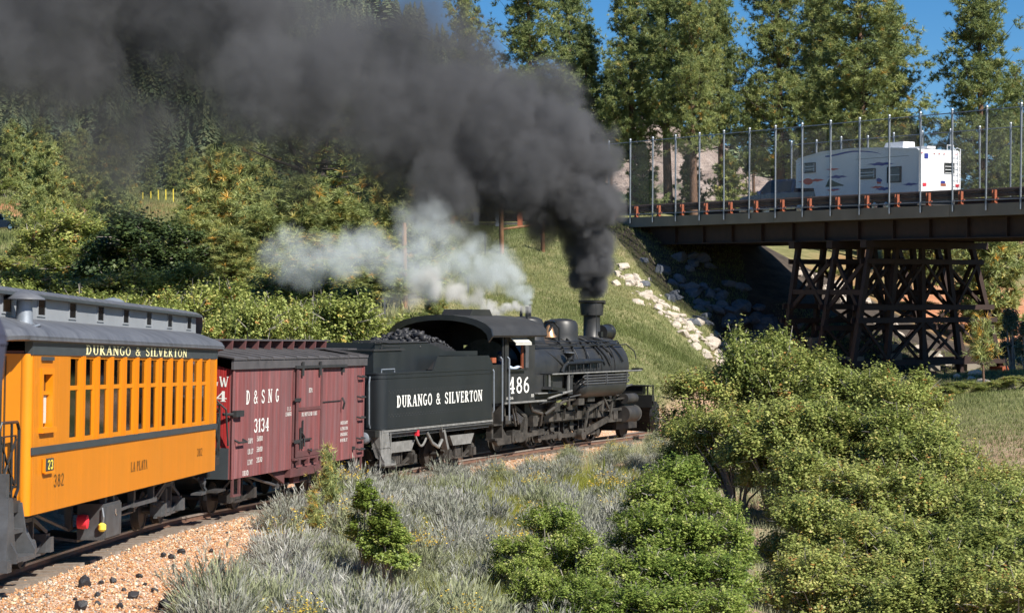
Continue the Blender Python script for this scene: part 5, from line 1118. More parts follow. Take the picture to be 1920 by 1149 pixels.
swoosh(300, 662, 120, 20, M['rvred'], .009); swoosh(200, 672, 90, 10, M['rvred'], .012)
decal([(365, 470), (400, 466), (470, 450), (520, 438), (580, 430), (640, 429), (710, 433), (770, 443), (808, 458), (770, 448), (710, 441), (640, 438), (580, 440), (525, 450), (470, 464), (400, 477), (365, 480)], M['rvblue'])
swoosh(800, 536, 220, 24, M['rvblue']); swoosh(770, 716, 110, 16, M['rvred']); swoosh(820, 730, 130, 24, M['rvblue'], .009); swoosh(1030, 694, 130, 20, M['rvblue'])
decal([(765, 650), (785, 642), (805, 652), (812, 668), (790, 676), (768, 668)], M['rvblue'], .009); decal([(768, 670), (803, 668), (800, 688), (770, 688)], M['rvred'], .007)
MB().add(*(lambda a, b, c_, d_: ([(a[0], RVY + .004, a[1]), (b[0], RVY + .004, b[1]), (c_[0], RVY + .004, c_[1]), (d_[0], RVY + .004, d_[1])], [(0, 1, 2, 3)]))(P(605, 496), P(1018, 466), P(1018, 469), P(605, 499))).build('slide_out_seam', M['steel'], rv)
# roof things
z_ = prof[3][1]
f = MB(); x0 = P(875, 400)[0]; x1 = P(705, 400)[0]
secs = [[(x, RVY - .85 - (.12 if k in (0, 3) else 0), z_ - .02), (x, RVY - 1.65 + (.12 if k in (0, 3) else 0), z_ - .02), (x, RVY - 1.6 + (.08 if k in (0, 3) else 0), z_ + h), (x, RVY - .9 - (.08 if k in (0, 3) else 0), z_ + h)] for k, (x, h) in enumerate(((x0, .24), (x0 + .1, .34), (x1 - .2, .33), (x1, .16)))]
f.loft(secs).build('air_conditioner', M['rvwhite'], rv)
f = MB(); f.box((P(450, 430)[0], RVY - 1.2, P(450, 430)[1] + .03), (.4, .4, .12)); f.box((xr + .9, RVY - 1.0, z_ - .03), (1.3, .5, .12)); f.tube([(xr + .15, RVY - 1.9, z_ - .12), (xr + .15, RVY - 1.9, z_ + .1), (xr + .15, RVY - 2.3, z_ + .1), (xr + .15, RVY - 2.3, z_ - .12)], .02, 6); f.build('roof_vent', M['rvwhite'], rv)
# rear wall
xw = xr - .001
def rear(y0f, z0, y1f, z1, mat, name, th=.02): return MB().span((xw - th, RVY - RVW * y0f, z0), (xw, RVY - RVW * y1f, z1)).build(name, mat, rv)
z0, z1 = prof[0][1], prof[1][1]; H = z1 - z0
w = rear(.62, z0 + H * .50, .86, z0 + H * .74, M['rubber'], 'window')
for k in range(3): MB().span((xw - .03, RVY - RVW * .65, z0 + H * (.515 + .075 * k)), (xw - .021, RVY - RVW * .83, z0 + H * (.575 + .075 * k))).build('pane', M['darkglass'], w); MB().span((xw - .035, RVY - RVW * .63, z0 + H * (.50 + .075 * k)), (xw - .02, RVY - RVW * .85, z0 + H * (.512 + .075 * k))).build('window_bar', M['rvwhite'], w)
for yf in (.09, .9): rear(yf, z0 + H * .19, yf + .08, z0 + H * .26, M['redpaint'], 'tail_light', .03)
for yf in (.05, .36, .48, .60, .9): rear(yf, z1 - .13, yf + .03, z1 - .10, M['redpaint'], 'marker_light', .03)
rear(.13, z1 - .36, .22, z1 - .13, M['rvblue'], 'round_badge', .008); rear(.53, z0 + H * .20, .66, z0 + H * .26, M['rustlit'], 'badge', .008); rear(.53, z0 + H * .265, .64, z0 + H * .32, M['rvblue'], 'badge', .008)
f = MB()
for yf in (.84, .97): f.tube([(xw - .12, RVY - RVW * yf, z0 + .1), (xw - .12, RVY - RVW * yf, z1 + .12), (xw + .1, RVY - RVW * yf, z1 + .2), (xw + .35, RVY - RVW * yf, z1 + .02)], .022, 6)
for k in range(7): zz = z0 + .25 + k * .27; f.tube([(xw - .12, RVY - RVW * .84, zz), (xw - .12, RVY - RVW * .97, zz)], .018, 5)
f.build('ladder', M['rvwhite'], rv); rear(.05, z0 - .12, .95, z0, M['rvwhite'], 'bumper', .12)
def road_wheels(parent, xs, y0, y1, r=.36, z=ZD):
    for x in xs:
        for y, s2 in ((y0, 1), (y1, -1)):
            w = MB().lathe([(r * .5, -.1), (r * .9, -.11), (r, -.07), (r, .07), (r * .9, .11), (r * .5, .1)], (x, y, z + r), 'Y', 20).build('wheel', M['rubber'], parent, True)
            MB().lathe([(0, -.02), (r * .55, -.02), (r * .55, .02), (0, .03)], (x, y + s2 * .09, z + r), 'Y', 14).build('rim', M['chrome'], w)
wx = (P(745, 850)[0], P(835, 850)[0]); road_wheels(rv, wx, RVY - .15, RVY - RVW + .15)

def car(name, label, cat, mat, Mx, L_, Wd, prof, glassp, wheels, pickup=False, r=.36):
    """car with bonnet toward +x; prof = lower body outline, glassp = cabin outline"""
    c = empty(name, label=label, cat=cat); c.matrix_world = Mx; h = Wd / 2
    b = MB(); n_ = len(prof)
    secs = [[(x, y, z) if abs(y) < h - .1 else (x * .985 if abs(x) > L_ * .4 else x, y, z - (.03 if z > .6 else 0)) for x, z in prof] for y in (-h, -h + .1, h - .1, h)]
    b.loft(secs); b.build('body', mat, c, True)
    cb_ = MB(); g0 = [(x, -h + .06, z) for x, z in glassp]; zlo = min(z for x, z in glassp); zhi = max(z for x, z in glassp)
    secs = []
    for s2 in (-1, 1):
        secs.append([(x * (1 - .0), s2 * (h - .06 - .16 * (z - zlo) / (zhi - zlo)), z) for x, z in glassp])
    cb_.loft(secs); ca = cb_.build('cabin', mat, c, True)
    # side glass
    xs = [x for x, z in glassp]; cx_ = sum(xs) / len(xs)
    for s2 in (-1, 1):
        for t0, t1 in (((.08, .47), (.53, .92)) if not pickup else ((.10, .50), (.56, .93))):
            q = []
            bot = [p for p in glassp if p[1] < zlo + .05]; top = [p for p in glassp if p[1] > zhi - .12]
            bx0, bx1 = min(p[0] for p in bot), max(p[0] for p in bot); tx0, tx1 = min(p[0] for p in top), max(p[0] for p in top)
            for t, zz in ((t0, .1), (t1, .1), (t1, .85), (t0, .85)):
                xa = bx0 + (bx1 - bx0) * t; xb = tx0 + (tx1 - tx0) * t; k = zz; z = zlo + (zhi - zlo) * k
                q.append((xa + (xb - xa) * k, s2 * (h - .052 - .16 * k), z))
            MB().add(q + [(a, b_ - s2 * .02, z) for a, b_, z in q], [(0, 1, 2, 3), (7, 6, 5, 4), (0, 4, 5, 1), (1, 5, 6, 2), (2, 6, 7, 3), (3, 7, 4, 0)]).build('side_window', M['darkglass'], ca)
    fr = [p for p in glassp if p[1] < zlo + .05]; fx = max(p[0] for p in fr); tx = max(p[0] for p in glassp if p[1] > zhi - .12)
    MB().add([(fx - .02, -h + .18, zlo + .05), (fx - .02, h - .18, zlo + .05), (tx + .02, h - .3, zhi - .05), (tx + .02, -h + .3, zhi - .05)], [(0, 1, 2, 3)]).build('windscreen', M['darkglass'], ca)
    for s2 in (-1, 1):
        MB().box((L_ / 2 - .06, s2 * (h - .25), .78), (.1, .3, .16)).build('headlight', M['chrome'], c); MB().box((-L_ / 2 + .03, s2 * (h - .12), .85), (.08, .16, .28)).build('tail_light', M['redpaint'], c)
        MB().box((fx - .35, s2 * (h + .08), zlo + .08), (.12, .16, .14)).build('mirror', M['chrome'] if s2 < 0 else mat, c)
    MB().box((L_ / 2 - .0, 0, .45), (.14, Wd - .1, .2)).build('bumper', M['chrome'], c)
    road_wheels(c, wheels, -h + .12, h - .12, r, 0) if False else None
    for x in wheels:
        for s2 in (-1, 1):
            w = MB().lathe([(r * .5, -.1), (r * .9, -.11), (r, -.07), (r, .07), (r * .9, .11), (r * .5, .1)], (x, s2 * (h - .1), r), 'Y', 20).build('wheel', M['rubber'], c, True)
            MB().lathe([(0, -.02), (r * .58, -.02), (r * .58, .02), (0, .03)], (x, s2 * (h - .0), r), 'Y', 14).build('rim', M['chrome'], w)
    return c
PY = -3.4
xa = on_bridge(1530, 385, PY + .95)[0]; xb = on_bridge(1387, 385, PY + .95)[0]; Lp = xb - xa
Lp = min(Lp, 6.6); ox = BM @ Vector((xb - Lp / 2, PY, ZD)); Mx = Matrix.Translation(ox) @ BM.to_3x3().to_4x4()
h2 = Lp / 2
car('pickup_truck', 'dark blue crew cab pickup truck towing the white trailer over the bridge', 'pickup truck', M['navy'], Mx, Lp, 2.0,
    [(-h2, .5), (h2 - .05, .5), (h2, .75), (h2 - .05, 1.12), (h2 - 1.5, 1.24), (h2 - 1.6, 1.26), (-h2, 1.26)],
    [(h2 - 1.35, 1.22), (h2 - 2.1, 1.86), (h2 - 2.4, 1.93), (h2 - 4.1, 1.93), (h2 - 4.3, 1.86), (h2 - 4.35, 1.22)], (h2 - 1.0, -h2 + 1.2), True, .40)
# parked road car at the far left
cx_, cy_ = at(2, 430, 190)[:2]; g0 = gz(cx_, cy_); fw = Vector((.97, -.24, 0)).normalized(); lf = Vector((0, 0, 1)).cross(fw)
zc = at(2, 434, 190)[2]
Mx = Matrix.Translation((cx_, cy_, zc)) @ Matrix((fw, lf, Vector((0, 0, 1)))).transposed().to_4x4()
car('blue_car', 'dark blue estate car on the hillside road at the far left edge', 'car', M['navy'], Mx, 4.4, 1.8,
    [(-2.2, .3), (2.15, .3), (2.2, .6), (2.1, .85), (1.1, 1.0), (-2.1, 1.05), (-2.2, .8)], [(1.2, .96), (.4, 1.48), (.1, 1.55), (-1.4, 1.52), (-1.9, 1.4), (-2.1, 1.0)], (1.35, -1.35), False, .33)

# ================================================================ people
def person(name, label, J, edges, root, mats, regions, head, scale=1.0, parent_m=None, hair=None, cap=None, ears=True):
    """one continuous skinned body; regions(co) -> material index"""
    names = list(J); me = bpy.data.meshes.new(name); me.from_pydata([J[n][0] for n in names], [(names.index(a), names.index(b)) for a, b in edges], [])
    o = bpy.data.objects.new(name + '_tmp', me); COL.objects.link(o)
    md = o.modifiers.new('s', 'SKIN'); md.use_smooth_shade = True
    sv = me.skin_vertices[0].data
    for i, n_ in enumerate(names): r_ = J[n_][1]; sv[i].radius = (r_, r_) if not hasattr(r_, '__len__') else r_; sv[i].use_root = (n_ == root)
    sb = o.modifiers.new('u', 'SUBSURF'); sb.levels = 2; sb.render_levels = 2
    dg = bpy.context.evaluated_depsgraph_get(); m2 = bpy.data.meshes.new_from_object(o.evaluated_get(dg)); m2.name = name
    bpy.data.objects.remove(o)
    m2.materials.clear()
    for m in mats: m2.materials.append(m)
    for p in m2.polygons: p.material_index = regions(p.center); p.use_smooth = True
    b = link(bpy.data.objects.new(name, m2)); tag(b, label, 'person')
    if parent_m is not None: b.matrix_world = parent_m
    # face and hair
    hx = Vector(head[0]); fd = Vector(head[1]).normalized(); upv = Vector((0, 0, 1)); sd_ = upv.cross(fd).normalized()
    for s2 in (-1, 1):
        MB().lathe([(.012, -.004), (.011, .004), (.0, .008)], hx + fd * .088 + sd_ * .032 * s2 + upv * .012, 'X', 8).build('eye', M['rubber'], b, True)
        if not ears: continue
        e = MB(); e.tube([hx + sd_ * .085 * s2 + upv * .03, hx + sd_ * .094 * s2 + upv * .005, hx + sd_ * .086 * s2 - upv * .03], [.014, .018, .012], 6); e.build('ear', M['skin'], b, True)
    n2 = MB(); n2.tube([hx + fd * .088 + upv * .02, hx + fd * .112 - upv * .018, hx + fd * .09 - upv * .03], [.009, .016, .01], 6); n2.build('nose', M['skin'], b, True)
    n2 = MB(); n2.tube([hx + fd * .084 - sd_ * .022 - upv * .055, hx + fd * .093 - upv * .054, hx + fd * .084 + sd_ * .022 - upv * .055], .006, 5); n2.build('mouth', M['redbrown'], b, True)
    hm = MB(); secs = []
    for k in range(7):
        t = k / 6; rr = .103 * math.cos(t * 1.45); z = .02 + .105 * math.sin(t * 1.45)
        secs.append([tuple(hx + fd * (rr * math.cos(a) * 1.06 - .012) + sd_ * rr * .92 * math.sin(a) + upv * z) for a in [q * math.pi / 8 for q in range(16)]])
    hm.loft(secs)
    if cap:
        hm.loft([[tuple(hx + fd * (.07 + .09 * (1 - abs(q) / 4)) + sd_ * q * .022 + upv * (.035 + dz)) for q in range(-4, 5)] for dz in (0, .012)], closed=False, cap=False)
    hm.build('cap' if cap else 'hair', hair or M['vest'], b, True)
    if not cap:
        hb_ = MB(); secs = []
        for k in range(6):
            t = k / 5; rr = .100 - .02 * t; z = .04 - .15 * t
            secs.append([tuple(hx - fd * .012 + fd * rr * 1.04 * math.cos(a) + sd_ * rr * .95 * math.sin(a) + upv * z) for a in [math.pi * (.42 + 1.16 * q / 12) for q in range(13)]])
        hb_.loft(secs, closed=False, cap=False); hb_.build('hair', hair or M['vest'], b, True)
    return b
def hand(parent, wrist, d, palm_n, mat, s=1.0):
    """palm and five bent fingers rooted at the wrist, pointing along d"""
    w = Vector(wrist); d = Vector(d).normalized(); nn = Vector(palm_n).normalized(); sd_ = d.cross(nn).normalized()
    pm2 = MB(); pm2.loft([[tuple(w + d * t + sd_ * a * wd + nn * b * .014) for a, b in ((-1, -1), (1, -1), (1, 1), (-1, 1))] for t, wd in ((-.01, .024), (.03, .036), (.075, .04), (.085, .037))]); h = pm2.build('hand', mat, parent, True)
    for k, Lf in enumerate((.066, .075, .07, .055)):
        o_ = w + d * .078 + sd_ * (.03 - .02 * k); q = MB(); p2 = o_ + d * Lf * .45 + nn * .006; p3 = p2 + d * Lf * .3 + nn * .02; p4 = p3 + d * Lf * .1 + nn * .022; q.tube([o_ - d * .01, p2, p3, p4], [.0095, .009, .008, .006], 6); q.build('finger', mat, h, True)
    q = MB(); o_ = w + d * .025 + sd_ * .032; q.tube([o_, o_ + sd_ * .02 + d * .025, o_ + sd_ * .022 + d * .055 + nn * .012], [.012, .010, .008], 6); q.build('thumb', mat, h, True)
LM = lo.matrix_world.copy()
J = {'pel': ((.42, -.86, 1.98), .14), 'che': ((.46, -.9, 2.32), (.17, .13)), 'neck': ((.5, -.92, 2.56), .06), 'hd0': ((.52, -.93, 2.64), .075), 'hd1': ((.535, -.935, 2.76), .085),
     'rs': ((.46, -1.1, 2.47), .065), 're': ((.56, -1.32, 2.36), .05), 'rm': ((.68, -1.38, 2.41), .045), 'rw': ((.84, -1.36, 2.42), .03),
     'ls': ((.5, -.72, 2.47), .065), 'le': ((.68, -.62, 2.26), .05), 'lw': ((.92, -.66, 2.3), .032),
     'rk': ((.86, -.96, 1.98), .075), 'ra': ((.88, -.96, 1.55), .045), 'rf': ((1.02, -.96, 1.5), .04), 'lk': ((.86, -.74, 1.98), .075), 'la': ((.88, -.74, 1.55), .045), 'lf': ((1.02, -.74, 1.5), .04)}
E_ = [('pel', 'che'), ('che', 'neck'), ('neck', 'hd0'), ('hd0', 'hd1'), ('che', 'rs'), ('rs', 're'), ('re', 'rm'), ('rm', 'rw'), ('che', 'ls'), ('ls', 'le'), ('le', 'lw'), ('pel', 'rk'), ('rk', 'ra'), ('ra', 'rf'), ('pel', 'lk'), ('lk', 'la'), ('la', 'lf')]
def reg1(c):
    if c.z > 2.585 and abs(c.x - .52) < .2: return 2
    if c.y < -1.08 or (c.y < -1.02 and c.z > 2.4): return 0
    if c.y > -.74 and c.z > 2.15: return 0
    return 1
eng_ = person('person', 'person in pale blue shirt and dark waistcoat at the locomotive cab window', J, E_, 'pel', [M['shirt'], M['vest'], M['skin']], reg1, ((.545, -.935, 2.74), (.95, -.3, 0)), parent_m=LM, cap=True)
hand(eng_, (.84, -1.36, 2.42), (1, .05, -.05), (0, 0, -1), M['skin']); hand(eng_, (.92, -.66, 2.3), (1, 0, 0), (0, 0, -1), M['skin'])
MB().span((.15, -1.1, 1.44), (.7, -.6, 1.86)).build('cab_seat', M['redbrown'], cb)

# open car in which the photographer travels, with a passenger looking out
oc = vehicle('open_passenger_car', (-1.05, -2.2, 0, -19.0, 0, 0), 'yellow open-sided passenger car just outside the picture at the left', 'train coach')
MB().span((0, -1.25, .98), (11.2, 1.25, 1.10)).build('floor', M['dark'], oc)
for s2 in (-1, 1):
    MB().span((0, s2 * 1.3, .92), (11.2, s2 * 1.24, 1.95)).build('side_panel', M['yellow'], oc); MB().span((0, s2 * 1.34, 1.95), (11.2, s2 * 1.2, 2.0)).build('sill_rail', M['trim'], oc)
    for k in range(8): MB().span((.05 + k * 1.58, s2 * 1.3, 2.0), (.13 + k * 1.58, s2 * 1.22, 3.2)).build('post', M['trim'], oc)
f = MB(); f.prism([(1.38, 3.2), (1.2, 3.4), (.6, 3.55), (0, 3.6), (-.6, 3.55), (-1.2, 3.4), (-1.38, 3.2)], -.2, 11.4, 'X'); f.build('roof', M['roofgrey'], oc)
truck(oc, 2, 1.5, .33); truck(oc, 9.2, 1.5, .33)
px_, py_ = -1.16, 4.5
J = {'pel': ((-1.66, 4.3, 2.02), .15), 'che': ((-1.50, 4.38, 2.35), (.17, .13)), 'neck': ((-1.29, 4.46, 2.60), .06), 'hd0': ((-1.21, 4.48, 2.70), .08), 'hd1': ((-1.17, 4.5, 2.81), .085),
     'rs': ((-1.36, 4.40, 2.40), .07), 're': ((-1.33, 4.62, 2.14), .055), 'rw': ((-1.42, 4.86, 2.06), .035), 'ls': ((-1.62, 4.5, 2.54), .07), 'le': ((-1.72, 4.75, 2.3), .055), 'lw': ((-1.62, 4.98, 2.08), .035),
     'rk': ((-1.62, 4.42, 1.58), .08), 'ra': ((-1.66, 4.36, 1.2), .05), 'rf': ((-1.68, 4.52, 1.14), .045), 'lk': ((-1.86, 4.4, 1.58), .08), 'la': ((-1.9, 4.3, 1.2), .05), 'lf': ((-1.92, 4.46, 1.14), .045)}
E_ = [('pel', 'che'), ('che', 'neck'), ('neck', 'hd0'), ('hd0', 'hd1'), ('che', 'rs'), ('rs', 're'), ('re', 'rw'), ('che', 'ls'), ('ls', 'le'), ('le', 'lw'), ('pel', 'rk'), ('rk', 'ra'), ('ra', 'rf'), ('pel', 'lk'), ('lk', 'la'), ('la', 'lf')]
ps = person('person', 'blurred passenger with dark hair and navy jacket at the left edge, close to the camera', J, E_, 'pel', [M['vest'], M['vest'], M['skin']], lambda c: 2 if c.z > 2.66 and c.y > 4.555 else 0, ((-1.165, 4.505, 2.79), (-.3, 1, 0)), ears=False)
hand(ps, (-1.42, 4.86, 2.06), (-.1, 1, -.2), (0, 0, -1), M['skin']); hand(ps, (-1.62, 4.98, 2.08), (.1, 1, -.2), (0, 0, -1), M['skin'])

# ================================================================ vegetation
LM_ = dict(
 oak=leafmat('oak_leaf', [(0, (.10, .13, .03)), (.3, (.21, .26, .065)), (.6, (.37, .41, .12)), (.85, (.52, .50, .18)), (.97, (.55, .42, .11)), (1, (.50, .24, .08))], .33, .45),
 green=leafmat('bright_oak_leaf', [(0, (.07, .12, .02)), (.35, (.185, .26, .05)), (.7, (.34, .41, .10)), (1, (.55, .56, .20))], .36, .45),
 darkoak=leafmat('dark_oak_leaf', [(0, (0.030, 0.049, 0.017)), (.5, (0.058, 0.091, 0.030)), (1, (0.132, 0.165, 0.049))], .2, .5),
 pine=leafmat('pine_needles', [(0, (.08, .12, .05)), (.4, (.20, .255, .095)), (.75, (.37, .40, .14)), (.93, (.42, .40, .13)), (1, (.5, .32, .08))], .28, .5),
 ypine=leafmat('yellowing_pine_needles', [(0, (.13, .18, .07)), (.45, (.28, .33, .12)), (.7, (.42, .43, .15)), (.86, (.56, .45, .13)), (1, (.62, .36, .07))], .28, .5),
 juniper=leafmat('blue_green_juniper', [(0, (0.099, 0.148, 0.116)), (.5, (0.198, 0.281, 0.214)), (1, (0.363, 0.446, 0.330))], .15, .6),
 far=leafmat('far_conifer', [(0, (.07, .11, .07)), (.5, (.14, .19, .10)), (1, (.26, .28, .14))], .1, .7, hv=.5),
 sage=leafmat('sage_stems', [(0, (.14, .15, .10)), (.35, (.25, .26, .205)), (.7, (.35, .355, .315)), (1, (.46, .445, .42))], .15, .7, hv=.5),
 sage2=leafmat('rabbitbrush_stems', [(0, (.13, .15, .075)), (.4, (.24, .265, .14)), (.75, (.34, .36, .22)), (1, (.44, .43, .28))], .2, .7),
 flower=leafmat('yellow_flowers', [(0, (.50, .30, .02)), (.5, (.65, .45, .04)), (1, (.75, .60, .12))], .2, .7),
 grass=leafmat('hill_grass', [(0, (.11, .14, .04)), (.4, (.20, .225, .08)), (.7, (.32, .305, .14)), (1, (.50, .42, .25))], .3, .7),
 ygrass=leafmat('yellow_green_grass', [(0, (.14, .17, .02)), (.5, (.28, .29, .04)), (1, (.42, .38, .10))], .3, .7))
def unit(n, r): v = r.normal(size=(n, 3)); return v / np.linalg.norm(v, axis=1)[:, None]
def leaf_cards(C, size, r, aspect=.62, up=.5, out=None):
    n = len(C); d = unit(n, r); d[:, 2] *= .6; nn = unit(n, r); nn[:, 2] = np.abs(nn[:, 2]) + up
    if out is not None: nn += out * .8
    nn /= np.linalg.norm(nn, axis=1)[:, None]; d -= nn * (d * nn).sum(1)[:, None]; d /= np.linalg.norm(d, axis=1)[:, None] + 1e-9
    s = np.cross(nn, d); L_ = (size * r.uniform(.6, 1.3, n))[:, None]
    V = np.stack([C - d * L_ * .5, C + s * L_ * aspect * .5 + nn * L_ * .08, C + d * L_ * .5, C - s * L_ * aspect * .5 + nn * L_ * .08], 1).reshape(-1, 3)
    i = np.arange(n) * 4; return V, np.c_[i, i + 1, i + 2, i + 3]
def oak_mesh(name, seed, n_leaf=8500, R0=1.2, H=2.1, mat='oak', leaf=.085, conic=0.0, lobes=26, dry=.05):
    r = np.random.default_rng(seed); L_ = []
    for k in range(lobes):
        a = r.uniform(0, 6.28); h = r.uniform(.18, .9) ** .8
        env = math.sqrt(max(0, 1 - max(0, (h - .42) / .62) ** 2)) if not conic else (1.05 - h) * conic + .12
        rad = R0 * env * r.uniform(.45, .82); sz = R0 * r.uniform(.22, .38) * (1 if not conic else .3 + .8 * env)
        L_.append((rad * math.cos(a), rad * math.sin(a), H * h, sz))
    L_.append((0, 0, H * .82, R0 * .28)); L_ = np.array(L_)
    w = L_[:, 3] ** 2; w /= w.sum(); NL = 9; nspr = n_leaf // NL; li = r.choice(len(L_), nspr, p=w); d = unit(nspr, r); d[:, 2] = np.where(d[:, 2] < -.25, -d[:, 2], d[:, 2])
    # leafy shoots: start inside the lobe, bend upward, some reach well beyond it
    r0 = L_[li, 3] * r.uniform(.15, .8, nspr); d2 = d * .8 + np.array([0, 0, .55]) + r.normal(0, .25, (nspr, 3)); d2 /= np.linalg.norm(d2, axis=1)[:, None]
    sc = L_[li, :3] + d * r0[:, None]; ln = L_[li, 3] * r.uniform(.25, .62, nspr) * np.where(r.random(nspr) < .14, 1.55, 1); k_ = sc[:, 2] > .03; sc, d, d2, ln = sc[k_], d[k_], d2[k_], ln[k_]
    tt_ = r.uniform(.1, 1.0, (len(sc), NL, 1)); C = (sc[:, None] + d2[:, None] * ln[:, None, None] * tt_).reshape(-1, 3) + r.normal(size=(len(sc) * NL, 3)) * leaf * .5
    out = np.repeat(sc - np.array([0, 0, H * .35]), NL, 0); out /= np.linalg.norm(out, axis=1)[:, None] + 1e-9
    V, Fc = leaf_cards(C, leaf, r, out=out)
    t = np.repeat(r.normal(.45, .17, len(sc)), NL) + r.normal(0, .1, len(C)); t = np.where(np.repeat(r.random(len(sc)) < dry * .3, NL), 1.0, np.clip(t, 0, .92))
    return np_mesh(name, V, Fc, [LM_[mat]], tint=np.repeat(t, 4)), L_
def stems_mesh(name, L_, seed, mat, base_r=.05, twigs=30, H=2.1):
    r = random.Random(seed); mb = MB()
    for k, (x, y, z, s) in enumerate(L_[:18]):
        b = (x * .12 + r.uniform(-.1, .1), y * .12 + r.uniform(-.1, .1), -.1); m = (x * .45 + r.uniform(-.1, .1), y * .45 + r.uniform(-.1, .1), z * .5)
        mb.tube([b, m, (x, y, z)], [base_r * .8, base_r * .5, base_r * .2], 4, False)
    for k in range(twigs):
        x, y, z, s = L_[r.randrange(len(L_))]; a = Vector((r.gauss(0, 1), r.gauss(0, 1), abs(r.gauss(.4, 1)))).normalized() * s
        p = Vector((x, y, z)); mb.tube([p, p + a * .6 + Vector((r.uniform(-.05, .05),) * 3), p + a * 1.22], [.012, .009, .004], 3, False)
    return mb.mesh(name, mat, fix=False)
def oak_kind(name, seeds, **kw):
    out = []
    for s in seeds:
        cm, L_ = oak_mesh('crown', s, **kw); sm = stems_mesh('stem', L_, s, M['twig'], twigs=110); out.append((cm, sm))
    return out
OAK = oak_kind('oak', (1, 2, 3, 4, 5), n_leaf=24500, leaf=.062, lobes=34)
OAKG = oak_kind('oakg', (11, 12, 13), n_leaf=16000, R0=.9, H=1.5, mat='green', leaf=.055, lobes=26)
OAKD = oak_kind('oakd', (21, 22), n_leaf=11000, mat='darkoak', leaf=.10)
OAKF = oak_kind('oakf', (31, 32, 33), n_leaf=14000, leaf=.075)   # seen farther off
CON = [(lambda q: (q[0], stems_mesh('stem', q[1], 9, M['twig'], .03)))(oak_mesh('crown', s, n_leaf=15000, R0=.62, H=1.9, mat='green', leaf=.05, conic=1.0, lobes=46)) for s in (41, 42)]
def put_plant(kind, name, cat, loc, sc, rz, label, group=None, parts=('crown', 'stem'), tilt=0):
    e = empty(name, loc, (random.uniform(-tilt, tilt), random.uniform(-tilt, tilt), rz), label, cat, group)
    e.scale = (sc,) * 3 if not hasattr(sc, '__len__') else sc
    for me, pn in zip(kind, parts): link(bpy.data.objects.new(pn, me), e)
    return e
def hit(px, py, y0=20, y1=300):
    """where the sight line of a pixel meets the ground"""
    Y = np.linspace(y0, y1, 1400); d = at(px, py, 1.0) - EYE; P_ = EYE[None] + d[None] * Y[:, None]; z = ground(P_[:, 0], P_[:, 1]); k = np.argmax(P_[:, 2] < z)
    return (P_[k, 0], P_[k, 1], float(z[k])) if P_[k, 2] < z[k] else None
def by_top(px, top, Y, H0):
    """ground point and scale for a plant of mesh height H0 whose top is seen at (px, top)"""
    p = at(px, top, Y); g = gz(p[0], Y); return (p[0], Y, g), max(.25, (p[2] - g) / H0)

BUSH = []
# --- oak thicket at the right, foreground
names_r = [
 # px, top, Y, width factor
 (1335, 700, 55, 1.0), (1428, 622, 55, .95), (1515, 662, 54, 1.0), (1600, 690, 53, 1.0), (1690, 708, 52, .9), (1300, 790, 50, .8), (1375, 760, 49, .9), (1462, 760, 48, 1.0), (1540, 755, 48, 1.0), (1630, 770, 47, 1.0), (1715, 790, 46, 1.0), (1790, 835, 45, .9), (1868, 868, 44, .9), (1935, 880, 44, .9),
 (1500, 850, 43, .9), (1580, 865, 42, 1.0), (1675, 880, 41, 1.0), (1765, 900, 41, 1.0), (1850, 925, 40, 1.0), (1940, 950, 40, 1), (1512, 950, 37, .85), (1560, 960, 37, .95), (1650, 975, 36, 1.), (1745, 985, 36, 1.), (1840, 1000, 36, 1), (1930, 1010, 35, 1), (1535, 1045, 33, .8), (1600, 1050, 33, .9), (1700, 1060, 32, .9), (1800, 1065, 32, .9), (1890, 1080, 31, .9)]
rows = {0: 'tall back row', 1: 'second row', 2: 'middle', 3: 'lower', 4: 'bottom'}
def ordn(i): return ['first', 'second', 'third', 'fourth', 'fifth', 'sixth', 'seventh', 'eighth', 'ninth', 'tenth', 'eleventh', 'twelfth', 'thirteenth', 'fourteenth', 'fifteenth', 'sixteenth'][i] if i < 16 else '%dth' % (i + 1)
RW = [(0, 5, 'back row'), (5, 14, 'second row'), (14, 20, 'third row'), (20, 26, 'fourth row'), (26, 31, 'front row')]
for a, b, rn in RW:
    for i in range(a, b):
        px, top, Y, wf = names_r[i]; top += random.uniform(-22, 22) if i > 5 else 0; loc, sc = by_top(px, top, Y, 2.15); w_ = max(1.02, min(sc, 1.3)) * wf; BUSH.append((loc[0], loc[1], 1.2 * w_))
        put_plant(OAK[i % 5], 'oak_bush', 'bush', loc, (w_, w_, sc), random.uniform(0, 6.28), 'olive green oak bush, %s from the left in the %s of the right-hand thicket' % (ordn(i - a), rn), 'oak bushes of the big thicket at the right')
# --- brighter oak shoots, middle right and middle
lst = [(1222, 900, 39, 'narrow top left'), (1262, 868, 40, 'tallest'), (1315, 925, 39, 'upper right'), (1205, 965, 35, 'left of centre'), (1270, 975, 35, 'centre'), (1345, 985, 35, 'right of centre'), (1180, 1040, 31, 'lower left'), (1255, 1050, 31, 'lower middle'), (1330, 1050, 31, 'lower right'), (1150, 1105, 28.5, 'bottom left'), (1240, 1110, 28.5, 'bottom middle'), (1340, 1115, 28.5, 'bottom right')]
for i, (px, top, Y, w) in enumerate(lst):
    loc, sc = by_top(px, top, Y, 1.55); BUSH.append((loc[0], loc[1], .85)); put_plant(OAKG[i % 3], 'oak_bush', 'bush', loc, (max(.8, min(sc, 1.05)), max(.8, min(sc, 1.05)), sc), random.uniform(0, 6.28), 'bright green oak bush right of the sagebrush, %s of its clump' % w, 'bright oak bushes right of the sagebrush')
lst = [(1030, 958, 33, 'tallest one'), (975, 1010, 32, 'left one'), (1085, 1000, 32.5, 'right one'), (1000, 1075, 29, 'front left one'), (1070, 1085, 29, 'front right one')]
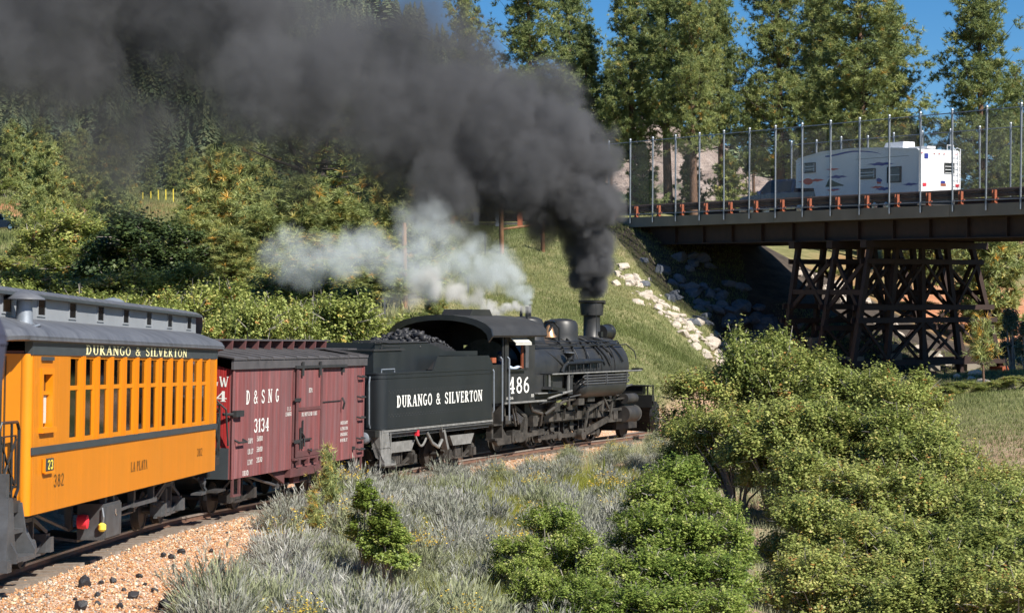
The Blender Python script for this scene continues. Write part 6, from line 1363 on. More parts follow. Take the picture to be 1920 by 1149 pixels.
for i, (px, top, Y, w) in enumerate(lst):
    loc, sc = by_top(px, top, Y, 1.55); BUSH.append((loc[0], loc[1], .6)); put_plant(OAKG[(i + 1) % 3], 'oak_bush', 'bush', loc, (max(.55, min(sc, .8)) * .9, max(.55, min(sc, .8)) * .9, sc), random.uniform(0, 6.28), 'darker green oak bush, %s of the clump at the bottom centre' % w, 'oak bushes at the bottom centre')
loc, sc = by_top(686, 880, 31.6, 1.98); BUSH.append((loc[0], loc[1] - .5, .85)); BUSH.append((loc[0] + .1, loc[1] - 1.5, .9)); put_plant(CON[0], 'oak_sapling', 'sapling', loc, (.78, .78, sc), .5, 'pointed bright green sapling, taller of the two standing in the sagebrush', 'pointed saplings in the sagebrush')
loc, sc = by_top(726, 928, 31.4, 1.98); BUSH.append((loc[0], loc[1] - .5, .85)); BUSH.append((loc[0] + .1, loc[1] - 1.5, .9)); put_plant(CON[1], 'oak_sapling', 'sapling', loc, (.85, .85, sc), 2.5, 'pointed bright green sapling, shorter right-hand one in the sagebrush', 'pointed saplings in the sagebrush')

# --- thicket behind the train at the left
rowsL = [(52, 588, 0, 30, 745, 66, 1.5, 'row right behind the train'), (60, 560, 1, 0, 720, 70, 1.7, 'second row behind the train'), (70, 522, 0, -10, 640, 82, 2.0, 'third row behind the train'), (84, 478, 1, 0, 420, 86, 2.2, 'fourth row behind the train')]
for Y, top, kk, pa, pb, stp, wd, rn in rowsL:
    px = pa; i = 0
    while px < pb:
        tp = top + random.uniform(-22, 22) + (35 if (rn.startswith('row') and 380 < px < 420) else 0) + max(0, px - 560) * .18
        yy = Y + (px / 745.) * (8 if Y < 56 else 0) + random.uniform(-1.5, 1.5)
        loc, sc = by_top(px, tp, yy, 2.15); w_ = wd * random.uniform(.85, 1.15) * .8
        put_plant(OAKF[(i + kk) % 3], 'oak_bush', 'bush', loc, (w_, w_, sc), random.uniform(0, 6.28), 'leafy oak bush, %s from the left in the %s' % (ordn(i), rn), 'oak thicket behind the train'); px += stp * random.uniform(.85, 1.15); i += 1
for i, (px, top, Y, w, lb) in enumerate([(262, 398, 82, 1.9, 'dark green oak in shade above the yellow coach'), (330, 440, 80, 1.5, 'dark green oak right of the darkest one above the coach'), (205, 430, 83, 1.3, 'dark green oak left of the darkest one above the coach')]):
    loc, sc = by_top(px, top, Y, 2.15); put_plant(OAKD[i % 2], 'oak_tree', 'tree', loc, (w, w, sc), i * 2., lb, 'dark oaks above the coach')

# --- pines
def pine_mesh(seed, H=18., Rm=2.9, base=.18, nw=38, per=5, tuft=.30, blades=8, mat='pine', shape='tall', yellow=.06, tufts=13, bw_=.05, skip=.1, clus=1.0):
    r = np.random.default_rng(seed); rr_ = random.Random(seed); TC, TD = [], []; br = MB()
    lean = (rr_.uniform(-.15, .15), rr_.uniform(-.15, .15))
    def ax(z): return np.array([lean[0] * math.sin(z / H * 3) * H * .05, lean[1] * math.sin(z / H * 2.5) * H * .05, z])
    clump = [rr_.uniform(.5, 1.3) for _ in range(400)]
    for k in range(nw):
        u = (k + rr_.random() * .8) / nw; z = H * (base + (1 - base) * u * .985)
        if shape == 'tall': env = (1 - u) ** .74 * (.78 + .4 * min(1, u / .25)) + .05
        else: env = (1 - u) ** .75 + .05
        for j in range(per if u < .9 else 3):
            a = k * 2.4 + j * 6.283 / per + rr_.uniform(-.45, .45)
            sect = .74 + .34 * math.sin(a * 2 + u * 9 + seed) * math.cos(u * 13 + seed * 2)
            L_ = Rm * env * sect * clump[(k * 7 + j) % 400]
            if rr_.random() < skip: continue
            if L_ < .35: L_ = .35
            rise = .18 + .75 * u; d = np.array([math.cos(a), math.sin(a), 0]); p0 = ax(z); pts = []
            for q in range(5):
                t = q / 4; pts.append(p0 + d * L_ * t + np.array([0, 0, L_ * (rise * t - .32 * t * (1 - t) * 2 + .12 * t * t)]))
            br.tube([tuple(x) for x in pts], [.055 * (1 - u) + .02, .04 * (1 - u) + .015, .02, .014, .008], 3, False)
            nt_ = max(3, int(tufts * (.45 + L_ / Rm)))
            for q in range(nt_):
                if q % 5 and clus:
                    TC.append(TC[-(q % 5)] + np.array([rr_.gauss(0, .17), rr_.gauss(0, .17), rr_.gauss(.02, .12)]) * clus); TD.append(TD[-(q % 5)] + np.array([rr_.gauss(0, .4), rr_.gauss(0, .4), rr_.gauss(0, .3)])); continue
                t = rr_.uniform(.30, 1.03) if L_ > .8 else rr_.uniform(.1, 1.05); b = p0 + (pts[-1] - p0) * t + np.array([0, 0, -.25 * L_ * t * (1 - t)])
                side = np.array([-d[1], d[0], 0]) * rr_.gauss(0, .26) * L_ * (.35 + .5 * t) + np.array([0, 0, rr_.gauss(.05, .13) + .06])
                TC.append(b + side); TD.append(d * .7 + side * .9 + np.array([0, 0, .55]))
    TC = np.array(TC); TD = np.array(TD); TD /= np.linalg.norm(TD, axis=1)[:, None]; n = len(TC)
    D_ = np.repeat(TD, blades, 0) * .55 + unit(n * blades, r) * .95; D_ /= np.linalg.norm(D_, axis=1)[:, None]; C = np.repeat(TC, blades, 0)
    ts = np.repeat(tuft * r.uniform(.7, 1.25, n), blades)[:, None]
    s = np.cross(D_, unit(len(D_), r)); s /= np.linalg.norm(s, axis=1)[:, None] + 1e-9
    V = np.stack([C + s * bw_ * .5, C + D_ * ts, C - s * bw_ * .5], 1).reshape(-1, 3); i = np.arange(len(C)) * 3
    rad = np.linalg.norm(TC[:, :2], axis=1); tt = r.normal(.45, .15, n); yl = r.random(n) < yellow * (1.5 - rad / (Rm * 1.2)); tt = np.where(yl, r.uniform(.88, 1, n), np.clip(tt, 0, .85))
    cm = np_mesh('crown', V, np.c_[i, i + 1, i + 2], [LM_[mat]], tint=np.repeat(np.repeat(tt, blades), 3))
    tm = MB(); tm.tube([tuple(ax(H * q / 8) + np.array([0, 0, -.4 if q == 0 else 0])) for q in range(9)], [.30 * H / 18 * (1 - q / 8.6) + .02 for q in range(9)], 10, False)
    tmesh = tm.mesh('trunk', M['bark'], True, fix=False); bmesh_ = br.mesh('branches', M['darkbark'], fix=False); return cm, tmesh, bmesh_
PINE = [pine_mesh(s, Rm=rm * 1.18, base=b, nw=42, per=6, tufts=32, tuft=.26, bw_=.038, blades=19, yellow=.02, skip=.2) for s, rm, b in ((1, 2.9, .28), (2, 3.3, .22), (3, 2.6, .32), (4, 3.1, .2))]
YP = [pine_mesh(s, H=6.5, Rm=2.5, base=.04, nw=24, per=7, tuft=.32, blades=22, mat='ypine', shape='young', yellow=y, tufts=14, bw_=.04) for s, y in ((11, .14), (12, .05), (13, .03))]
HP = [pine_mesh(s, H=8, Rm=2.9, base=.03, nw=20, per=6, tuft=.40, blades=14, mat='ypine', shape='young', yellow=.02, tufts=16, bw_=.09) for s in (21, 22, 23)]
PT = ('crown', 'trunk', 'branches')
tall = [(868, -25, 150, 0, .8, 'with its thin crown just right of the smoke'), (985, -75, 148, 1, 1.0, 'broad one right of the smoke'), (1098, 50, 152, 2, .95, 'lower one whose top is inside the picture'), (1062, -40, 165, 3, .9, 'partly hidden one behind the lower pine'),
        (1178, -60, 150, 3, .9, 'in the middle of the left group'), (1243, -90, 154, 2, 1.0, 'tall dark one in the left group'), (1290, -60, 146, 0, .9, 'yellow-flecked one in the left group'), (1345, -35, 150, 2, .85, 'rightmost of the left group beside the blue gap'),
        (1452, -95, 150, 1, .95, 'left one of the pair above the trailer front'), (1530, -55, 158, 0, 1.0, 'between the pair above the trailer'), (1605, -85, 148, 3, 1.15, 'big one directly above the trailer'), (1665, 10, 155, 1, .9, 'above the rear half of the trailer'),
        (1838, -35, 150, 1, 1.05, 'standing alone at the right beyond the trailer'), (1905, 130, 165, 3, .9, 'short one at the right edge'), (1408, 150, 158, 2, .7, 'small dark one in the blue gap'), (1000, 130, 170, 0, 1.0, 'shorter one behind the broad pine'), (1140, 120, 172, 1, .9, 'shorter one behind the left group'),
        (1560, 180, 172, 3, 1.0, 'short one behind the trailer'), (1760, 300, 165, 2, 1.0, 'low one behind the far fence right of the trailer')]
for px, top, Y, k, wf, lb in tall:
    loc, sc = by_top(px, top, Y, 18.); put_plant(PINE[k], 'pine_tree', 'tree', loc, (sc * wf * 1.08, sc * wf * 1.08, sc), random.uniform(0, 6.28), 'tall pine behind the bridge, ' + lb, 'tall pines behind the bridge', PT)
yp = [(415, 292, 88, 0, 1.05, 'pine full of orange needles at the left of the yellowing group'), (490, 400, 84, 1, 1.05, 'low yellow green pine in front of the orange-flecked one'), (560, 345, 90, 1, 1.1, 'yellow green pine below the bare dark tree'), (640, 375, 86, 2, 1.1, 'yellow green pine right of the bare dark tree'),
      (715, 305, 90, 0, 1.1, 'yellow green pine under the smoke edge'), (700, 430, 84, 2, .95, 'lowest yellow green pine beside the steam'), (370, 400, 86, 2, .95, 'green pine left of the orange-flecked one'), (600, 440, 80, 0, 1.0, 'yellow green pine nearest the thicket'), (430, 440, 80, 1, .8, 'small pine below the orange-flecked one')]
for px, top, Y, k, wf, lb in yp:
    loc, sc = by_top(px, top, Y, 6.5); sc = min(sc, 1.6); put_plant(YP[k], 'pine_tree', 'tree', loc, (wf, wf, sc), random.uniform(0, 6.28), lb, 'yellowing pines behind the thicket', PT)
# old dark pine with a forked trunk
OP = pine_mesh(77, H=10, Rm=5.2, base=.5, nw=12, per=5, tuft=.42, blades=8, mat='pine', shape='tall', tufts=15, bw_=.08)
loc, sc = by_top(588, 205, 100, 10.); op = put_plant((OP[0], OP[2]), 'old_pine_tree', 'tree', loc, (1.1, 1.1, sc), 1.0, 'old dark pine with a thick forked trunk and spreading limbs under the smoke', None, ('crown', 'branches'))
f = MB(); f.tube([(0, 0, -.4), (0, 0, 2.5), (.05, 0, 5.0), (.1, 0, 5.6)], [.45, .36, .32, .28], 10); f.tube([(.1, 0, 5.4), (.7, 0, 6.8), (1.2, .2, 8.6)], [.25, .17, .06], 8); f.tube([(.05, 0, 5.2), (-.8, .1, 6.4), (-1.6, 0, 7.6), (-1.9, 0, 8.8)], [.22, .16, .1, .04], 8); f.tube([(.1, 0, 4.6), (1.4, 0, 5.0), (3.0, .1, 5.3), (4.2, 0, 5.1)], [.14, .1, .07, .03], 6); f.tube([(-.8, .1, 6.4), (-2.6, 0, 6.7), (-4.2, .1, 7.2)], [.1, .07, .03], 6); f.build('trunk', M['darkbark'], op, True)
# pine beside the cab with an orange bark trunk
loc, sc = by_top(765, 350, 86, 6.5); put_plant(YP[2], 'pine_tree', 'tree', (loc[0] + .3, loc[1], loc[2] + 1.6), (.9, .9, .8), 1., 'pine behind the steam with an orange bark trunk showing under its crown', None, PT)
pt_ = at(760, 600, 84); f = MB(); f.tube([(0, 0, -.6), (0, 0, 1.4), (.03, 0, 3.4)], [.13, .11, .08], 8); o = f.build('tree_stump', M['wood'], None, True); o.location = (pt_[0], 84, gz(pt_[0], 84)); tag(o, 'short orange bark trunk standing in the grass left of the cab roof', 'tree trunk')
loc, sc = by_top(815, 548, 80, 6.5); put_plant(YP[1], 'pine_tree', 'tree', loc, (sc * 1.25, sc * 1.25, sc), 3., 'small round green pine just behind the locomotive cab roof', None, PT)
# hillside pines at the left and centre, behind
k = 0; hp = []
rs = random.Random(5)
for Y, n_, p0, p1 in ((105, 4, -10, 330), (128, 5, -10, 360), (150, 6, 60, 800), (185, 7, 60, 860), (225, 10, 60, 900), (262, 12, -20, 950), (295, 14, -20, 1000)):
    for i in range(n_):
        px = p0 + (p1 - p0) * (i + rs.uniform(.15, .85)) / n_
        if Y < 240 and 235 < px < 355 and Y > 140: continue
        if Y in (150, 185) and px < 60: continue
        if Y > 130 and Y < 190 and 100 < px < 185: continue
        if (px < 62 and Y < 200) or (92 < px < 205 and 100 < Y < 175) or (235 < px < 350 and 100 < Y < 260): continue
        hp.append((px, Y, rs.uniform(5.0, 9.0) if Y > 140 else rs.uniform(3.6, 5.2)))
hp += [(px, Y, H_) for px, Y, H_ in ((1210, 150, 5), (1300, 155, 4.5), (1370, 150, 5.5), (1120, 155, 5), (1480, 180, 6), (1700, 175, 9), (1750, 140, 7), (1870, 150, 8), (840, 140, 7), (780, 145, 7), (900, 160, 8), (1840, 118, 8), (1690, 150, 7), (1600, 155, 7), (1520, 150, 7)  )]
for i, (px, Y, H_) in enumerate(sorted(hp)):
    X = (px - 960) / F * Y; z = gz(X, Y); pxy = proj((X, Y, z + H_)); side = 'beyond the bridge' if px > 1200 else ('on the hillside under the smoke' if pxy[0] > 380 else 'on the left hillside')
    put_plant(HP[i % 3], 'hill_pine', 'tree', (X, Y, z - .2), (H_ / 8 * rs.uniform(.85, 1.1),) * 2 + (H_ / 8,), rs.uniform(0, 6.28), 'bushy green pine %s, %s from the left' % (side, ordn(i) if i < 16 else 'no. %d counting' % (i + 1)), 'bushy pines on the slopes', PT)
scr = []
for Y, n_, p0, p1 in ((96, 6, -10, 380), (112, 7, -10, 700), (132, 8, 20, 820), (160, 10, 50, 880), (200, 12, 50, 900), (240, 12, -10, 940)):
    for i in range(n_):
        px = p0 + (p1 - p0) * (i + rs.uniform(.1, .9)) / n_
        if (92 < px < 205 and Y in (132, 160)) or (px < 62 and Y < 220) or (240 < px < 355 and Y > 120): continue
        scr.append((px, Y))
for i, (px, Y) in enumerate(sorted(scr)):
    X = (px - 960) / F * Y; z = gz(X, Y); w_ = rs.uniform(1.2, 2.1)
    put_plant(OAKF[i % 3], 'scrub_bush', 'bush', (X, Y, z - .1), (w_, w_, w_ * rs.uniform(.55, .9)), rs.uniform(0, 6.28), 'rounded sunlit scrub bush on the far hillside, %s from the left' % (ordn(i) if i < 16 else '%d places' % (i + 1)), 'scrub bushes on the hillside', ('crown', 'stem'))
for px, top, Y, sc_, lb in ((1895, 575, 96, 1.35, 'blue green juniper right of the trestle foot'), (1925, 600, 92, 1.2, 'blue green juniper cut by the right edge of the picture')):
    if px == 1895: JU = [oak_mesh('crown', 61, n_leaf=7000, R0=.8, H=2.3, mat='juniper', leaf=.09, conic=.7, lobes=30)]; JS = stems_mesh('stem', JU[0][1], 3, M['twig'])
    loc, sc = by_top(px, top, Y, 2.3); put_plant((JU[0][0], JS), 'juniper', 'shrub', loc, (sc_, sc_, sc), 1., lb, 'junipers at the right edge')
loc, sc = by_top(1845, 600, 86, 6.5); SPN = pine_mesh(91, H=3.2, Rm=1.0, base=.42, nw=9, per=4, tuft=.34, blades=10, mat='ypine', shape='young', yellow=.10, tufts=8, bw_=.04)
loc, sc = by_top(1842, 612, 84, 3.2); put_plant(SPN, 'pine_sapling', 'sapling', loc, (sc * .95, sc * .95, sc), 0., 'thin young pine with orange tinged needles before the right trestle leg', None, PT)
for i, (px, top, Y, w, lb) in enumerate([(1805, 715, 80, .9, 'low shrub at the foot of the right trestle leg'), (1860, 718, 81, 1.0, 'low brown-flecked shrub below the thin young pine'), (1760, 735, 78, .7, 'low grey green shrub in front of the trestle shade'), (1905, 738, 79, .8, 'low shrub at the right edge below the junipers'),
                                          (1550, 530, 128, 1.6, 'bush seen through the left side of the trestle'), (1625, 560, 125, 1.5, 'bush seen through the middle of the trestle'), (1705, 565, 122, 1.5, 'bush seen through the right side of the trestle')]):
    loc, sc = by_top(px, top, Y, 2.15); put_plant(OAKF[i % 3], 'low_shrub', 'shrub', loc, (w, w, sc), i * 1.3, lb)

# --- far conifers on the mountain
def conifer(seed, n=64, q_=.5):
    r = np.random.default_rng(seed); V, T = [], []
    for k in range(n):
        u = (k / n) ** .9; a = k * 2.4 + r.uniform(-.3, .3); z = .06 + .94 * u; L_ = .27 * (1 - u) ** .8 * r.uniform(.7, 1.2) + .02; d = np.array([math.cos(a), math.sin(a), -.35]); s = np.array([-d[1], d[0], 0]) * L_ * q_
        p = np.array([0, 0, z]); V += [p + np.array([0, 0, .06]), p + d * L_ * .7 + s, p + d * L_ - [0, 0, .0], p + d * L_ * .7 - s]; T += [r.uniform(.1, .9)] * 4
    return np.array(V), np.arange(n * 4).reshape(-1, 4), np.array(T)
CF = [conifer(s, 80, .4) for s in (1, 2, 3)]; CFM = [np_mesh('far_conifer', v, f_, [LM_['far']], tint=t) for v, f_, t in [conifer(s + 5, 420, .17) for s in (1, 2, 3)]]
rg = np.random.default_rng(3); cand = []
while len(cand) < 2600:
    t = rg.random() ** 1.3; Y = 312 + 400 * t; px = rg.uniform(-30, 1950); X = (px - 960) / F * Y
    dens = .95 if px < 800 else (.5 if px < 1000 else .09)
    if px > 1000 and Y < 470: continue
    if rg.random() < dens: cand.append((Y, X, px))
Xc = np.array([c[1] for c in cand]); Yc = np.array([c[0] for c in cand]); Zc = mountain_h(Xc, Yc); vis = []
order = np.argsort(Yc); n_ind = 0; rest = []
for i in order:
    H_ = rg.uniform(5, 13); q = proj((Xc[i], Yc[i], Zc[i] + H_))
    if n_ind < 290 and q[1] > 120 and -5 < q[0] < 1920:
        pz = 'left end' if q[0] < 200 else 'left part' if q[0] < 400 else 'middle' if q[0] < 640 else 'part behind the smoke' if q[0] < 1000 else 'cliffs behind the bridge'; hz_ = 'high' if q[1] < 240 else 'halfway' if q[1] < 300 else 'low'
        o = np_obj('far_conifer', CFM[i % 3]); o.location = (Xc[i], Yc[i], Zc[i] - .5); o.scale = (H_, H_, H_); o.rotation_euler = (0, 0, rg.uniform(0, 6.28)); n_ind += 1
        tag(o, 'small distant conifer %s on the mountain, %s of its slope' % (hz_, pz), 'tree', 'distant conifers %s on the mountain, %s' % (hz_, pz))
    else: rest.append((i, H_))
Vs, Fs, Ts, b = [], [], [], 0
for i, H_ in rest:
    v, f_, t = CF[i % 3]; a = rg.uniform(0, 6.28); c, s = math.cos(a), math.sin(a); w = v @ np.array([[c, s, 0], [-s, c, 0], [0, 0, 1]]) * H_ + [Xc[i], Yc[i], Zc[i] - .5]
    Vs.append(w); Fs.append(f_ + b); Ts.append(np.clip(t + rg.uniform(-.25, .25), 0, 1)); b += len(w)
tag(np_obj('mountain_forest', np_mesh('mountain_forest', np.concatenate(Vs), np.concatenate(Fs), [LM_['far']], tint=np.concatenate(Ts))), 'dense dark conifer forest covering the mountain', 'forest', kind='stuff')

# --- sagebrush and rabbitbrush field
def sage_mesh(seed, nb=125, per=17, Rr=.48, H=.48, mat='sage', w=.0048, flower=0):
    """rounded shrub: fine grey shoots crowd the ends of many thin branches"""
    r = np.random.default_rng(seed); a = r.uniform(0, 6.28, nb); pol = np.arccos(1 - r.uniform(0, 1, nb) * .92); bump = 1 + .22 * np.sin(a * 3 + seed) * np.sin(pol * 4)
    d = np.c_[np.cos(a) * np.sin(pol), np.sin(a) * np.sin(pol), np.cos(pol)]; L_ = r.uniform(.62, .98, nb) * bump
    tip = d * L_[:, None] * np.array([Rr, Rr, H]); st_ = np.repeat(tip, per, 0) * r.uniform(.45, 1.0, (nb * per, 1)) + r.normal(0, .022, (nb * per, 3))
    dd = np.repeat(d, per, 0) * .9 + np.array([0, 0, .7]) + r.normal(0, .42, (nb * per, 3)); dd /= np.linalg.norm(dd, axis=1)[:, None]; l2 = r.uniform(.05, .125, nb * per)[:, None] * H * 2.2
    n = len(st_); end = st_ + dd * l2; s_ = np.cross(dd, unit(n, r)); s_ /= np.linalg.norm(s_, axis=1)[:, None] + 1e-9; s_ *= w * r.uniform(.7, 1.5, (n, 1)); md = (st_ + end) / 2 + r.normal(0, .008, (n, 3))
    V = np.stack([st_, md + s_, end, md - s_], 1).reshape(-1, 3); i = np.arange(n) * 4; V[:, 2] = np.maximum(V[:, 2], 0)
    t = np.repeat(np.clip(np.repeat(r.normal(.5, .12, nb), per) + r.normal(0, .13, n), 0, 1), 4)
    out = [np_mesh('shoots', V, np.c_[i, i + 1, i + 2, i + 3], [LM_[mat]], tint=t)]
    m = MB()
    for k in range(0, nb, 3): p = tip[k]; m.tube([(0, 0, -.05), tuple(p * .45 - [0, 0, .03]), tuple(p * .9)], [.014, .009, .003], 3, False)
    out.append(m.mesh('woody_base', M['twig'], fix=False))
    if flower:
        k = np.where((end[:, 2] > H * .75) & (r.random(n) < flower))[0]; C = np.repeat(end[k], 4, 0) + r.normal(0, .014, (len(k) * 4, 3)); Vf, Ff = leaf_cards(C, .022, r, .9, 1.0); fo = np_mesh('flowers', Vf, Ff, [LM_['flower']], tint=np.repeat(r.random(len(C)), 4)); out.append(fo)
    return out
SG = [sage_mesh(s) for s in (1, 2, 3)] + [sage_mesh(4, H=.6), sage_mesh(5, H=.42, Rr=.52)]
RB = [sage_mesh(11, mat='sage2', H=.55), sage_mesh(12, mat='sage2', flower=.22, H=.55), sage_mesh(13, mat='sage2', flower=.5, H=.6)]
rs = random.Random(11); cells = []
y_ = 24.5
while y_ < 66:
    stp = .62 + max(0, y_ - 40) * .02; n0, n1 = -.26 * y_, .11 * y_ + .5
    x = n0
    while x < n1:
        xx, yy = x + rs.uniform(-.3, .3), y_ + rs.uniform(-.35, .35); d, _ = trk_near([xx], [yy]); d = float(d[0])
        if any((xx - a) ** 2 + (yy - b) ** 2 < (c * .85) ** 2 for a, b, c in BUSH): x += stp; continue
        lim = 2.3 + 1.0 * float(smooth(48, 26, np.array(yy))) + .35 * math.sin(yy * .9)
        px, py = proj((xx, yy, gz(xx, yy)))
        if d > lim and px < 1290 + rs.uniform(-20, 20) and py < 1240 and px > 230 and not (px < 700 and py > 1000 and d < lim + .7):
            cells.append((xx, yy, px, py, d - lim))
        x += stp
    y_ += stp * .95
rs.shuffle(cells); nsg = 0
print('sage cells', len(cells))
def zone(px, py):
    v = 'close beside the rails' if py < 880 else ('just below the rails' if py < 930 else ('halfway down the field' if py < 1000 else ('low in the field' if py < 1080 else 'at the bottom edge')))
    h = 'below the boxcar, far left' if px < 480 else 'left of the pointed saplings' if px < 640 else 'around the pointed saplings' if px < 780 else 'below the tender' if px < 900 else 'left of the centre oak clump' if px < 1000 else 'above the centre oak clump' if px < 1130 else 'next to the bright oak bushes'
    return v + ', ' + h
for xx, yy, px, py, dd in sorted(cells[:600], key=lambda c: c[1])[:]:
    if nsg >= 590: break
    yellow_zone = (860 < px < 1000 and 920 < py < 1050) or (1040 < px < 1200 and 880 < py < 960)
    if yellow_zone and rs.random() < .75: continue
    rb = rs.random() < (.45 if py < 890 else .16); K_ = RB[rs.choice((0, 1, 1, 2, 2) if py < 890 else (0, 0, 0, 0, 1, 2))] if rb else SG[rs.randrange(5)]
    sc = (rs.choice((.62, .8, .95, 1.1, 1.3, 1.5)) if py > 900 else rs.uniform(.55, .85)) * (1.1 if 1050 < px < 1200 and py < 880 else 1); z = gz(xx, yy)
    if rb: put_plant(K_, 'rabbitbrush', 'shrub', (xx, yy, z), sc, rs.uniform(0, 6.28), ('pale green rabbitbrush without flowers ' if K_ is RB[0] else 'pale green rabbitbrush with yellow flowers ') + zone(px, py), ('plain' if K_ is RB[0] else 'flowering') + ' rabbitbrush ' + zone(px, py), ('shoots', 'woody_base', 'flowers'))
    else: put_plant(K_, 'sagebrush', 'shrub', (xx, yy, z), sc, rs.uniform(0, 6.28), 'silvery grey sagebrush ' + zone(px, py), 'sagebrush ' + zone(px, py), ('shoots', 'woody_base'))
    nsg += 1
# small dark shrub with orange tips
dk = [(618, 965, 36.8, .3), (590, 1010, 35, .26)]
for px, top, Y, w in dk:
    loc, sc = by_top(px, top - 20, Y, 1.5); q = stems_mesh('stem', np.array([(rs.uniform(-.5, .5), rs.uniform(-.5, .5), rs.uniform(.7, 1.5), .25) for _ in range(16)]), 4, M['darkbark'], .03)
    put_plant((q, SPN[0]), 'dead_shrub', 'shrub', loc, (w, w, sc), 1., 'sparse dark shrub with orange tips, %s one left of the pointed sapling' % ('taller' if w > .28 else 'lower'), None, ('stem', 'leaves'))

# --- grasses
def blades(name, X, Y, h, w, mat, label, cat, r, tint=None, k=3, spread=.07):
    n = len(X); Z = ground(X, Y); B = np.c_[X, Y, Z - .02]; B = np.repeat(B, k, 0) + np.c_[r.normal(0, spread, (n * k, 2)), np.zeros(n * k)]; hh = np.repeat(h, k) * r.uniform(.6, 1.2, n * k)
    a = r.uniform(0, 6.28, n * k); s = np.c_[np.cos(a), np.sin(a), np.zeros(n * k)] * w; tip = B + np.c_[r.normal(0, .32, (n * k, 2)) * hh[:, None], hh]
    V = np.stack([B - s, B + s, tip], 1).reshape(-1, 3); t = np.repeat(np.clip((np.repeat(tint, k) if tint is not None else .5) + r.normal(0, .15, n * k), 0, 1), 3)
    o = np_obj(name, np_mesh(name, V, np.arange(n * k * 3).reshape(-1, 3), [LM_[mat]], tint=t)); tag(o, label, cat, kind='stuff'); return o
r = np.random.default_rng(9)
def sample_px(n, y0, y1, p0, p1, r):
    Y = np.sqrt(r.uniform(y0 ** 2, y1 ** 2, n)); px = r.uniform(p0, p1, n); return (px - 960) / F * Y, Y
X, Y = sample_px(130000, 62, 128, 640, 1560, r); d, _ = trk_near(X, Y); k = (d < -1.9); X, Y = X[k], Y[k]
tn = .42 + vnoise(X, Y, 2.5, 31) * .25 + vnoise(X, Y, .8, 32) * .15; blades('slope_grass', X, Y, np.full(len(X), .15) + .06 * vnoise(X, Y, 3, 33), .013, 'grass', 'green and straw coloured grass covering the embankment slope', 'grass', r, tn, 3, .08)
X, Y = sample_px(50000, 56, 110, 1260, 1960, r); d, _ = trk_near(X, Y); k = (d > 2); X, Y = X[k], Y[k]
tn = .5 + vnoise(X, Y, 2.5, 34) * .25; blades('meadow_grass', X, Y, np.full(len(X), .14) + .05 * vnoise(X, Y, 2, 41), .013, 'grass', 'yellow green meadow grass right of the thicket below the bridge', 'grass', r, tn, 3, .08)
X, Y = sample_px(60000, 60, 300, -40, 760, r); tn = .45 + vnoise(X, Y, 4, 35) * .25; blades('hillside_grass', X, Y, np.full(len(X), .5), .035, 'grass', 'rough grass and weeds over the left hillside', 'grass', r, tn, 2, .15)
X, Y = sample_px(30000, 24, 66, 180, 1500, r); d, _ = trk_near(X, Y); k = (d > 2.4 + 1.0 * smooth(48, 26, Y)); X, Y = X[k], Y[k]
tn = .6 + vnoise(X, Y, 1.5, 36) * .3; blades('field_grass', X, Y, np.full(len(X), .3), .006, 'sage2', 'thin grey green undergrowth between the sagebrush', 'undergrowth', r, tn, 3, .06)
for nm, (cx_, cy_, rx, ry, n_) in {'a': (930, 965, 80, 80, 4500), 'b': (1120, 915, 90, 34, 3000), 'c': (800, 985, 55, 36, 1500), 'e': (905, 1080, 45, 50, 1300)}.items():
    pxs = r.normal(cx_, rx * .55, n_); pys = r.normal(cy_ + 25, ry * .5, n_); pts = [hit(a, b, 24, 70) for a, b in zip(pxs[:60], pys[:60])]; pts = np.array([p for p in pts if p])
    j = r.integers(0, len(pts), n_); X = pts[j, 0] + r.normal(0, .35, n_); Y = pts[j, 1] + r.normal(0, .6, n_)
    o = blades('yellow_grass', X, Y, np.full(n_, .42), .006, 'ygrass', {'a': 'large patch of yellow green grass left of the centre oak clump', 'b': 'yellow grass patch below the big rabbitbrush', 'c': 'small yellow grass patch right of the pointed saplings', 'e': 'yellow grass patch left of the bottom centre oaks'}[nm], 'grass', r, None, 5, .07)
# mullein stalks
for px, py, h in ((1133, 915, .8), (978, 1140, .6)):
    p = hit(px, py, 24, 70)
    if p: f = MB(); f.tube([(0, 0, 0), (0, 0, h * .5), (.01, 0, h)], [.03, .028, .012], 7); f.tube([(0, 0, .1), (.15, 0, .2)], [.03, .01], 4); f.tube([(0, 0, .12), (-.13, .05, .22)], [.03, .01], 4); o = f.build('mullein', LM_['ygrass'], None, True); o.location = p; tag(o, 'yellow green mullein spike rising %s' % ('above the grass right of the centre' if px > 1000 else 'at the bottom edge before the oak clump'), 'plant')

# --- ballast stones
n_ = 50000; s = r.uniform(float(np.interp(23, TRK[:, 1], TS)), float(np.interp(80, TRK[:, 1], TS)), n_ * 2); s = s[np.argsort(r.random(len(s)) * (1 + (s - s.min()) / 12))][:n_]
pc_ = np.stack([np.interp(s, TS, TRK[:, i]) for i in range(3)], 1); pn = np.stack([np.interp(s + .3, TS, TRK[:, i]) for i in range(3)], 1) - pc_; pn /= np.linalg.norm(pn, axis=1)[:, None]
lim = 2.3 + 1.5 * smooth(48, 26, pc_[:, 1]); off = .52 + r.uniform(0, 1, n_) * (lim - .2); off = np.where(r.random(n_) < .12, r.uniform(-1.5, .4, n_), off)
X = pc_[:, 0] + pn[:, 1] * off; Y = pc_[:, 1] - pn[:, 0] * off; Z = ground(X, Y); sz = r.uniform(.010, .022, n_) * np.where(r.random(n_) < .08, 1.8, 1)
oc8 = np.array([(1, 0, 0), (0, 1, 0), (-1, 0, 0), (0, -1, 0), (0, 0, .75), (0, 0, -.75)]); of = np.array([(0, 1, 4), (1, 2, 4), (2, 3, 4), (3, 0, 4), (1, 0, 5), (2, 1, 5)])
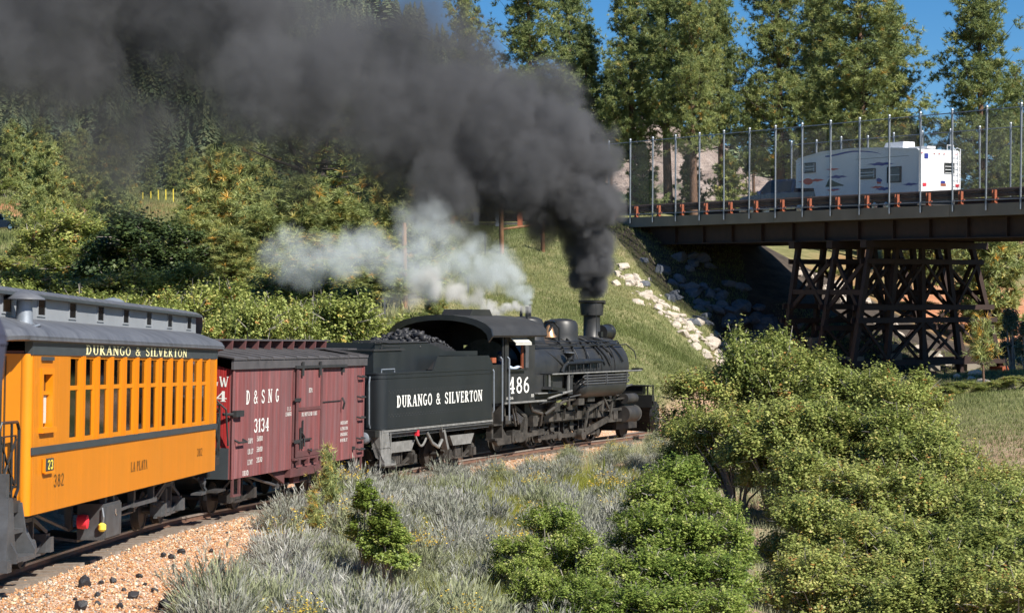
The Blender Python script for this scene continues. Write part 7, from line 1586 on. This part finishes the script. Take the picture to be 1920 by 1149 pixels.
a = r.uniform(0, 6.28, n_); ca, sa = np.cos(a), np.sin(a); J_ = oc8[None] * r.uniform(.6, 1.3, (n_, 6, 1)) * sz[:, None, None]; Vx = J_[..., 0] * ca[:, None] - J_[..., 1] * sa[:, None]; Vy = J_[..., 0] * sa[:, None] + J_[..., 1] * ca[:, None]
V = np.stack([Vx + X[:, None], Vy + Y[:, None], J_[..., 2] + Z[:, None] + sz[:, None] * .25], -1).reshape(-1, 3); Fc = (of[None] + (np.arange(n_) * 6)[:, None, None]).reshape(-1, 3)
def stone_mat():
    m, nt, out = nodes('ballast_stone'); L = nt.links.new; a = N(nt, 'Attribute', attribute_name='tint'); c = ramp(nt, a.outputs['Fac'], [(0, (.30, .13, .05)), (.22, (.46, .21, .08)), (.45, (.52, .31, .16)), (.65, (.58, .43, .28)), (.8, (.66, .60, .50)), (.88, (.24, .19, .15)), (1, (.08, .07, .07))])
    b = N(nt, 'BsdfPrincipled'); b.inputs['Roughness'].default_value = .85; L(c, b.inputs['Base Color']); L(b.outputs[0], out.inputs[0]); return m
tag(np_obj('ballast_stones', np_mesh('ballast_stones', V, Fc, [stone_mat()], tint=np.repeat(r.random(n_), 6))), 'orange and pink crushed stones spread beside the rails', 'ballast', kind='stuff')
# --- coal lumps lying on the ballast
lump_l = [lump_mesh('coal_lump', 1.0, M['coal'], 2, .35, k + 10) for k in range(4)]
cl_ = [(157, 1100, .19, 'tallest one at the lower left'), (152, 1143, .16, 'at the bottom edge below the tallest'), (182, 1118, .08, 'just right of the tallest'), (182, 1135, .09, 'small, below and right of the tallest'), (250, 1122, .15, 'wide one left of the first sagebrush'), (232, 1108, .07, 'small one above the wide one'), (213, 1093, .10, 'flat one in the middle'), (190, 1095, .08, 'flat one near the tallest'),
       (262, 1083, .10, 'upper dark one by the sagebrush'), (272, 1098, .07, 'lower dark one by the sagebrush'), (306, 1044, .10, 'left of the upper trio'), (322, 1048, .11, 'middle of the upper trio'), (341, 1038, .12, 'right of the upper trio'), (396, 1035, .08, 'rightmost of the upper lumps'), (477, 960, .07, 'lone one near the rails'), (370, 998, .05, 'small one between the rails and sagebrush'), (308, 1140, .16, 'at the bottom edge under the sagebrush'), (225, 1140, .10, 'at the bottom edge, middle'), (141, 1125, .06, 'small one left of the tallest'), (325, 1062, .06, 'small one under the upper trio'), (425, 1000, .05, 'tiny one at the sagebrush edge'), (290, 1110, .09, 'half hidden in the first sagebrush')]
for i, (px, py, rr, lb) in enumerate(cl_):
    p = hit(px, py, 22, 60)
    if p: o = np_obj('coal_lump', lump_l[i % 4]); o.location = (p[0], p[1], p[2] + rr * .3); rr *= .62; o.scale = (rr, rr * .8, rr * .75); o.rotation_euler = (rs.uniform(0, 6), rs.uniform(0, .6), rs.uniform(0, 6)); tag(o, 'black coal lump on the ballast, ' + lb, 'coal lump', 'coal lumps on the ballast')
# --- riprap boulders
RM = [lump_mesh('boulder', 1.0, M['rock'], 2, .4, k + 30) for k in range(5)]; RMD = [lump_mesh('boulder', 1.0, M['rockshade'], 2, .4, k + 30) for k in range(5)]  # RMD has the under-bridge shade in its rock colour
rk = []
for i in range(140):
    t = rs.random(); px = 1153 + 225 * t + rs.gauss(0, 9); py = 505 + 190 * t + rs.uniform(-20, 14); rk.append((px, py, rs.choice((.10, .13, .17, .22, .28, .38)) * (1.2 if t > .6 else 1), 'lit'))
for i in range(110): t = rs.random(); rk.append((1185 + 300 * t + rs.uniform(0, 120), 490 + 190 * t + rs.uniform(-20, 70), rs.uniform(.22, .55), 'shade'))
for i in range(46): t = rs.random(); rk.append((1500 + 330 * t + rs.uniform(-15, 15), 500 + 215 * t + rs.uniform(-14, 14), rs.uniform(.18, .42), 'far'))
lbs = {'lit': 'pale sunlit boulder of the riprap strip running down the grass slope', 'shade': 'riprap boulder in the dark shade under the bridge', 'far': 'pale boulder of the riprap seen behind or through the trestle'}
for i, (px, py, rr, kd) in enumerate(rk):
    p = hit(px, py, 70, 200)
    if p is None or p[1] > 150: continue
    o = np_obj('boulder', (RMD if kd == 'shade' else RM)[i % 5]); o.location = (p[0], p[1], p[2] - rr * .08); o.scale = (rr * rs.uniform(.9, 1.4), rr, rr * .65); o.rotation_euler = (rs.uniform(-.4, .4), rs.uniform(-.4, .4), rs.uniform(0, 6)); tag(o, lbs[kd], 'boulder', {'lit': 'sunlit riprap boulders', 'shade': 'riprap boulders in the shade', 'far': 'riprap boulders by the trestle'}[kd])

# --- posts and small roadside things
p0, p1 = hit(941, 476, 60, 140), hit(1018, 472, 60, 140)
br_ = empty('timber_brace', label='weathered timber H-brace of two posts and a sloping rail on the grassy slope', cat='fence brace')
h0 = at(941, 382, p0[1])[2]; h1 = at(1018, 417, p1[1])[2]
for (p, h, rr) in ((p0, h0, .12), (p1, h1, .11)): MB().tube([(p[0], p[1], p[2] - .3), (p[0], p[1], h)], rr, 10).build('post', M['wood'], br_, True)
MB().tube([(p0[0], p0[1], at(941, 430, p0[1])[2]), (p1[0], p1[1], at(1018, 420, p1[1])[2])], .06, 8).build('rail', M['wood'], br_, True)
for i, (px, t_, b_) in enumerate(((910, 436, 478), (878, 518, 550), (722, 560, 606), (725, 500, 560))):
    p = hit(px, b_, 60, 140)
    if p: o = MB().span((-.03, -.03, -.2), (.03, .03, at(px, t_, p[1])[2] - p[2])).build('fence_stake', M['steel']); o.location = p; tag(o, 'thin grey metal fence stake, %s of the four on the slope' % ('second from the right', 'third from the right', 'lowest', 'leftmost')[i] if i else 'thin grey metal fence stake nearest the timber brace', 'fence stake')
gr = empty('road_guardrail', label='dark roadside guardrail with orange and grey post blocks above the slope beside the smoke', cat='guardrail')
a, b = at(800, 407, 123), at(1000, 408, 119)
MB().beam(tuple(a), tuple(b), .1, .45).build('guard_beam', M['rust'], gr)
for px, m in ((848, 'rustlit'), (893, 'galv'), (934, 'galv'), (975, 'rustlit')): q = at(px, 408, 122.3 - (px - 800) * .018); MB().box((q[0], q[1] - .12, q[2] - .1), (.3, .12, .8)).build('post_block', M[m], gr)
MB().box(((a[0] + b[0]) / 2, a[1] + 1.5, a[2] - .6), (8, 4, .3)).build('road_shoulder', M['asphalt'], None); bpy.data.objects['road_shoulder']['kind'] = 'structure'
gl = empty('wooden_guardrail', label='guardrail with short orange timber posts beside the far road at the left', cat='guardrail')
zz = []
for px, w_ in ((98, .25), (116, .35), (143, .35), (170, .55), (205, .3)): q = at(px, 426, 172); MB().box((q[0], 172, q[2] - .1), (w_, .3, 1.15)).build('post', M['wood'] if px != 170 else M['rustlit'], gl)
a, b = at(92, 422, 172.3), at(300, 424, 172.3)
for dz in (0, -.35): MB().beam((a[0], a[1], a[2] + dz), (b[0], b[1], b[2] + dz), .08, .1).build('rail', M['redbrown'], gl)
for i, (px, py) in enumerate(((240, 378), (255, 372), (268, 370), (283, 368), (297, 366), (311, 365), (325, 364))):
    q = at(px, py, 255 - i * 1.0); g_ = gz(q[0], q[1]); o = MB().span((-.05, -.05, min(-.4, g_ - q[2])), (.05, .05, .6)).build('marker_post', M['signyel']); o.location = tuple(q); tag(o, 'thin yellow marker post on the far ridge, %s from the left' % ordn(i), 'marker post', 'yellow marker posts on the far ridge')

# ================================================================ smoke and steam
def volume_mat(name, col, dens, aniso=.0):
    m, nt, out = nodes(name); v = N(nt, 'VolumePrincipled'); v.inputs['Color'].default_value = (*col, 1); v.inputs['Density'].default_value = dens; v.inputs['Density Attribute'].default_value = 'density'; v.inputs['Anisotropy'].default_value = aniso
    v.inputs['Blackbody Intensity'].default_value = 0; nt.links.new(v.outputs[0], out.inputs['Volume']); return m
def plume(name, puffs, vox, mat, label, n1=.5, n2=.3, warp=.45, seed=0., ero_=1.1):
    """puffs: x, y, z, radius, density, softness. A density grid built around the puffs, its edge broken up by noise"""
    P_ = np.array(puffs); me = bpy.data.meshes.new(name + '_puffs'); me.from_pydata([tuple(p) for p in P_[:, :3]], [], [])
    for nm, k in (('rad', 3), ('den', 4), ('soft', 5)): a = me.attributes.new(nm, 'FLOAT', 'POINT'); a.data.foreach_set('value', P_[:, k].astype(np.float32))
    o = link(bpy.data.objects.new(name, me)); me.materials.append(mat)
    ng = bpy.data.node_groups.new(name, 'GeometryNodeTree'); ng.interface.new_socket('Geometry', in_out='INPUT', socket_type='NodeSocketGeometry'); ng.interface.new_socket('Geometry', in_out='OUTPUT', socket_type='NodeSocketGeometry')
    nd = ng.nodes; L = ng.links.new
    gi = nd.new('NodeGroupInput'); go = nd.new('NodeGroupOutput'); vc = nd.new('GeometryNodeVolumeCube')
    lo_ = (P_[:, :3] - P_[:, 3:4] * 1.35).min(0); hi_ = (P_[:, :3] + P_[:, 3:4] * 1.35).max(0)
    vc.inputs['Min'].default_value = tuple(lo_); vc.inputs['Max'].default_value = tuple(hi_)
    for a, nm in enumerate(('Resolution X', 'Resolution Y', 'Resolution Z')): vc.inputs[nm].default_value = int((hi_[a] - lo_[a]) / vox)
    pos = nd.new('GeometryNodeInputPosition')
    def fm(op, *ins, clamp=False):
        n = nd.new('ShaderNodeMath'); n.operation = op; n.use_clamp = clamp
        for i, x in enumerate(ins):
            if hasattr(x, 'is_output'): L(x, n.inputs[i])
            else: n.inputs[i].default_value = x
        return n.outputs[0]
    def noise3(sc, det, off, color=False):
        n = nd.new('ShaderNodeTexNoise'); n.inputs['Scale'].default_value = sc; n.inputs['Detail'].default_value = det; n.inputs['Roughness'].default_value = .6
        v = nd.new('ShaderNodeVectorMath'); v.operation = 'ADD'; L(pos.outputs[0], v.inputs[0]); v.inputs[1].default_value = (off, off * 1.7, off * .3); L(v.outputs[0], n.inputs['Vector'])
        return n.outputs['Color'] if color else n.outputs[0]
    wn_ = noise3(n1, 3, seed, True); sub = nd.new('ShaderNodeVectorMath'); sub.operation = 'SUBTRACT'; L(wn_, sub.inputs[0]); sub.inputs[1].default_value = (.5,) * 3
    scl = nd.new('ShaderNodeVectorMath'); scl.operation = 'SCALE'; L(sub.outputs[0], scl.inputs[0]); scl.inputs['Scale'].default_value = warp * 4
    add = nd.new('ShaderNodeVectorMath'); add.operation = 'ADD'; L(pos.outputs[0], add.inputs[0]); L(scl.outputs[0], add.inputs[1])
    sn = nd.new('GeometryNodeSampleNearest'); sn.domain = 'POINT'; L(gi.outputs[0], sn.inputs['Geometry']); L(add.outputs[0], sn.inputs['Sample Position'])
    def samp(nm, typ='FLOAT'):
        s = nd.new('GeometryNodeSampleIndex'); s.data_type = typ; s.domain = 'POINT'; L(gi.outputs[0], s.inputs['Geometry']); L(sn.outputs[0], s.inputs['Index'])
        if nm is None: q = nd.new('GeometryNodeInputPosition'); L(q.outputs[0], s.inputs['Value'])
        else: q = nd.new('GeometryNodeInputNamedAttribute'); q.data_type = 'FLOAT'; q.inputs['Name'].default_value = nm; L(q.outputs[0], s.inputs['Value'])
        return s.outputs[0]
    pp = samp(None, 'FLOAT_VECTOR'); dist = nd.new('ShaderNodeVectorMath'); dist.operation = 'DISTANCE'; L(add.outputs[0], dist.inputs[0]); L(pp, dist.inputs[1])
    u = fm('DIVIDE', dist.outputs['Value'], samp('rad'))
    ero = fm('MULTIPLY', fm('SUBTRACT', noise3(n2 * 3.2, 5, seed + 7), .5), ero_)
    u2 = fm('ADD', u, ero); k = fm('DIVIDE', fm('SUBTRACT', 1.0, u2), samp('soft'), clamp=True)
    var = fm('MULTIPLY_ADD', noise3(n1 * 1.3, 3, seed + 19), 2.4, -.35, clamp=False); var = fm('MAXIMUM', var, .12)
    L(fm('MULTIPLY', fm('MULTIPLY', k, samp('den')), var), vc.inputs['Density'])
    sm = nd.new('GeometryNodeSetMaterial'); sm.inputs['Material'].default_value = mat; L(vc.outputs[0], sm.inputs[0]); L(sm.outputs[0], go.inputs[0])
    md = o.modifiers.new('plume', 'NODES'); md.node_group = ng; tag(o, label, 'smoke' if 'smoke' in name else 'steam', kind='stuff'); return o
def path_puffs(keys, n, Yk, seed, jit=.25):
    """keys: px, py, radius px, density, softness at depth Yk(t); returns overlapping puffs along the path"""
    r = np.random.default_rng(seed); K_ = np.array(keys, float); cum = np.r_[0, np.cumsum(np.hypot(np.diff(K_[:, 0]), np.diff(K_[:, 1])) / (K_[:-1, 2] + K_[1:, 2]))]; out = []
    for i in range(n):
        t = cum[-1] * i / (n - 1); v = [np.interp(t, cum, K_[:, c]) for c in range(5)]; Y = Yk(i / (n - 1)); rr = v[2] * Y / F
        q = at(v[0], v[1], Y) + r.normal(0, jit, 3) * rr * [1, 1, 1]; out.append((q[0], q[1], q[2], rr * r.uniform(.8, 1.05), v[3], v[4]))
        for _ in range(2):
            dd = r.normal(0, 1, 3); dd /= np.linalg.norm(dd); q2 = q + dd * rr * r.uniform(.45, .75); out.append((q2[0], q2[1], q2[2], rr * r.uniform(.5, .75), v[3] * r.uniform(.75, 1.2), v[4]))
    return out
st = lo.matrix_world @ Vector((8.6, 0, 4.3)); SY = st.y
keysA = [(1110, 535, 20, 10, .28), (1108, 512, 34, 9, .28), (1100, 475, 46, 7.5, .3), (1090, 430, 56, 6, .34), (1070, 370, 74, 4.6, .38), (1036, 305, 98, 3.2, .45), (980, 258, 122, 2.4, .55), (890, 225, 148, 1.8, .65), (790, 180, 172, 1.45, .8), (690, 150, 190, 1.3, .9), (570, 115, 205, 1.3, 1), (450, 95, 215, 1.25, 1), (330, 75, 220, 1.25, 1), (210, 70, 220, 1.3, 1), (90, 60, 225, 1.4, 1), (-40, 55, 225, 1.4, 1), (-170, 50, 220, 1.2, 1), (-300, 50, 215, 1, 1)]
plume('smoke_plume', path_puffs(keysA, 96, lambda t: SY - 3.0 * t, 3), .105, volume_mat('coal_smoke', (.20, .205, .22), 1.0), 'thick dark grey coal smoke rising from the stack and drifting left over the train', n1=.42, n2=.7, warp=.30, ero_=1.5)
S1 = lo.matrix_world @ Vector((3.95, 0, 4.15)); q = proj(S1)
keysB = [(q[0], q[1] - 2, 5, 7, .4), (q[0] + 1, q[1] - 22, 11, 5, .5), (972, 548, 24, 3.6, .6), (940, 515, 38, 2.2, .7), (895, 490, 46, 1.6, .8), (845, 462, 52, 1.2, .9), (795, 430, 48, .9, 1), (762, 405, 36, .6, 1)]
keysC = [(860, 500, 44, 1.30, 0.72), (800, 500, 51, 1.17, 0.72), (735, 480, 48, 0.91, 0.72), (665, 490, 57, 1.09, 0.72), (600, 485, 57, 1.09, 0.72), (560, 490, 44, 0.78, 0.72), (505, 480, 33, 0.39, 0.72)]
plume('steam_plume', path_puffs(keysB, 34, lambda t: S1.y - 1.0 * t, 5) + path_puffs(keysC, 26, lambda t: S1.y - 1 - 2.0 * t, 6), .075, volume_mat('white_steam', (.90, .97, 1.0), 1.0), 'pale blue white steam blowing left from the safety valves of the locomotive', n1=.8, n2=1.3, warp=.22, seed=40.)
S2 = lo.matrix_world @ Vector((3.35, -.35, 4.1)); q = proj(S2)
keysD = [(q[0], q[1], 6, 9.00, 0.32), (930, 577, 11, 6.00, 0.48), (900, 565, 16, 4.80, 0.56), (865, 550, 22, 3.60, 0.64), (820, 532, 29, 2.70, 0.72), (785, 530, 35, 2.40, 0.72), (765, 545, 31, 2.10, 0.72), (735, 560, 29, 0.90, 0.72)]
plume('whistle_steam', path_puffs(keysD, 26, lambda t: S2.y - .6 * t, 8), .065, volume_mat('cream_steam', (.98, .97, .95), 1.2), 'narrow cream white jet of steam above the cab roof drifting left', n1=.9, n2=1.1, warp=.15, seed=80.)
